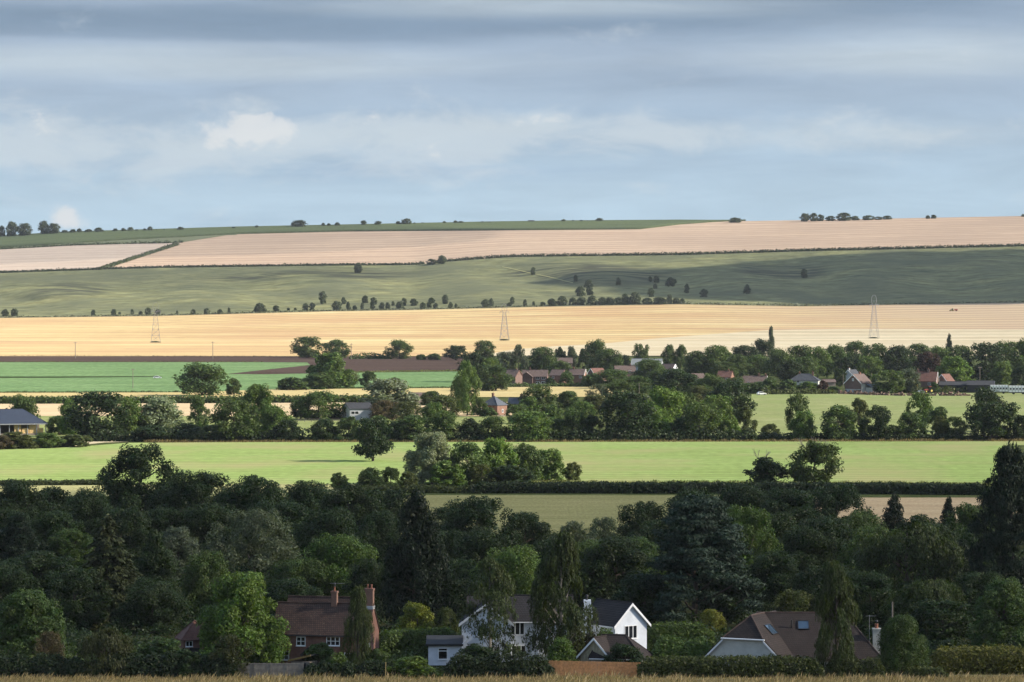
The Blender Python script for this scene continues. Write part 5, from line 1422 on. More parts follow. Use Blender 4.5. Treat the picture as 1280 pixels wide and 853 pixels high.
def brick_house():
    px, base = 1073, 491.5
    d = depth(px, base)
    r = tag(empty('brick_house', world(px, base), math.radians(52)), 'brick gabled house with brown roof and sunlit pale side wall', 'house')
    M = lm(0, 0)
    # ridge along local x, left end gable faces the view
    Lx, D, ev, rg = 9.0, 9.0, 4.7, 8.6
    walls(r, Lx, D, ev, rg, BRICKD, M)
    MB().box(-Lx/2+0.01, Lx/2-0.01, -D/2-0.05, -D/2-0.01, -0.3, ev-0.05).build('rendered_side', CREAM, r, M)
    rf = gable_roof(r, Lx, D, ev, rg, TILEP, M, oh=0.4, ends=0.4)
    barge(r, Lx, D, ev, rg, M, -1, WHITE, 0.4, 0.4, 0.32)
    Fl = face(M, 'left', Lx, D)
    window(r, Fl, 0, 5.6, 1.0, 1.2, 2, 1, 0.16, sill=False)
    MB().box(-D/2+0.02, D/2-0.02, -0.06, -0.01, 1.6, 1.9).build('band', CREAM, r, Fl)
    MB().box(-3.4, 1.6, -0.05, -0.005, 0.0, 1.6).build('garage_door', GREYR, r, Fl)
    chimney(rf, M, 1.2, 0, rg-0.8, rg+0.9, 0.9, 0.7, BRICKO, 1)
    M2 = lm(1.6, -D/2-2.2)
    MB().box(-2.6, 3.2, -1.6, 2.0, -0.3, 2.7).build('lean_to_wall', CREAM, r, M2)
    MB().sheet([(-2.9, -2.0, 2.6), (3.5, -2.0, 2.6), (3.5, 2.1, 4.4), (-2.9, 2.1, 4.4)], [(0, 1, 2, 3)], 0.15).build('lean_to_roof', SLATE, r, M2)
brick_house()
house('cottage', 1065, 478, 7, 6.0, 3.6, 6.3, 50, GREYR, SLATED, 'pale gabled house roof showing above the brick gabled house', bargeL=WHITE, chim=[(-2.5, 1.0, 0.8)])
house('farmhouse', 1157, 490, 11, 7.5, 5.2, 9.2, -16, BRICKD, TILER, 'red brick farmhouse with tall chimney beside the tractor', chim=[(1.3, 1.4, 1.1), (-3.6, 1.2, 0.9)], bargeR=WHITE, wins=W2, endw=(('right', 0, 3.0, 1.2, 1.2),))
house('brick_cottage', 1182, 489.5, 7.5, 6.5, 4.4, 8.0, 55, BRICKO, TILER, 'small brick cottage with white bargeboards under bright round tree', bargeL=WHITE, endw=(('left', 0, 2.6, 1.1, 1.2),))
house('farm_shed', 1191, 490, 12.5, 8, 3.2, 4.7, -8, BLACK, FELT, 'dark timber shed next to the small brick cottage', 'shed', bargeR=GREYM)
house('farm_shed', 1226, 490.5, 12.5, 9, 3.4, 5.2, -8, BLACK, FELT, 'dark timber shed next to the white trailers', 'shed', bargeR=GREYM)
# long shed on the skyline
def sky_shed():
    X, Y, Z = world(664, 279.0)
    r = tag(empty('field_barn', (X, Y, Z), 0.05), 'tiny long dark barn on the skyline above the maize', 'barn')
    M = lm(0, 0); walls(r, 9.5, 5, 2.3, 3.2, BLACK, M, name='wall'); gable_roof(r, 9.5, 5, 2.3, 3.2, FELT, M)
    r.location.z += 1.0
sky_shed()

# ---------------- vehicles
def car(px, base, rz, paint, label, van=False):
    X, Y, Z = world(px, base)
    r = tag(empty('parked_van' if van else 'parked_car', (X, Y, Z), math.radians(rz)), label, 'van' if van else 'car')
    if van: pr = [(-2.5, 0.35), (2.5, 0.35), (2.55, 0.95), (1.9, 1.15), (1.35, 2.05), (1.0, 2.2), (-2.4, 2.2), (-2.5, 2.0)]
    else: pr = [(-2.1, 0.35), (2.1, 0.35), (2.15, 0.75), (1.2, 0.92), (0.6, 1.45), (-1.2, 1.48), (-1.85, 1.0), (-2.15, 0.9)]
    MB().prism(pr, -0.88, 0.88).build('body', paint, r)
    if van: MB().prism([(0.7, 1.2), (1.75, 1.2), (1.3, 1.95), (0.7, 1.95)], -0.89, 0.89).build('window', GLASS, r)
    else:
        MB().prism([(-1.7, 0.98), (1.05, 0.96), (0.55, 1.38), (-1.15, 1.40)], -0.89, 0.89).build('window', GLASS, r)
    for x in (-1.35, 1.35):
        for s in (-1, 1):
            o = MB().tube((x, s*0.72, 0.34), (x, s*0.91, 0.34), 0.34, n=14).build('wheel', TYRE, r)
            MB().tube((x, s*0.905, 0.34), (x, s*0.925, 0.34), 0.2, n=10).build('rim', GREYM, o)
    for s in (-1, 1):
        MB().box(2.06 if not van else 2.48, 2.17 if not van else 2.57, s*0.6-0.17, s*0.6+0.17, 0.62, 0.76).build('headlight', GLASS, r)
    return r
car(196.5, 473.5, 4, WHITE, 'white car parked on the track across the green crop')
car(952, 494, 15, WHITE, 'white car parked at the edge of pale field under trees')
car(624, 484.5, 60, WHITE, 'white van parked beside the yellow stubble near the village', van=True)
car(675, 482.6, 2, WHITE, 'white car parked before the long brick house')
car(1152.5, 492, 8, simple('pale_blue_paint', (0.42, 0.46, 0.50), 0.4, 0.5), 'pale car parked in front of the red farmhouse')

def trailer(px, base, rz, L_, h_, label, slats=False, group=None):
    X, Y, Z = world(px, base)
    r = tag(empty('farm_trailer', (X, Y, Z), math.radians(rz)), label, 'trailer', group)
    MB().box(-L_/2, L_/2, -1.2, 1.2, 1.05, h_).build('body', WHITE, r)
    if slats:
        mb = MB()
        n = 6
        for i in range(n+1): x = -L_/2+L_*i/n; mb.box(x-0.10, x+0.10, -1.27, -1.202, 1.05, h_)
        mb.box(-L_/2, L_/2, -1.262, -1.203, 1.9, 2.05)
        mb.build('rib', GREYM, r)
        for i in range(n):
            x = -L_/2+L_*(i+0.5)/n; MB().box(x-0.38, x+0.38, -1.245, -1.2015, 2.2, 2.9).build('opening', BLACK, r)
    MB().box(-L_/2+0.1, L_/2-0.1, -1.0, 1.0, 0.72, 1.045).build('chassis', BLACK, r)
    for x in (-L_*0.25, L_*0.25):
        for s in (-1, 1): MB().tube((x, s*0.8, 0.48), (x, s*1.1, 0.48), 0.48, n=12).build('wheel', TYRE, r)
trailer(430.5, 524.5, 8, 3.6, 2.8, 'white box trailer outside the pale grey barn')
trailer(394.5, 524, 20, 2.2, 1.9, 'small white trailer left by the thicket west of the barn')
trailer(1249, 492.5, -4, 8.0, 4.0, 'white livestock trailer next to the dark timber shed', True)
trailer(1273, 493.2, -2, 8.6, 3.9, 'white livestock trailer standing apart from the dark sheds, beyond its twin', True)
def dark_trailer():
    X, Y, Z = world(418, 524.3); r = tag(empty('storage_container', (X, Y, Z), 0.1), 'dark storage container between thicket and white box trailer', 'container')
    mb = MB().box(-2.3, 2.3, -1.2, 1.2, 0.1, 2.7)
    for i in range(16): x = -2.2+4.4*i/15; mb.box(x-0.07, x+0.07, -1.25, -1.201, 0.15, 2.6)
    mb.build('body', simple('navy_paint', (0.018, 0.022, 0.035), 0.6, 0.3), r)
    MB().box(2.301, 2.34, -1.1, -0.02, 0.2, 2.6).build('door', BLACK, r); MB().box(2.301, 2.34, 0.02, 1.1, 0.2, 2.6).build('door', BLACK, r)
dark_trailer()

def tractor(px, base, rz, paint, label, drill=None):
    X, Y, Z = world(px, base)
    r = tag(empty('tractor', (X, Y, Z+0.3), math.radians(rz)), label, 'tractor')
    MB().prism([(0.2, 0.9), (2.4, 0.9), (2.5, 1.6), (0.3, 1.85)], -0.45, 0.45).build('bonnet', paint, r)
    c = MB().prism([(-1.1, 1.2), (0.3, 1.2), (0.15, 2.75), (-0.9, 2.75)], -0.75, 0.75).build('cab', GLASS, r)
    MB().box(-1.05, 0.3, -0.82, 0.82, 2.76, 2.95).build('cab_roof', paint, c)
    for s in (-1, 1):
        o = MB().tube((-0.7, s*0.8, 0.95), (-0.7, s*1.35, 0.95), 0.95, n=16).build('wheel', TYRE, r); MB().tube((-0.7, s*1.36, 0.95), (-0.7, s*1.39, 0.95), 0.5, n=12).build('rim', YEL, o)
        o = MB().tube((1.9, s*0.75, 0.65), (1.9, s*1.15, 0.65), 0.65, n=14).build('wheel', TYRE, r); MB().tube((1.9, s*1.16, 0.65), (1.9, s*1.19, 0.65), 0.33, n=10).build('rim', YEL, o)
    MB().tube((1.2, 0.3, 1.7), (1.2, 0.3, 2.6), 0.06).build('exhaust', BLACK, r)
    if drill:
        o = MB().box(-6.2, -1.6, -1.6, 1.6, 0.8, 1.1).build('implement', drill, r)
        MB().prism([(-5.6, 1.1), (-3.0, 1.1), (-2.6, 2.2), (-6.0, 2.2)], -1.4, 1.4).build('hopper', drill, o)
        for s in (-1.45, 1.45): MB().tube((-4.6, s-0.15, 0.55), (-4.6, s+0.15, 0.55), 0.55, n=12).build('wheel', TYRE, o)
    return r
t_ = tractor(1190, 389.5, 184, GRN, 'green tractor pulling a drill near the foot of the down', REDP)
tractor(1161.5, 492, 200, REDP, 'dark red tractor standing beside the farmhouse')
def tank():
    X, Y, Z = world(1144.3, 491); r = tag(empty('feed_hopper', (X, Y, Z), 0), 'yellow feed hopper on legs beside the farmhouse', 'hopper')
    MB().lathe([(0.3, 1.0), (1.2, 2.0), (1.2, 4.2), (0.5, 4.9)], 14).build('bin', YEL, r)
    for s in ((-.9, -.9), (.9, -.9), (.9, .9), (-.9, .9)): MB().tube((s[0], s[1], -0.2), (s[0], s[1], 2.1), 0.09).build('leg', GREYM, r)
tank()
def rubble_bank():
    rng = np.random.default_rng(4); V, Q = [], []
    pts = [(1051, 492.5), (1090, 494), (1130, 495), (1170, 495), (1213, 495)]
    mb = MB()
    for i in range(420):
        t = rng.random()*(len(pts)-1); k = min(int(t), len(pts)-2); f = t-k
        x = pts[k][0]*(1-f)+pts[k+1][0]*f; y = pts[k][1]*(1-f)+pts[k+1][1]*f
        X, Y, Z = world(x, y); s = rng.uniform(0.25, 0.6)
        z = abs(rng.normal())*0.5; c = Vector((X+rng.normal()*0.5, Y+rng.normal()*0.9, min(z, 1.5)))
        R = Matrix.Rotation(rng.uniform(0, 3), 3, Vector((rng.normal(), rng.normal(), rng.normal())).normalized())
        vs = [tuple(c+R @ Vector((a*s*rng.uniform(.7, 1.2), b*s*rng.uniform(.6, 1.1), e*s*rng.uniform(.4, .8)))) for a in (-1, 1) for b in (-1, 1) for e in (-1, 1)]
        mb.add(vs, [(0, 1, 3, 2), (4, 6, 7, 5), (0, 4, 5, 1), (2, 3, 7, 6), (0, 2, 6, 4), (1, 5, 7, 3)])
    o = mb.build('rubble', EARTH); o['kind'] = 'stuff'
rubble_bank()
# paddock rail fence by the grey barn and by the silver willow
def rail_fence(x0, x1, base, label):
    X0, Y, Z = world(x0, base); X1 = world(x1, base)[0]
    r = tag(empty('rail_fence', ((X0+X1)/2, Y, 0)), label, 'fence')
    n = int((X1-X0)/2.4)
    for i in range(n+1):
        x = X0+(X1-X0)*i/n-(X0+X1)/2; MB().box(x-0.07, x+0.07, -0.07, 0.07, -0.2, 1.25).build('post', POLE, r)
    for z in (0.45, 0.8, 1.12): MB().box((X0-X1)/2, (X1-X0)/2, -0.10, -0.073, z, z+0.11).build('rail', POLE, r)
rail_fence(372, 432, 528, 'post and rail fence round the paddock below the barn')
rail_fence(229, 276, 530, 'post and rail fence in the gap beside the silver tree')
# ------------------------------------------------------------------ trees. columns: kind, x, top row, width px, ground row, colour, label
def rowd(d): return ground_px(d)
NEAR = [
 # far edge of the dark wood, against the sunlit field
 ('open', 174, 557, 90, rowd(740), 'dark', 'big dark spreading oak rising over the wood against the lit field'),
 ('broad', 24, 602, 92, rowd(700), 'dark', 'dark broad tree at the west end of the wood edge'),
 ('broad', 66, 609, 60, rowd(735), 'dark', 'dark tree between the west end tree and the low gap'),
 ('broad', 112, 612, 72, rowd(715), 'dark', 'low dark tree just west of the big spreading oak'),
 ('broad', 214, 606, 60, rowd(720), 'dark', 'dark tree under the east side of the big spreading oak'),
 ('broad', 252, 590, 88, rowd(735), 'dark', 'tall lumpy dark tree east of the big spreading oak'),
 ('broad', 318, 596, 96, rowd(745), 'dark', 'wide dark tree in the middle of the wood edge'),
 ('broad', 384, 602, 84, rowd(750), 'dark', 'dark tree of the wood edge below the small bush in field'),
 ('broad', 440, 606, 92, rowd(755), 'dark', 'dark tree of the wood edge below the twin round bushes'),
 ('broad', 492, 612, 60, rowd(742), 'dark', 'dark tree behind the top of the tall spruce'),
 ('broad', 556, 634, 54, rowd(690), 'dark', 'small dark tree right beside the tall spruce top'),
 ('broad', 596, 622, 96, rowd(700), 'dark', 'dark domed tree standing against the shaded pasture'),
 ('broad', 655, 641, 72, rowd(680), 'dark', 'dark round tree lower than the domed one by the shaded pasture'),
 ('feather', 716, 652, 58, rowd(690), 'grey', 'soft grey green tree along the foot of the shaded pasture'),
 ('feather', 756, 647, 50, rowd(690), 'grey', 'soft grey green tree touching the dark oak by the pasture'),
 ('broad', 806, 628, 78, rowd(700), 'dark', 'dark oak at the east end of the shaded pasture'),
 ('broad', 868, 612, 92, rowd(730), 'dark', 'dark rounded tree behind the blue cedar top'),
 ('broad', 930, 606, 90, rowd(745), 'dark', 'dark tree below the ivy clad thicket of the hedge'),
 ('broad', 990, 612, 88, rowd(735), 'dark', 'wide dark tree between cedar and the small dark pine'),
 ('broad', 1046, 606, 84, rowd(755), 'dark', 'dark tree directly under the dead topped tree'),
 ('broad', 1076, 640, 70, rowd(690), 'mid', 'mid green tree west of the small dark pine'),
 ('spire', 1117, 619, 42, rowd(690), 'conifer', 'small dark pine pointing up beside the beige field'),
 ('broad', 1150, 644, 60, rowd(680), 'dark', 'low dark tree at the near side of the beige field'),
 ('spire', 1186, 622, 30, rowd(690), 'conifer', 'slim dark pointed tree at the beige field corner'),
 ('broad', 1214, 630, 62, rowd(705), 'mid', 'leafy tree between the slim pointed tree and giant fir'),
 ('broad', 1256, 600, 70, rowd(760), 'dark', 'dark tree behind the giant fir by the hedge end'),
 # middle of the wood
 ('spire', 24, 644, 84, rowd(590), 'conifer', 'very dark pyramidal evergreen at the west edge of the wood'),
 ('broad', 88, 662, 66, rowd(600), 'mid', 'mid green tree between dark evergreen and olive larch'),
 ('fir', 132, 648, 100, rowd(512), 'oliveconifer', 'tall olive larch with drooping boughs near the west side'),
 ('broad', 46, 690, 110, rowd(545), 'dark', 'shadowy tree below the dark pyramidal evergreen'),
 ('spire', 192, 664, 70, rowd(530), 'dark', 'dark holly like tree close behind the olive larch'),
 ('dome', 220, 660, 70, rowd(580), 'grey', 'grey green rounded tree behind the holly like tree'),
 ('feather', 318, 638, 128, rowd(570), 'grey', 'large soft grey green tree filling the wood behind the cottage'),
 ('broad', 258, 690, 70, rowd(520), 'mid', 'tree behind the bright round tree top'),
 ('broad', 424, 669, 100, rowd(560), 'green', 'lighter green tree over the cottage chimneys'),
 ('broad', 372, 700, 80, rowd(530), 'mid', 'tree rising just behind the cottage roof'),
 ('spire', 518, 616, 88, rowd(505), 'conifer', 'tall dark spruce between cottage and white house'),
 ('broad', 462, 700, 62, rowd(520), 'dark', 'dark tree behind the paired cottage chimneys'),
 ('broad', 570, 700, 80, rowd(530), 'dark', 'dark tree behind the thin grey pole'),
 ('broad', 640, 684, 100, rowd(560), 'green', 'green tree behind the left birch crown'),
 ('broad', 600, 660, 90, rowd(620), 'dark', 'dark tree standing behind the green tree and the pasture domes'),
 ('broad', 748, 676, 84, rowd(570), 'mid', 'mid green tree between right birch and blue cedar'),
 ('broad', 800, 672, 70, rowd(590), 'mid', 'mid green tree close behind the blue cedar'),
 ('cedar', 868, 622, 178, rowd(515), 'blue', 'large blue cedar with layered grey blue branches'),
 ('broad', 936, 634, 78, rowd(560), 'green', 'leafy brighter green tree pressed against the cedar'),
 ('broad', 1010, 660, 80, rowd(600), 'dark', 'dark tree in the hollow behind the yellow cypress'),
 ('broad', 970, 690, 84, rowd(540), 'dark', 'dark tree behind the bungalow ridge'),
 ('weep', 1134, 658, 140, rowd(530), 'weep', 'huge weeping tree with trailing dark green branches'),
 ('weep', 1156, 726, 104, rowd(490), 'weep', 'lower weeping tree behind the clipped dome bush'),
 ('spire', 1200, 676, 60, rowd(540), 'conifer', 'dark upright evergreen between weeping tree and giant fir'),
 ('cedar', 1266, 560, 116, rowd(520), 'conifer', 'giant black fir towering at the east edge'),
 ('broad', 1222, 716, 76, rowd(510), 'dark', 'dark tree under the giant fir beside the laurel'),
 # gardens
 ('dome', 300, 717, 116, rowd(453), 'bright', 'bright green round tree in front of the brick cottage'),
 ('dome', 40, 738, 92, rowd(452), 'mid', 'large glossy laurel bush at the west corner'),
 ('feather', 62, 790, 46, rowd(444), 'brown', 'brownish feathery shrub beside the west laurel'),
 ('weep', 130, 788, 72, rowd(441), 'oliveconifer', 'low drooping conifer shrub under the olive larch'),
 ('bush', 196, 798, 64, rowd(446), 'mid', 'dark bush between the drooping shrub and red tiled hut'),
 ('feather', 288, 794, 60, rowd(441), 'oliveconifer', 'olive shrub at the foot of the bright round tree'),
 ('bush', 232, 812, 60, rowd(441), 'dark', 'dark bush below the red tiled hut'),
 ('weepcol', 447, 736, 42, rowd(443), 'weep', 'narrow drooping cypress in front of the cottage end'),
 ('bush', 400, 804, 46, rowd(444), 'mid', 'rounded bush between garden shed and narrow cypress'),
 ('bush', 422, 816, 34, rowd(441), 'green', 'low bush at the foot of the narrow cypress'),
 ('bush', 522, 754, 50, rowd(488), 'yellow', 'yellow leaved shrub behind the clipped garden hedge'),
 ('feather', 557, 760, 34, rowd(486), 'olive', 'sparse olive shrub next to the yellow leaved shrub'),
 ('bush', 514, 821, 66, rowd(440), 'bright', 'bright green low bush beside the yellow marker post'),
 ('bush', 470, 812, 44, rowd(443), 'mid', 'bush between narrow cypress and yellow marker post'),
 ('birch', 612, 700, 74, rowd(452), 'weep', 'slender birch with pale trunk before the white house gable'),
 ('birch', 702, 668, 86, rowd(456), 'weep', 'taller birch hiding the middle of the white house'),
 ('dome', 702, 797, 42, rowd(445), 'green', 'round green bush behind the timber fence end'),
 ('bush', 596, 806, 66, rowd(446), 'dark', 'dark bush covering the white house doorstep'),
 ('bush', 782, 806, 54, rowd(446), 'dark', 'dark straggly bush against the small garage'),
 ('clipped', 890, 762, 38, rowd(500), 'yellow', 'yellow green clipped dome bush beside the blue cedar'),
 ('feather', 988, 738, 76, rowd(500), 'olive', 'feathery olive tree rising behind the bungalow roof'),
 ('weepcol', 1046, 706, 62, rowd(441), 'weep', 'tall yellowish drooping cypress before the bungalow'),
 ('clipped', 1128, 770, 68, rowd(443), 'mid', 'large clipped dark green dome bush by the bungalow chimney'),
 ('dome', 1254, 724, 84, rowd(470), 'mid', 'tall glossy laurel under the giant fir'),
 ('bush', 1190, 800, 40, rowd(460), 'dark', 'dark bush between clipped dome and yellowish hedge'),
]
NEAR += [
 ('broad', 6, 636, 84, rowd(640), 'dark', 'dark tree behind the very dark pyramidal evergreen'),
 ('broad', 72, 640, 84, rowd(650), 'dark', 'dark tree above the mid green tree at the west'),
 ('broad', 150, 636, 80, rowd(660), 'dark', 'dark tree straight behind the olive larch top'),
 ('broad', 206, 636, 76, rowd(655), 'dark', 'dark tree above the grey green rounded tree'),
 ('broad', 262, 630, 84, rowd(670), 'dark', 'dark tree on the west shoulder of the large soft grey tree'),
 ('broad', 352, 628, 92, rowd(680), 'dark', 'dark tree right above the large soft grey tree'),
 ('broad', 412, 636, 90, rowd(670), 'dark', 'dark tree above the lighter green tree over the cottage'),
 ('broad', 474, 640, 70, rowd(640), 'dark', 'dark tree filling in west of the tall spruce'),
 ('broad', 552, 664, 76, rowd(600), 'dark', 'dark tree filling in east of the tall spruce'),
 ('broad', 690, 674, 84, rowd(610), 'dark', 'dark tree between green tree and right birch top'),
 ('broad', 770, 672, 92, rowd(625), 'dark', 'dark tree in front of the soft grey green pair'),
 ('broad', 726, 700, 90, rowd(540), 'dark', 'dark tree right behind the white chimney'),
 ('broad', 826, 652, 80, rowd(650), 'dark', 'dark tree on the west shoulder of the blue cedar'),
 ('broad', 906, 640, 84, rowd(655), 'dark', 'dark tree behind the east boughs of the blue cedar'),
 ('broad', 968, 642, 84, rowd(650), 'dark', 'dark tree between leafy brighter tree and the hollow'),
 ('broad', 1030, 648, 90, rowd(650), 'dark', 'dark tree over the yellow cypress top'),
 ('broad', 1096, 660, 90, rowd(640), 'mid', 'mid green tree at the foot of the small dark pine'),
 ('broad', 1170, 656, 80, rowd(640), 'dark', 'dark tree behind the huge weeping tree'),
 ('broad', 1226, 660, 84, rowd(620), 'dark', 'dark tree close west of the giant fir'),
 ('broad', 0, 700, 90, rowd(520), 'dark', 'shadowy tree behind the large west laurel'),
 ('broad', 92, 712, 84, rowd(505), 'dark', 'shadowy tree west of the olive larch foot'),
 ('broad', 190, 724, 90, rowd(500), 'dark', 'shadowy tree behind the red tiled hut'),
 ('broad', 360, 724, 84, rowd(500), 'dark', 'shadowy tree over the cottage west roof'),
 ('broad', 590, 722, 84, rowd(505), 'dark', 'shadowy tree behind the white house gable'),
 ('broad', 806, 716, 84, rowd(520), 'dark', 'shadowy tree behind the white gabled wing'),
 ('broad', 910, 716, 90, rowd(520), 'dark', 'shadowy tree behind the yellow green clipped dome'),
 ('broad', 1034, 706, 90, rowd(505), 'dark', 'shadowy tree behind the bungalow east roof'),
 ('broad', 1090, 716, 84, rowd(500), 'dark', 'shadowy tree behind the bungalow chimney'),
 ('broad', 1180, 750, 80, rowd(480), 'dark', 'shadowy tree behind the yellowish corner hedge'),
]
for t in NEAR: tree(*t[:7], var=(1 if t[1] == 612 else 0) if t[0] == 'birch' else None, name={'tall dark spruce between cottage and white house': 'spruce_tree', 'giant black fir towering at the east edge': 'fir_tree', 'small dark pine pointing up beside the beige field': 'pine_tree'}.get(t[6]))

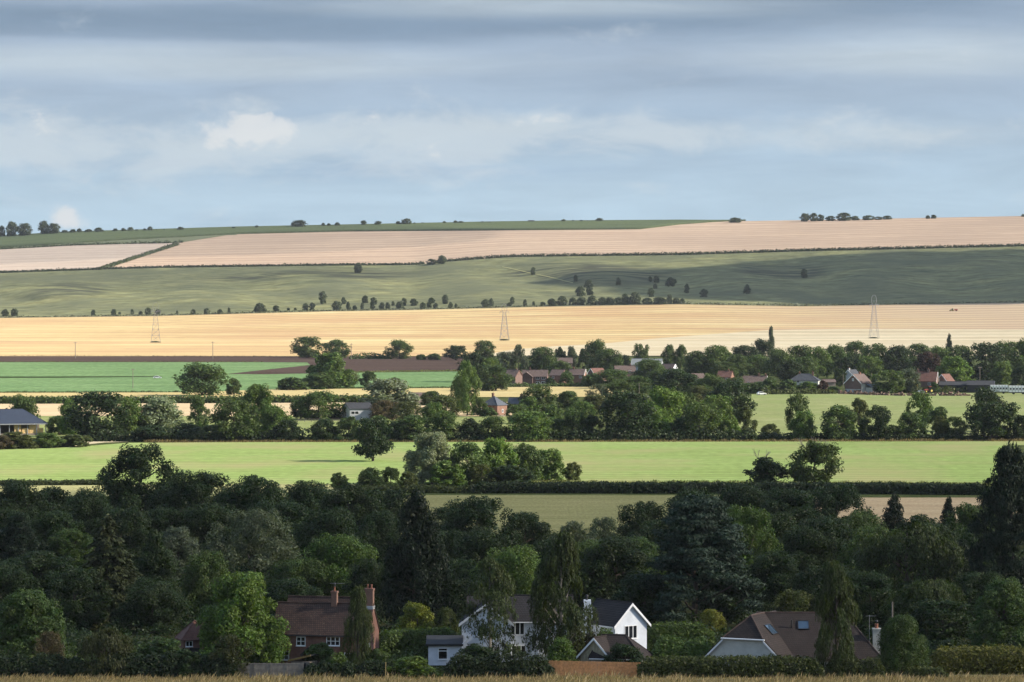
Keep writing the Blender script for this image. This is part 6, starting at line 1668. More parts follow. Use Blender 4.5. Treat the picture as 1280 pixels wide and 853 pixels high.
MID = [
 # in the lit field and its near hedge
 ('open', 466, 522, 54, 577, 'dark', 'lone dark oak standing in the lit green field'),
 ('dome', 540, 541, 74, 606, 'silver', 'silvery willow at the west end of the field clump'),
 ('broad', 586, 553, 50, 606, 'mid', 'mid green tree in the heart of the field clump'),
 ('dome', 622, 548, 56, 604, 'bright', 'yellow green domed tree in the middle of the field clump'),
 ('broad', 655, 555, 48, 603, 'mid', 'dark green tree east of the yellow green dome'),
 ('bush', 686, 562, 50, 601, 'green', 'rounded bush ending the field clump to the east'),
 ('bush', 716, 578, 24, 601, 'olive', 'last small bush of the field clump by the hedge'),
 ('bush', 560, 576, 46, 608, 'green', 'low bush in front of the silvery field willow'),
 ('feather', 602, 580, 40, 607, 'olive', 'olive shrub in front of the yellow green dome'),
 ('bush', 640, 582, 60, 608, 'dark', 'dark low shrub under the field clump'),
 ('bush', 425, 591, 24, 613, 'mid', 'small round bush alone at the field corner'),
 ('bush', 464, 585, 38, 614, 'mid', 'larger of twin round bushes by the field corner'),
 ('bush', 488, 584, 28, 612, 'mid', 'smaller of twin round bushes by the field corner'),
 ('bush', 510, 590, 26, 610, 'olive', 'low bush between twin round bushes and silvery willow'),
 ('bush', 958, 572, 58, 612, 'dark', 'dark ivy thicket in the hedge below dead branches'),
 # front row along the far side of the lit field, west part
 ('bush', 22, 540, 52, 561, 'olive', 'scrubby bush in front of the open barn'),
 ('bush', 60, 541, 44, 560, 'green', 'green bush at the corner of the open barn'),
 ('bush', 92, 543, 46, 559, 'olive', 'olive scrub on the mound end by the track'),
 ('bush', 2, 544, 30, 562, 'brown', 'brownish scrub at the mound west end'),
 ('broad', 28, 494, 40, 541, 'mid', 'round tree directly behind the open barn roof'),
 ('bush', 74, 520, 34, 544, 'mid', 'bush between the open barn and the big dark oak'),
 ('broad', 118, 490, 74, 551, 'dark', 'big dark oak east of the open barn'),
 ('broad', 88, 500, 34, 546, 'green', 'lighter tree leaning on the big dark oak by the barn'),
 ('broad', 160, 498, 44, 549, 'green', 'green tree between big dark oak and silver tree'),
 ('dome', 200, 496, 66, 548, 'silver', 'silver leaved tree shining west of the paddock gap'),
 ('poplar', 248, 494, 30, 540, 'mid', 'narrow upright tree in the paddock gap'),
 ('broad', 292, 500, 62, 552, 'mid', 'oak at the field side east of paddock gap'),
 ('dome', 322, 481, 52, 548, 'green', 'light green tree leaning over the field edge oak'),
 ('broad', 342, 506, 44, 550, 'green', 'light green tree before the thicket'),
 ('bush', 358, 525, 40, 552, 'dark', 'dark round bush on the field edge below the thicket'),
 ('bush', 404, 524, 38, 552, 'dark', 'dark round bush on the field edge below the rail fence'),
 ('bush', 436, 521, 36, 552, 'mid', 'bush on the field edge below the white box trailer'),
 ('bush', 230, 529, 44, 551, 'dark', 'low dark bush under the silver leaved tree'),
 ('bush', 268, 531, 38, 551, 'mid', 'low bush on the field edge below the paddock gap'),
 ('bush', 190, 532, 52, 552, 'dark', 'dark hedge bush in front of the silver leaved tree'),
 ('broad', 398, 489, 64, 525, 'mid', 'olive thicket tree west of the storage container'),
 ('broad', 376, 497, 34, 524, 'dark', 'dark tree on the west flank of the olive thicket'),
 ('dome', 484, 474, 84, 523, 'silver', 'large silver willow over the grey barn'),
 ('feather', 480, 500, 44, 526, 'brown', 'brownish shrub tree before the large silver willow'),
 ('feather', 508, 502, 40, 527, 'olive', 'olive shrub tree by the large silver willow east side'),
 ('broad', 516, 519, 54, 552, 'mid', 'bushy tree on the field edge below the silver willow'),
 ('bush', 474, 520, 36, 551, 'mid', 'bush hidden behind the lone field oak'),
 ('broad', 556, 514, 38, 552, 'mid', 'tree on the field edge east of the silver willow'),
 ('bush', 586, 523, 32, 552, 'dark', 'dark bush on the field edge below the veranda house'),
 ('broad', 616, 520, 42, 552, 'mid', 'dense tree on the field edge below the slate hipped roof'),
 ('broad', 552, 494, 50, 524, 'olive', 'olive tree beside the low brown shed'),
 ('bush', 538, 489, 30, 507, 'mid', 'bush just above the low brown shed'),
 ('poplar', 584, 452, 40, 520, 'green', 'tall leafy tree west of the slate hipped house'),
 ('broad', 572, 472, 24, 516, 'mid', 'narrow tree on the flank of the tall leafy one'),
 ('bush', 628, 502, 24, 517, 'dark', 'dark garden bush at the slate hipped house'),
 ('broad', 620, 457, 38, 489, 'mid', 'round dark green tree west of the village row'),
 ('broad', 590, 441, 32, 478, 'dark', 'dark tree below the tall village tree by the pole'),
 ('broad', 612, 448, 30, 478, 'green', 'green tree between the tall one and village row'),
 ('broad', 605, 426, 30, 455, 'mid', 'tall village tree next to the pole by the stubble'),
 # upper left fields
 ('broad', 252, 454, 58, 495, 'mid', 'big round oak in the dark green crop field'),
 ('bush', 292, 473, 20, 494, 'mid', 'small tree beside the big round crop field oak'),
 ('dome', 412, 441, 62, 486, 'green', 'wide light green tree rising over the ploughed field'),
 ('bush', 366, 472, 40, 488, 'mid', 'bush trailing west of the wide light green tree'),
 ('bush', 398, 466, 50, 487, 'mid', 'dark bush in front of the wide light green tree'),
 ('broad', 432, 462, 34, 485, 'olive', 'olive bush on the east flank of the wide light green tree'),
 ('bush', 461, 464, 22, 485, 'mid', 'round bush east of the wide light green tree'),
 ('bush', 493, 472, 16, 482, 'mid', 'tiny bush in the green strip below ploughed field'),
 ('broad', 383, 421, 34, 448, 'mid', 'western round tree of a pair at the stubble edge'),
 ('broad', 421, 425, 33, 449, 'mid', 'eastern round tree of a pair at the stubble edge'),
 ('broad', 499, 425, 30, 449.5, 'mid', 'single round tree standing at the stubble edge'),
 ('bush', 526, 443, 14, 450.5, 'mid', 'small bush east of the single round stubble edge tree'),
 ('bush', 543, 442, 18, 450.5, 'mid', 'low bush between small bush and flat topped tree'),
 ('open', 570, 432, 36, 451, 'dark', 'flat topped dark tree at the stubble edge'),
 # village, back row
 ('poplar', 648, 431, 24, 466, 'grey', 'greyish tree at the west end of the village back row'),
 ('broad', 630, 440, 26, 466, 'grey', 'pale loose tree over the first village roof'),
 ('broad', 678, 434, 36, 464, 'mid', 'full green tree over the long brick house'),
 ('bush', 662, 451, 28, 464, 'bright', 'bright bush between village roofs and back trees'),
 ('poplar', 700, 434, 18, 462, 'dark', 'dark upright tree in the village back row'),
 ('poplar', 715, 433, 20, 462, 'grey', 'pale see-through tree in the village back row'),
 ('poplar', 728, 436, 14, 463, 'dark', 'thin dark tree beside the tall village back tree'),
 ('broad', 745, 425, 30, 464, 'mid', 'tallest tree of the village back row'),
 ('broad', 760, 436, 36, 467, 'mid', 'wide tree west of the pale barn'),
 ('bush', 781, 444, 16, 461, 'dark', 'small dark tree touching the pale barn roof'),
 ('broad', 700, 451, 26, 470, 'mid', 'garden tree between two orange brick houses'),
 ('bush', 709, 464, 20, 482, 'mid', 'round garden tree before the orange brick house'),
 ('bush', 742, 467, 26, 484, 'mid', 'dark garden bush at the village row end'),
 ('open', 800, 430, 21, 462, 'mid', 'small crowned tree rising behind the pale barn'),
 ('broad', 812, 449, 40, 478, 'mid', 'tree in front of the pale barn'),
 ('poplar', 836, 431, 24, 462, 'mid', 'western of twin tall trees over the white gabled house'),
 ('poplar', 851, 431, 20, 462, 'mid', 'eastern of twin tall trees over the white gabled house'),
 ('broad', 871, 439, 34, 471, 'mid', 'wood tree east of the twin tall trees'),
 ('broad', 896, 432, 40, 471, 'green', 'large wood tree with bright top above pinkish house'),
 ('broad', 921, 443, 30, 472, 'mid', 'wood tree behind the white two chimney cottage'),
 ('broad', 930, 432, 36, 458, 'dark', 'dark wood tree west of the columnar poplar'),
 ('broad', 952, 424, 24, 456, 'dark', 'dark tree at the foot of the columnar poplar'),
 ('poplar', 963.5, 408, 11, 452, 'grey', 'columnar poplar standing above the whole wood'),
 ('broad', 945, 444, 34, 470, 'green', 'lighter wood tree above the two chimney cottage'),
 ('broad', 974, 436, 32, 472, 'mid', 'wood tree just east of the columnar poplar'),
 ('broad', 998, 432, 34, 470, 'mid', 'wood tree above the slate hipped house'),
 ('broad', 1022, 434, 32, 474, 'green', 'light wood tree above the low brown shed'),
 ('broad', 1044, 431, 30, 468, 'mid', 'wood tree above the pale gabled house'),
 ('broad', 1070, 427, 32, 460, 'mid', 'wood tree with spiky top west of the third pylon'),
 ('broad', 1096, 430, 34, 468, 'mid', 'wood tree straight below the third pylon'),
 ('broad', 1086, 445, 34, 474, 'green', 'light wood tree over the brick gabled house'),
 ('broad', 1122, 432, 36, 468, 'dark', 'dark wood tree east of the third pylon'),
 ('broad', 1148, 430, 34, 466, 'mid', 'wood tree above the red farmhouse'),
 ('broad', 1160, 440, 30, 474, 'copper', 'copper leaved tree over the red farmhouse'),
 ('broad', 1174, 433, 32, 464, 'green', 'light wood tree between copper tree and spire'),
 ('spire', 1186, 418, 14, 458, 'conifer', 'small dark spire poking above the wood'),
 ('broad', 1200, 432, 34, 466, 'mid', 'wood tree behind the bright round farm tree'),
 ('dome', 1194, 446, 50, 484, 'bright', 'bright round tree above the dark timber sheds'),
 ('broad', 1232, 429, 48, 478, 'dark', 'large dark wood tree behind the tall pale pole'),
 ('broad', 1262, 427, 40, 472, 'mid', 'wood tree above the livestock trailers'),
 ('broad', 1284, 424, 34, 476, 'mid', 'wood tree ending the row at the east'),
 ('bush', 1252, 452, 34, 483, 'green', 'lighter bush tree behind the livestock trailers'),
 ('bush', 1276, 458, 28, 484, 'dark', 'dark bush behind the second livestock trailer'),
 ('broad', 1112, 463, 38, 492, 'mid', 'dark farm tree between brick gabled house and farmhouse'),
 ('broad', 1136, 461, 30, 491, 'grey', 'greyish farm tree touching the red farmhouse'),
 ('broad', 1050, 461, 18, 484, 'dark', 'dark narrow tree left of the brick gabled house'),
 ('bush', 962, 472, 28, 492, 'mid', 'bush beside the parked white car by the wood'),
 ('bush', 986, 475, 26, 492, 'mid', 'bush below the slate hipped house west end'),
 ('bush', 1008, 477, 24, 492.5, 'green', 'bush below the slate hipped house middle'),
 ('clipped', 1018, 479, 15, 492.5, 'green', 'clipped green bush by the copper shrub'),
 ('bush', 1028, 476, 15, 492.5, 'copper', 'copper shrub at the pale field edge'),
 ('bush', 1040, 483, 24, 491.5, 'bright', 'bright low bush at the pale field edge'),
 # between village and lit field
 ('broad', 842, 461, 60, 503, 'dark', 'large dark oak below the white gabled house'),
 ('broad', 762, 462, 42, 486, 'mid', 'dark tree below the village row east end'),
 ('broad', 797, 470, 36, 492, 'mid', 'tree below the pale barn and brown roofed house'),
 ('feather', 752, 480, 40, 502, 'grey', 'greyish tree at the east end of yellow stubble'),
 ('broad', 672, 482, 46, 516, 'mid', 'round tree cluster below the yellow stubble'),
 ('bush', 662, 496, 32, 520, 'green', 'green bush at the foot of the round tree cluster'),
 ('bush', 710, 489, 34, 512, 'mid', 'bush tree in the middle of the lower thicket'),
 ('bush', 744, 494, 44, 518, 'olive', 'olive bush tree in the lower thicket'),
 ('broad', 663, 514, 54, 552, 'green', 'leafy pale green tree at the field edge centre'),
 ('bush', 690, 506, 32, 540, 'mid', 'bush tree behind the pale green field edge tree'),
 ('broad', 716, 510, 36, 551, 'mid', 'dense tree at the field edge by the red shrub'),
 ('bush', 740, 519, 34, 551, 'dark', 'dark bush tucked between field edge trees'),
 ('broad', 784, 490, 66, 551, 'dark', 'very large dark tree on the field edge'),
 ('broad', 829, 484, 54, 540, 'bright', 'large yellow green tree behind the very large dark one'),
 ('bush', 826, 526, 34, 551, 'green', 'light bush at foot of the large yellow green tree'),
 ('broad', 874, 502, 56, 551, 'mid', 'broad mid green tree on the field edge'),
 ('broad', 912, 476, 60, 523, 'dark', 'dark oak overhanging the pale field corner'),
 ('broad', 890, 468, 32, 500, 'mid', 'tree above the dark oak of the pale field corner'),
 ('broad', 872, 482, 40, 512, 'olive', 'olive tree behind the broad mid green one'),
 ('bush', 912, 520, 32, 551, 'bright', 'yellow green bush on the field edge'),
 ('bush', 930, 508, 30, 547, 'olive', 'olive bush at the pale field corner'),
 ('bush', 850, 524, 30, 551, 'dark', 'dark bush between light bush and broad green tree'),
 # row along the lit field, east part
 ('bush', 962, 530, 26, 549, 'olive', 'low hedge bush at the start of the pale field row'),
 ('open', 998, 492, 32, 546, 'mid', 'straggly tree with ragged top in pale field row'),
 ('bush', 1003, 514, 38, 551, 'green', 'light bush at the foot of the straggly tree'),
 ('broad', 1048, 507, 50, 551, 'mid', 'dense round tree in the pale field row'),
 ('bush', 1074, 498, 28, 532, 'olive', 'olive bush tree behind the dense round tree'),
 ('bush', 1080, 523, 18, 550, 'green', 'slim light bush between two round trees of the row'),
 ('open', 1099, 507, 40, 551, 'dark', 'dark round tree on visible stems in the row'),
 ('dome', 1138, 516, 48, 550, 'mid', 'low domed tree in the pale field row'),
 ('broad', 1151, 490, 34, 536, 'green', 'taller light tree behind the low domed one'),
 ('bush', 1174, 509, 36, 540, 'mid', 'bush tree east of the taller light tree'),
 ('open', 1176, 520, 24, 550, 'olive', 'small olive tree on thin stem in the row'),
 ('open', 1195, 521, 28, 550, 'mid', 'small tree next to the big east oak'),
 ('broad', 1234, 485, 50, 540, 'dark', 'upper dark tree behind the big east oak'),
 ('open', 1240, 502, 62, 551, 'dark', 'big dark east oak with low spreading crown'),
 ('bush', 1278, 519, 30, 551, 'dark', 'dark bush east of the big east oak'),
]
MID += [
 ('bush', 611, 509, 22, 521, 'mid', 'garden bush at the front wall of the hipped house'),
 ('broad', 950, 477, 26, 492, 'mid', 'leafy tree over the parked white car by the wood'),
 ('broad', 600, 497, 18, 521, 'mid', 'narrow tree in front of the veranda of the hipped house'),
 ('broad', 700, 524, 40, 551, 'mid', 'field edge tree between pale green tree and dense one'),
 ('broad', 776, 476, 44, 508, 'mid', 'leafy tree behind the very large dark tree'),
 ('broad', 806, 500, 40, 546, 'green', 'lighter tree between very large dark tree and yellow green one'),
 ('broad', 852, 490, 44, 528, 'mid', 'leafy tree between yellow green tree and broad green one'),
 ('broad', 896, 494, 44, 532, 'green', 'lighter tree under the dark corner oak'),
 ('broad', 728, 502, 34, 528, 'green', 'light thicket tree behind the dense field edge tree'),
 ('broad', 648, 506, 30, 530, 'mid', 'thicket tree below the small slate roofed cottage'),
 ('broad', 542, 503, 34, 530, 'green', 'light tree between silver willow and olive tree'),
 ('broad', 498, 526, 34, 552, 'dark', 'dark field edge tree right behind the lone oak'),
 ('broad', 906, 452, 30, 476, 'mid', 'wood tree just behind the pinkish brick house'),
 ('broad', 1008, 446, 34, 476, 'mid', 'wood tree right behind the slate hipped house'),
 ('broad', 1060, 446, 30, 474, 'dark', 'dark wood tree right behind the pale gabled house'),
 ('broad', 986, 450, 34, 478, 'dark', 'dark wood tree west of the slate hipped house'),
 ('broad', 880, 473, 30, 491, 'mid', 'leafy tree before the small white walled cottage'),
 ('broad', 919, 472, 28, 490, 'mid', 'leafy tree between pinkish house and two chimney cottage'),
 ('bush', 936, 479, 24, 492, 'green', 'garden bush under the two chimney cottage'),
 ('broad', 858, 467, 34, 491, 'dark', 'dark tree between white gabled house and white walled cottage'),
 ('broad', 824, 461, 28, 488, 'mid', 'leafy tree hiding the foot of the white gabled house'),
 ('broad', 774, 463, 30, 482, 'mid', 'leafy tree hiding the brown roofed house front'),
 ('bush', 733, 470, 18, 483, 'mid', 'garden bush between two brick houses of the row end'),
 ('bush', 688, 472, 12, 483, 'dark', 'small garden tree beside the long brick house'),
 ('bush', 1100, 478, 20, 491.5, 'dark', 'dark bush hiding the lean-to of brick gabled house'),
 ('bush', 1168, 478, 14, 491, 'mid', 'bush between tractor and small brick cottage'),
]
for t in MID:
    t = list(t)
    if t[0] == 'broad' and t[4] < 500: t[3] *= 1.14
    tree(*t[:7])

# tree in the hedge with bare upper branches, and the bare branches standing over the ivy thicket
def dead_topped():
    r = tree('open', 1018, 552, 70, 612, 'mid', 'half bare tree with dead branches in the hedge of the lit field', var=2, name='half_dead_tree')
    d = depth(1018, 612); m = d/F; rg_ = random.Random(12)
    mb = MB()
    def grow(p, dirv, ln, rad, n):
        q = (p[0]+dirv[0]*ln, p[1]+dirv[1]*ln, p[2]+dirv[2]*ln); mb.tube(p, q, rad, rad*0.65, 5)
        if n == 0: return
        for _ in range(3 if n > 1 else 2):
            v = Vector(dirv)+Vector((rg_.uniform(-.7, .7), rg_.uniform(-.5, .5), rg_.uniform(-.15, .5))); grow(q, v.normalized(), ln*rg_.uniform(.6, .85), rad*0.62, n-1)
    r.rotation_euler = (0, 0, 0)
    for a in ((-0.5, 0, 0.85), (0.1, 0.1, 1), (0.5, 0, 0.8)): grow((a[0]*0.6, 0, 6.6), Vector(a).normalized(), 2.3, 0.11, 3)
    mb.build('dead_branches', DEAD, r)
    X, Y, Z = world(953, 612)
    r2 = tag(empty('dead_tree', (X, Y, Z)), 'bare dead tree standing up out of the dark ivy thicket', 'tree')
    mb = MB(); mb.tube((0, 0, 0), (0, 0, 6.0), 0.22, 0.14, 6)
    for a in ((-0.45, 0, 0.9), (0.3, 0.1, 1)): grow((0, 0, 5.6), Vector(a).normalized(), 1.6, 0.10, 3)
    mb.build('branches', DEAD, r2)
dead_topped()

# ---------------- hedges
hedge('hedge', hpx([(470, ground_px(466)), (500, ground_px(468)), (574, ground_px(470))]), 3.0, 3.6, 0.16, 420, (0.070, 0.105, 0.026), 'clipped bright topped hedge between cottage and white house', clip=True, lump=0.06, seed=2)
hedge('hedge', hpx([(700, ground_px(459)), (752, ground_px(459))]), 2.0, 3.9, 0.16, 420, (0.050, 0.040, 0.026), 'reddish brown hedge behind the round green bush', clip=True, lump=0.10, seed=3)
hedge('hedge', hpx([(744, ground_px(462)), (770, ground_px(462))]), 2.0, 4.2, 0.16, 420, 'green', 'short green hedge behind the garage gable', clip=True, lump=0.08, seed=4)
hedge('hedge', hpx([(806, ground_px(476)), (892, ground_px(476))]), 4.0, 3.7, 0.17, 400, (0.072, 0.105, 0.026), 'long clipped hedge east of the white gabled wing', clip=True, lump=0.07, seed=5)
hedge('hedge', hpx([(815, ground_px(453)), (892, ground_px(452))]), 3.0, 4.0, 0.17, 400, 'green', 'loose hedge stepping down toward the bungalow wall', lump=0.22, seed=6)
hedge('hedge', hpx([(798, ground_px(439.5)), (860, ground_px(439.2)), (930, ground_px(439)), (1030, ground_px(438.8))]), 2.4, 2.95, 0.15, 460, (0.066, 0.080, 0.024), 'long rough hedge in front of the bungalow', lump=0.10, seed=7, clip=True)
hedge('hedge', hpx([(1030, ground_px(440)), (1106, ground_px(439.5))]), 2.2, 2.6, 0.15, 430, (0.060, 0.074, 0.024), 'short rough hedge between yellowish cypress and clipped dome', lump=0.2, seed=8)
hedge('hedge', hpx([(1130, ground_px(439)), (1185, ground_px(438.6))]), 1.8, 1.7, 0.14, 430, 'olive', 'low hedge below the large clipped dome', lump=0.15, seed=9, clip=True)
hedge('hedge', hpx([(1164, ground_px(446)), (1220, ground_px(446)), (1290, ground_px(446))]), 3.0, 3.5, 0.16, 430, (0.125, 0.125, 0.030), 'yellowish clipped hedge at the east corner', clip=True, lump=0.08, seed=10)
hedge('hedge', hpx([(-40, ground_px(441)), (60, ground_px(440.5)), (150, ground_px(440.2)), (296, ground_px(440))]), 3.0, 2.9, 0.17, 380, (0.026, 0.040, 0.017), 'dark wild hedge along the dry grass at the west', lump=0.4, seed=11)
hedge('hedge', hpx([(380, ground_px(439.5)), (430, ground_px(439.5)), (500, ground_px(440))]), 2.4, 2.1, 0.16, 400, (0.026, 0.040, 0.017), 'dark wild hedge below the narrow drooping cypress', lump=0.4, seed=12)
hedge('hedge', hpx([(556, ground_px(441)), (610, ground_px(440.5)), (672, ground_px(440.5)), (690, ground_px(441))]), 2.8, 3.1, 0.16, 400, (0.030, 0.043, 0.018), 'dark overgrown hedge in front of the white house', lump=0.35, seed=13)
hedge('hedge', hpx([(505, ground_px(440.3)), (560, ground_px(440.3))]), 1.8, 1.6, 0.15, 400, 'mid', 'low hedge under the flat roofed extension', lump=0.35, seed=14)
hedge('hedge', hpx([(590, 617), (660, 616.8), (760, 617), (900, 617.2), (1000, 617.5), (1120, 618), (1238, 619)]), 4.0, 2.5, 0.30, 150, (0.030, 0.044, 0.018), 'long dark hedge along the near side of the lit field', lump=0.10, seed=15, clip=True)
hedge('hedge', hpx([(450, 616), (520, 616.5), (600, 617)]), 3.5, 1.7, 0.28, 130, 'olive', 'low weedy hedge between twin bushes and field clump', lump=0.3, seed=16)
hedge('hedge', hpx([(-60, 607), (40, 607), (130, 606.6)]), 2.5, 1.2, 0.25, 100, (0.05, 0.062, 0.025), 'thin low hedge across the field at the west', lump=0.3, seed=17)
hedge('hedge', hpx([(108, 552.3), (240, 552.2), (420, 552.2), (600, 552.2), (760, 552), (946, 551.8)]), 4.5, 3.6, 0.42, 42, (0.030, 0.046, 0.019), 'dark field hedge running under the trees west of the corner', lump=0.35, seed=18)
hedge('hedge', hpx([(946, 550.6), (1100, 550.6), (1300, 550.4)]), 4.0, 2.2, 0.40, 44, (0.034, 0.050, 0.020), 'low dark hedge under the pale field tree row', lump=0.3, seed=19)
hedge('hedge', hpx([(-60, 505.2), (60, 505), (180, 504.6), (300, 504.2), (440, 503.4), (470, 503.2)]), 5.0, 3.0, 0.55, 26, 'mid', 'straight dark hedge between yellow and tan stubble', lump=0.10, seed=20, clip=True)
hedge('hedge', hpx([(-60, 499.4), (90, 498.8), (240, 498.2)]), 2.5, 1.3, 0.5, 18, 'mid', 'thin hedge line at the back of the yellow stubble', lump=0.25, seed=21) if False else None
hedge('hedge', hpx([(437, 449.6), (470, 449.4), (488, 449.6)]), 5.0, 4.0, 0.7, 16, 'mid', 'low hedge joining the pair of trees to the single tree', lump=0.35, seed=22)
hedge('hedge', hpx([(636, 484.4), (690, 483.8), (740, 484)]), 3.0, 1.7, 0.5, 24, 'mid', 'garden hedge before the village brick row', lump=0.25, seed=23)
hedge('hedge', hpx([(952, 493.4), (990, 493), (1044, 492.6)]), 3.0, 2.2, 0.5, 22, 'olive', 'weedy hedge bank at the far side of pale field', lump=0.35, seed=24)
hedge('hedge', hpx([(1086, 491.5), (1140, 491), (1215, 490.4)]), 5.0, 2.4, 0.5, 20, 'olive', 'weedy bank in front of the farm sheds', lump=0.4, seed=25)
# hedges on the down
def hl(f, u0, u1, off=0.0, n=40): return [world(u0+(u1-u0)*i/n, f(u0+(u1-u0)*i/n)+off) for i in range(n+1)]
hedge('hedge', hl(yB, -300, 530, 0.2), 5.0, 2.6, 1.1, 7.0, (0.045, 0.058, 0.03), 'dark hedge line between pasture slope and pink stubble at the west', lump=0.3, seed=30)
hedge('hedge', hl(yB, 545, 1500, 0.2), 5.0, 3.4, 1.1, 7.0, (0.045, 0.058, 0.03), 'dark hedge line between pasture slope and pink stubble at the east', lump=0.3, seed=31)
hedge('hedge', hl(yA, -300, 690, -0.4), 4.0, 1.8, 0.9, 2.4, 'hillpale', 'broken scrub line at the foot of the down', lump=0.5, seed=32)
hedge('hedge', hl(yA, 850, 1500, -0.6), 5.0, 2.2, 0.9, 3.0, 'hillpale', 'pale blotchy hedge at the foot of the shaded down', lump=0.5, seed=33)
hedge('hedge', hl(ytl, -300, 228, 0.2), 8.0, 3.4, 1.3, 3.6, 'hill', 'dark hedge over the pale stubble field', lump=0.4, seed=34)
hedge('hedge', hl(lambda u: 337.8-(u-125)/97*31.4, 125, 222), 9.0, 3.2, 1.2, 4.0, (0.06, 0.075, 0.035), 'green diagonal hedge between pale and pink stubble', lump=0.25, seed=35)

# ---------------- bushes and small trees on the down
NUM = ['first', 'second', 'third', 'fourth', 'fifth', 'sixth', 'seventh', 'eighth', 'ninth', 'tenth', 'eleventh', 'twelfth', 'thirteenth', 'fourteenth', 'fifteenth', 'sixteenth',
       'seventeenth', 'eighteenth', 'nineteenth', 'twentieth']
def size_word(a, b, t, z):
    w_, h_ = b-a, z-t
    s = 'tiny' if max(w_, h_) < 6 else ('small' if max(w_, h_) < 10 else 'fair sized')
    return s + (' upright' if h_ > w_*1.15 else (' wide' if w_ > h_*1.6 else ' round'))
g1 = 'trees along the skyline of the down'
for a in [(-4, 8, 283, 297.5, 'edge tree of the dark skyline clump at the west'), (7, 24, 278, 297, 'tall tree in the dark skyline clump at the west'),
          (21, 42, 280, 296.5, 'wide tree closing the dark skyline clump at the west'), (47, 62, 277, 294.5, 'tallest tree of the two topped skyline pair'),
          (58, 76, 280, 294, 'lower tree of the two topped skyline pair')]:
    far_bush(a[0], a[1], a[2], a[3], a[4], g1, 'hill', 'broad', 'broadleaf_tree', 'tree')
sky_row = [(76,86,288,292.5),(86,96,287,292.3),(96,103,286,292),(105,117,287,291.8),(117,131,285,291.4),(140,148,286,290.6),(151,158,285.5,290.4),(159,168,284.4,290),(168,174,287,290),(178,184,286,289.8),(184,192,283.6,289.6),(194,198,287,289.2),(204,206.5,286,289),(221,231,284,288.8),(257,263,286,287.6),(288,296,283.8,286.8),(318,324,282.2,286),
           (362.6,384,275.8,284.8),(401,407,279,284),(408,414.5,279.6,283.8),(418,426,278.4,283.6),(449.6,459,276,282.6),(467,478,276.8,282.4),(494,502,277,281.8),(500,516,273.7,281.6),(516,520,278.4,281.4),(525,531.5,278.4,281),(552.5,558.6,276.8,280.4),(566,572.5,276,280.3),(572,581,276.8,280.2),(599.6,606,277,279.8),(608,616,277.2,279.6),
           (701,708,274.4,278.4),(714,719,275.4,278.2),(723,730,275.2,278.2),(732,737,275.6,278),(744,755,273,278),(775,780,275.3,277.8)]
lm_ = {17: 'wide lone skyline tree crowning the maize crest west of centre', 24: 'ragged broad tree, biggest of the skyline row behind the maize', 36: 'ragged tree on the skyline east of the long dark barn'}
for i, (a, b, t, z) in enumerate(sky_row):
    s = size_word(a, b, t, z)
    if i in lm_: lb = lm_[i]
    elif i < 17: lb = f'{s} skyline tree, {NUM[i]} east of the two topped pair'
    elif i < 24: lb = f'{s} skyline tree, {NUM[i-18]} east of the wide lone one'
    elif i < 32: lb = f'{s} skyline tree, {NUM[i-25]} east of the ragged broad one'
    elif i < 36: lb = f'{s} skyline bush, {NUM[i-32]} beyond the long dark barn'
    else: lb = f'{s} skyline bush last along the maize crest'
    far_bush(a, b, t, z+0.5, lb, g1, 'hill', 'broad' if b-a > 7 else 'bush', 'broadleaf_tree', 'tree')
for a in [(911, 927.5, 272.4, 278.4, 'lone tree where the maize ends on the skyline'), (999, 1013, 267.4, 277, 'western tree of the dark skyline grove over pink stubble'), (1011, 1023, 267, 276.8, 'middle tree of the dark skyline grove over pink stubble'),
          (1020, 1031, 268.6, 276.5, 'eastern tree of the dark skyline grove over pink stubble'), (1031, 1045, 270.4, 276.2, 'low trees linking two dark skyline groves'), (1044, 1066, 266.6, 276, 'widest domed tree of the skyline over pink stubble'),
          (1063, 1074.5, 270.4, 275.6, 'low tree at the foot of the widest domed skyline tree'), (1076, 1094, 269.6, 275.2, 'low wide tree east of the domed skyline tree'), (1092, 1104, 271, 274.8, 'flat small tree near the skyline row end'),
          (1102, 1116, 270, 274.4, 'flat wide tree ending the skyline row'), (1156.5, 1163, 269.5, 273.6, 'western of two lone skyline trees at the east'), (1163.5, 1170.5, 268.8, 273.4, 'eastern of two lone skyline trees at the east'), (1276, 1281, 268, 271, 'tiny tree on the skyline at the far east')]:
    far_bush(a[0], a[1], a[2], a[3]+0.4, a[4], g1, 'hill', 'broad', 'broadleaf_tree', 'tree')

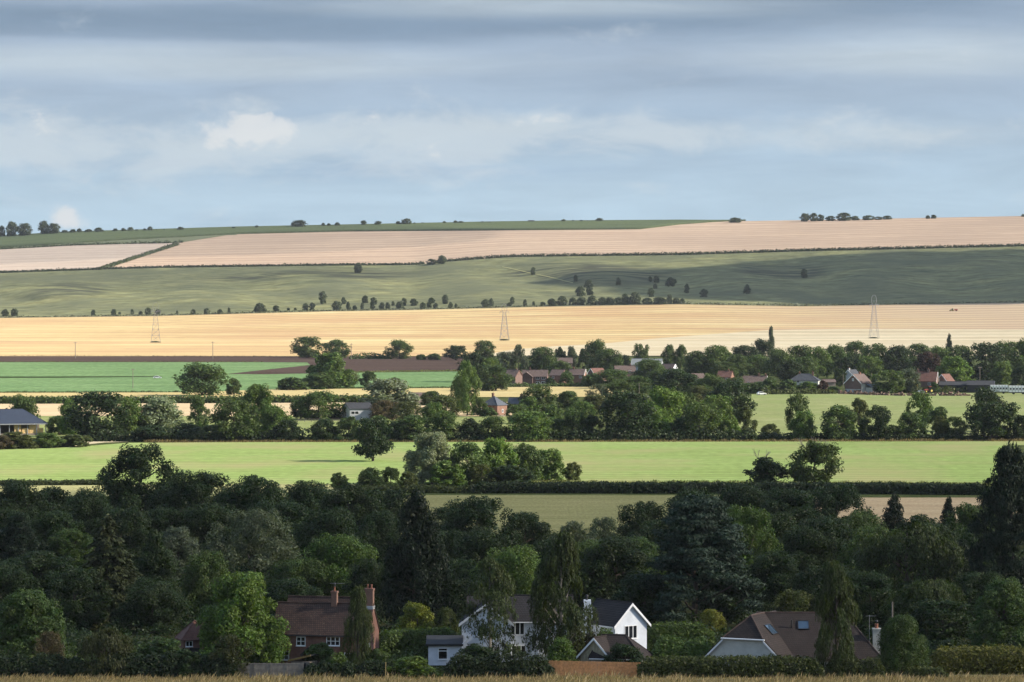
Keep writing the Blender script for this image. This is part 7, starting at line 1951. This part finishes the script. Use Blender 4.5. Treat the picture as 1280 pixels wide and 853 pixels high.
g2 = 'bushes along the foot of the down'
foot = [(1,11.5,387,396),(12,23.5,386.3,395.6),(113.5,119.5,387.5,394.6),(138,146,386.8,394.5),(147.5,152,390,393.6),(162.5,168,386.8,393.6),(173,178.5,389,393.8),(180.5,190,385,394),(193,201.5,387,393.5),
        (219.5,223.2,388.4,393.6),(238,245.5,386.8,393.6),(254,262.8,385.5,393.2),(270.5,279.4,386.8,393),(284,288.4,384.8,392.2),(316,333,379.5,391),(340,350.5,382.3,389.6),(358,363,384.8,388.6),(367,371.4,385,388.2),(377.4,386,379.5,388.4),(385.5,394.4,379,388.4),(413.5,428.4,377,388.4),
        (397,408.8,365,380.4),(426,433.5,372,380.6),(432,438.5,377.8,387.6),(440,446.4,382,387.4),(450,455.4,379,387.4),(452,460.4,369.8,379.6),(462,472.4,372.4,381.6),(462,469.4,379.3,386.6),(473,481.4,378.4,386.6),(481,488.4,378.4,386.6),(489,493.6,377,382.6),(494,505.4,377.5,386.6),(501,509,372.8,382.6),(511.5,523.4,373.8,382.6),(524.5,533,378.4,386.6),(532.6,540.4,376.8,385.2),(535,544.4,372.4,379.6),(541,548,379.3,386),
        (552,561.4,369,380.6),(560,566.4,378,385.6),(567.5,572,379.8,385.2),(601,613,374.8,384.6),(610.5,617.4,373.4,383),(633,640.4,378.4,383.4),(637,643.6,371.5,380.4),(653.4,659.3,374.8,383.4),(664.8,669,377,382.6),(674,682.8,377.5,383)]
for i, (a, b, t, z) in enumerate(foot):
    s = size_word(a, b, t, z)
    if i < 2: lb = ('western' if i == 0 else 'eastern') + ' of the twin round bushes alone at the foot of the down'
    elif i < 9: lb = f'{s} foot of down bush, {NUM[i-2]} east of the twin bushes'
    elif i < 14: lb = f'{s} foot of down bush, {NUM[i-9]} past the first pylon'
    elif i == 14: lb = 'widest dense bush of the field edge row below the down'
    elif i < 21: lb = f'{s} foot of down bush, {NUM[i-15]} past the widest dense bush'
    elif i == 21: lb = 'lone tall tree above the foot of down row casting a long shadow'
    elif i < 39: lb = f'{s} bush in the crowded foot of down row, {NUM[i-22]} from the lone tree'
    elif i == 39: lb = 'tall dark bush closing the crowded foot of down row'
    else: lb = f'{s} foot of down bush, {NUM[i-40]} east of the crowded row'
    far_bush(a, b, t, z, lb, g2, 'hill', 'broad' if i == 21 else 'bush', 'bush' if i != 21 else 'broadleaf_tree', 'bush' if i != 21 else 'tree')
belt = [(683.6,697,373.8,383),(695,710,370.8,382.4),(710,722,372.4,382),(720,734,372,381.8),(732.5,748,369.8,382),(746,759,372,381.6),(756,769,372,381.4),(767,780,372,381.2),(776,786.5,367.6,376),(777,790,371.6,381),(786.5,802.4,365.8,381),(801.5,817,372.8,380.8),(816,834,371.8,380.8),(832.5,841,368.8,380.4),(840,851,372.3,380.2),(849,857,373.5,380)]
for i, (a, b, t, z) in enumerate(belt):
    far_bush(a, b, t, z, f'{size_word(a,b,t,z)} bush of the dense hillfoot belt, {NUM[i]} from the second pylon end', 'bushes of the dense belt at the hill foot', 'hill')
slope = [(442,454,329,341.6,'dark round bush alone just under the pink stubble hedge'),(546,558.6,319.8,330.6,'dark bush at the notch in the pink stubble edge'),(532,547,324,331,'low scrub trailing west from the notch bush'),
  (662.5,670,334.6,344,'small dark tree beside the pale path on the slope'),(716.5,722.4,344,352.6,'small bush midway up the terraced slope'),(729.5,742,349.8,359.6,'top bush of the three bush group above the belt'),
  (718,732.4,358.8,370.8,'western bush of the three bush group above the belt'),(731.5,743,358.6,369.4,'eastern bush of the three bush group above the belt'),(769,776.6,347.6,356.8,'bush alone on the terraced slope east of the group'),
  (809.4,816,345.8,352.6,'first bush of a straggling slope line at the shade edge'),(816.2,824.4,345,353.8,'second bush of a straggling slope line at the shade edge'),(831,845,347.5,358.6,'wide bush of the straggling slope line in shade'),
  (816,822,354.8,361.6,'pale bush below the straggling slope line'),(808.8,818.4,360.8,371.8,'dark bush right above the dense belt east part'),(840,846,349,355,'small bush at the east end of straggling slope line'),
  (854.8,862.4,355.3,367,'small dark bush on the shaded slope nearest the belt'),(873.8,885.4,361.8,372,'bush low on the shaded slope by white chalk'),(928.4,939,356.3,368,'round bush alone in the shaded slope'),
  (1000,1010.6,336.8,348,'bush high on the shaded slope among chalk specks')]
for a in slope: far_bush(a[0], a[1], a[2], a[3], a[4], 'bushes scattered on the slope of the down', 'hillpale' if 'pale bush' in a[4] else 'hill')
for px, b in ((194.5, 428.8), (630.5, 426.2), (1092.5, 423.8)):
    which = {194.5: 'first pylon in gold stubble', 630.5: 'second pylon beyond the village', 1092.5: 'third pylon on cream stubble'}[px]
    far_bush(px-7, px+7, b-2.2, b, 'patch of weeds round the feet of the '+which, 'weeds at the pylon feet', 'hill', name='shrub', cat='shrub')
far_bush(721, 734, 544.5, 551.8, 'rust red shrub at the field edge under dense trees', None, 'red', name='shrub', cat='shrub')
far_bush(46, 54, 549, 559.5, 'rust red shrub on the scrub mound by the open barn', None, 'red', name='shrub', cat='shrub')
far_bush(284, 292, 543, 552, 'little pale sapling in the dark field hedge', None, 'silver', name='shrub', cat='shrub')

# ---------------- undergrowth of the wood and the gardens (stuff)
def undergrowth(name, n, area, seed, col, leaf=0.22, hmax=2.4):
    rng = np.random.default_rng(seed)
    m = n//90
    cx, cy = area(rng, m)
    r = rng.uniform(0.9, 2.2, m); i = rng.integers(0, m, n)
    d = sphere_dirs(n, rng); d[:, 2] = np.abs(d[:, 2])
    k = rng.uniform(0.8, 1.05, n)
    P = np.stack([cx[i]+d[:, 0]*r[i]*k, cy[i]+d[:, 1]*r[i]*k, d[:, 2]*k*np.minimum(r[i]*1.1, hmax)], axis=1)
    V, Q = leaf_arrays(P, d+rng.normal(size=(n, 3))*0.5, leaf*rng.uniform(0.6, 1.4, n), rng, 0.6)
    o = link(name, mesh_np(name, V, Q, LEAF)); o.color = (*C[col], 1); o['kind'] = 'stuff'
def wood_area(rng, m):
    y = 470+360*rng.random(m)**1.3; x = rng.uniform(-0.155, 0.155, m)*y
    row = YH+F*H/y; px = CX+F*x/y
    bad = ((px > 500) & (px < 905) & (row < 672)) | ((px > 1015) & (px < 1280) & (row < 660))
    ok = ~bad
    return (np.where(ok, x, x[ok][0]), np.where(ok, y, y[ok][0]))
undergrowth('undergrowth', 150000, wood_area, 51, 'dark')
def garden_area(rng, m):
    y = rng.uniform(446, 476, m); x = rng.uniform(-0.15, 0.15, m)*y; px = CX+F*x/y
    bad = ((px > 330) & (px < 480)) | ((px > 520) & (px < 830)) | ((px > 870) & (px < 1110)) | ((px > 215) & (px < 265))
    ok = ~bad
    return (np.where(ok, x, x[ok][0]), np.where(ok, y, y[ok][0]))
undergrowth('undergrowth', 26000, garden_area, 52, 'mid', 0.18, 1.6)

# ---------------- grass and weeds (stuff)
def blades(name, area, n, hgt, wid, col, seed, mat=GRASS, clump=0.6):
    """area(rng, n) -> ground points"""
    rng = np.random.default_rng(seed)
    P = area(rng, n); n = len(P)
    h = hgt*rng.uniform(0.45, 1.15, n)*(1+clump*np.sin(P[:, 0]*0.9+np.sin(P[:, 0]*0.37)*3)*0.35)
    a = rng.uniform(0, 6.28, n)
    t = np.stack([np.cos(a), np.sin(a), np.zeros(n)], axis=1)
    lean = np.stack([rng.normal(0.12, 0.28, n), rng.normal(0, 0.25, n), np.ones(n)], axis=1)
    up = lean*h[:, None]
    V = np.stack([P-t*wid/2, P+t*wid/2, P+up*0.6+t*wid*0.4, P+up+np.array([0.10, 0, -0.05])*h[:, None]], axis=1).reshape(-1, 3)
    o = link(name, mesh_np(name, V, np.arange(4*n).reshape(-1, 4), mat)); o.color = (*C[col], 1) if isinstance(col, str) else (*col, 1)
    o['kind'] = 'stuff'; return o
def front(rng, n):
    y = rng.uniform(416, 439.6, n); x = rng.uniform(-80, 80, n)
    z = np.interp(y, [p[0] for p in prof], [p[1] for p in prof])
    return np.stack([x, y, z-0.02], axis=1)
blades('dry_grass', front, 80000, 0.40, 0.035, (0.27, 0.20, 0.10), 1)
blades('dry_grass', front, 9000, 0.85, 0.03, (0.34, 0.26, 0.14), 11)
blades('green_grass', front, 16000, 0.38, 0.035, (0.13, 0.13, 0.05), 2)
def along(line, wdt):
    P = np.array(hpx(line)); seg = np.linalg.norm(P[1:]-P[:-1], axis=1); cum = np.concatenate([[0], np.cumsum(seg)])
    def f(rng, n):
        s = rng.uniform(0, cum[-1], n)
        return np.stack([np.interp(s, cum, P[:, 0])+rng.normal(size=n)*0.3, np.interp(s, cum, P[:, 1])+rng.normal(size=n)*wdt/2, np.interp(s, cum, P[:, 2])], axis=1)
    return f
blades('field_weeds', along([(180, 553.2), (420, 553), (700, 552.8), (946, 552.4), (1300, 551.8)], 2.0), 9000, 0.9, 0.12, 'tan', 3)
blades('field_weeds', along([(640, 604.2), (900, 604.4), (1236, 606)], 2.0), 5000, 0.8, 0.10, (0.10, 0.11, 0.04), 4)
blades('field_weeds', along([(-40, 491.6), (240, 490.9)], 3.0), 2200, 1.0, 0.25, (0.06, 0.075, 0.03), 5)
blades('field_weeds', along([(345, 487), (570, 485.4)], 3.0), 2200, 1.1, 0.25, (0.06, 0.085, 0.03), 6)
blades('field_weeds', along([(-100, 453), (330, 453.2)], 4.0), 2500, 0.9, 0.3, (0.12, 0.12, 0.05), 7)
blades('field_weeds', along([(440, 466.4), (575, 464.6)], 4.0), 1500, 1.3, 0.3, (0.14, 0.16, 0.06), 8)
blades('field_weeds', along([(-100, 445.2), (560, 446.8)], 3.0), 2200, 0.9, 0.35, (0.05, 0.05, 0.03), 9)
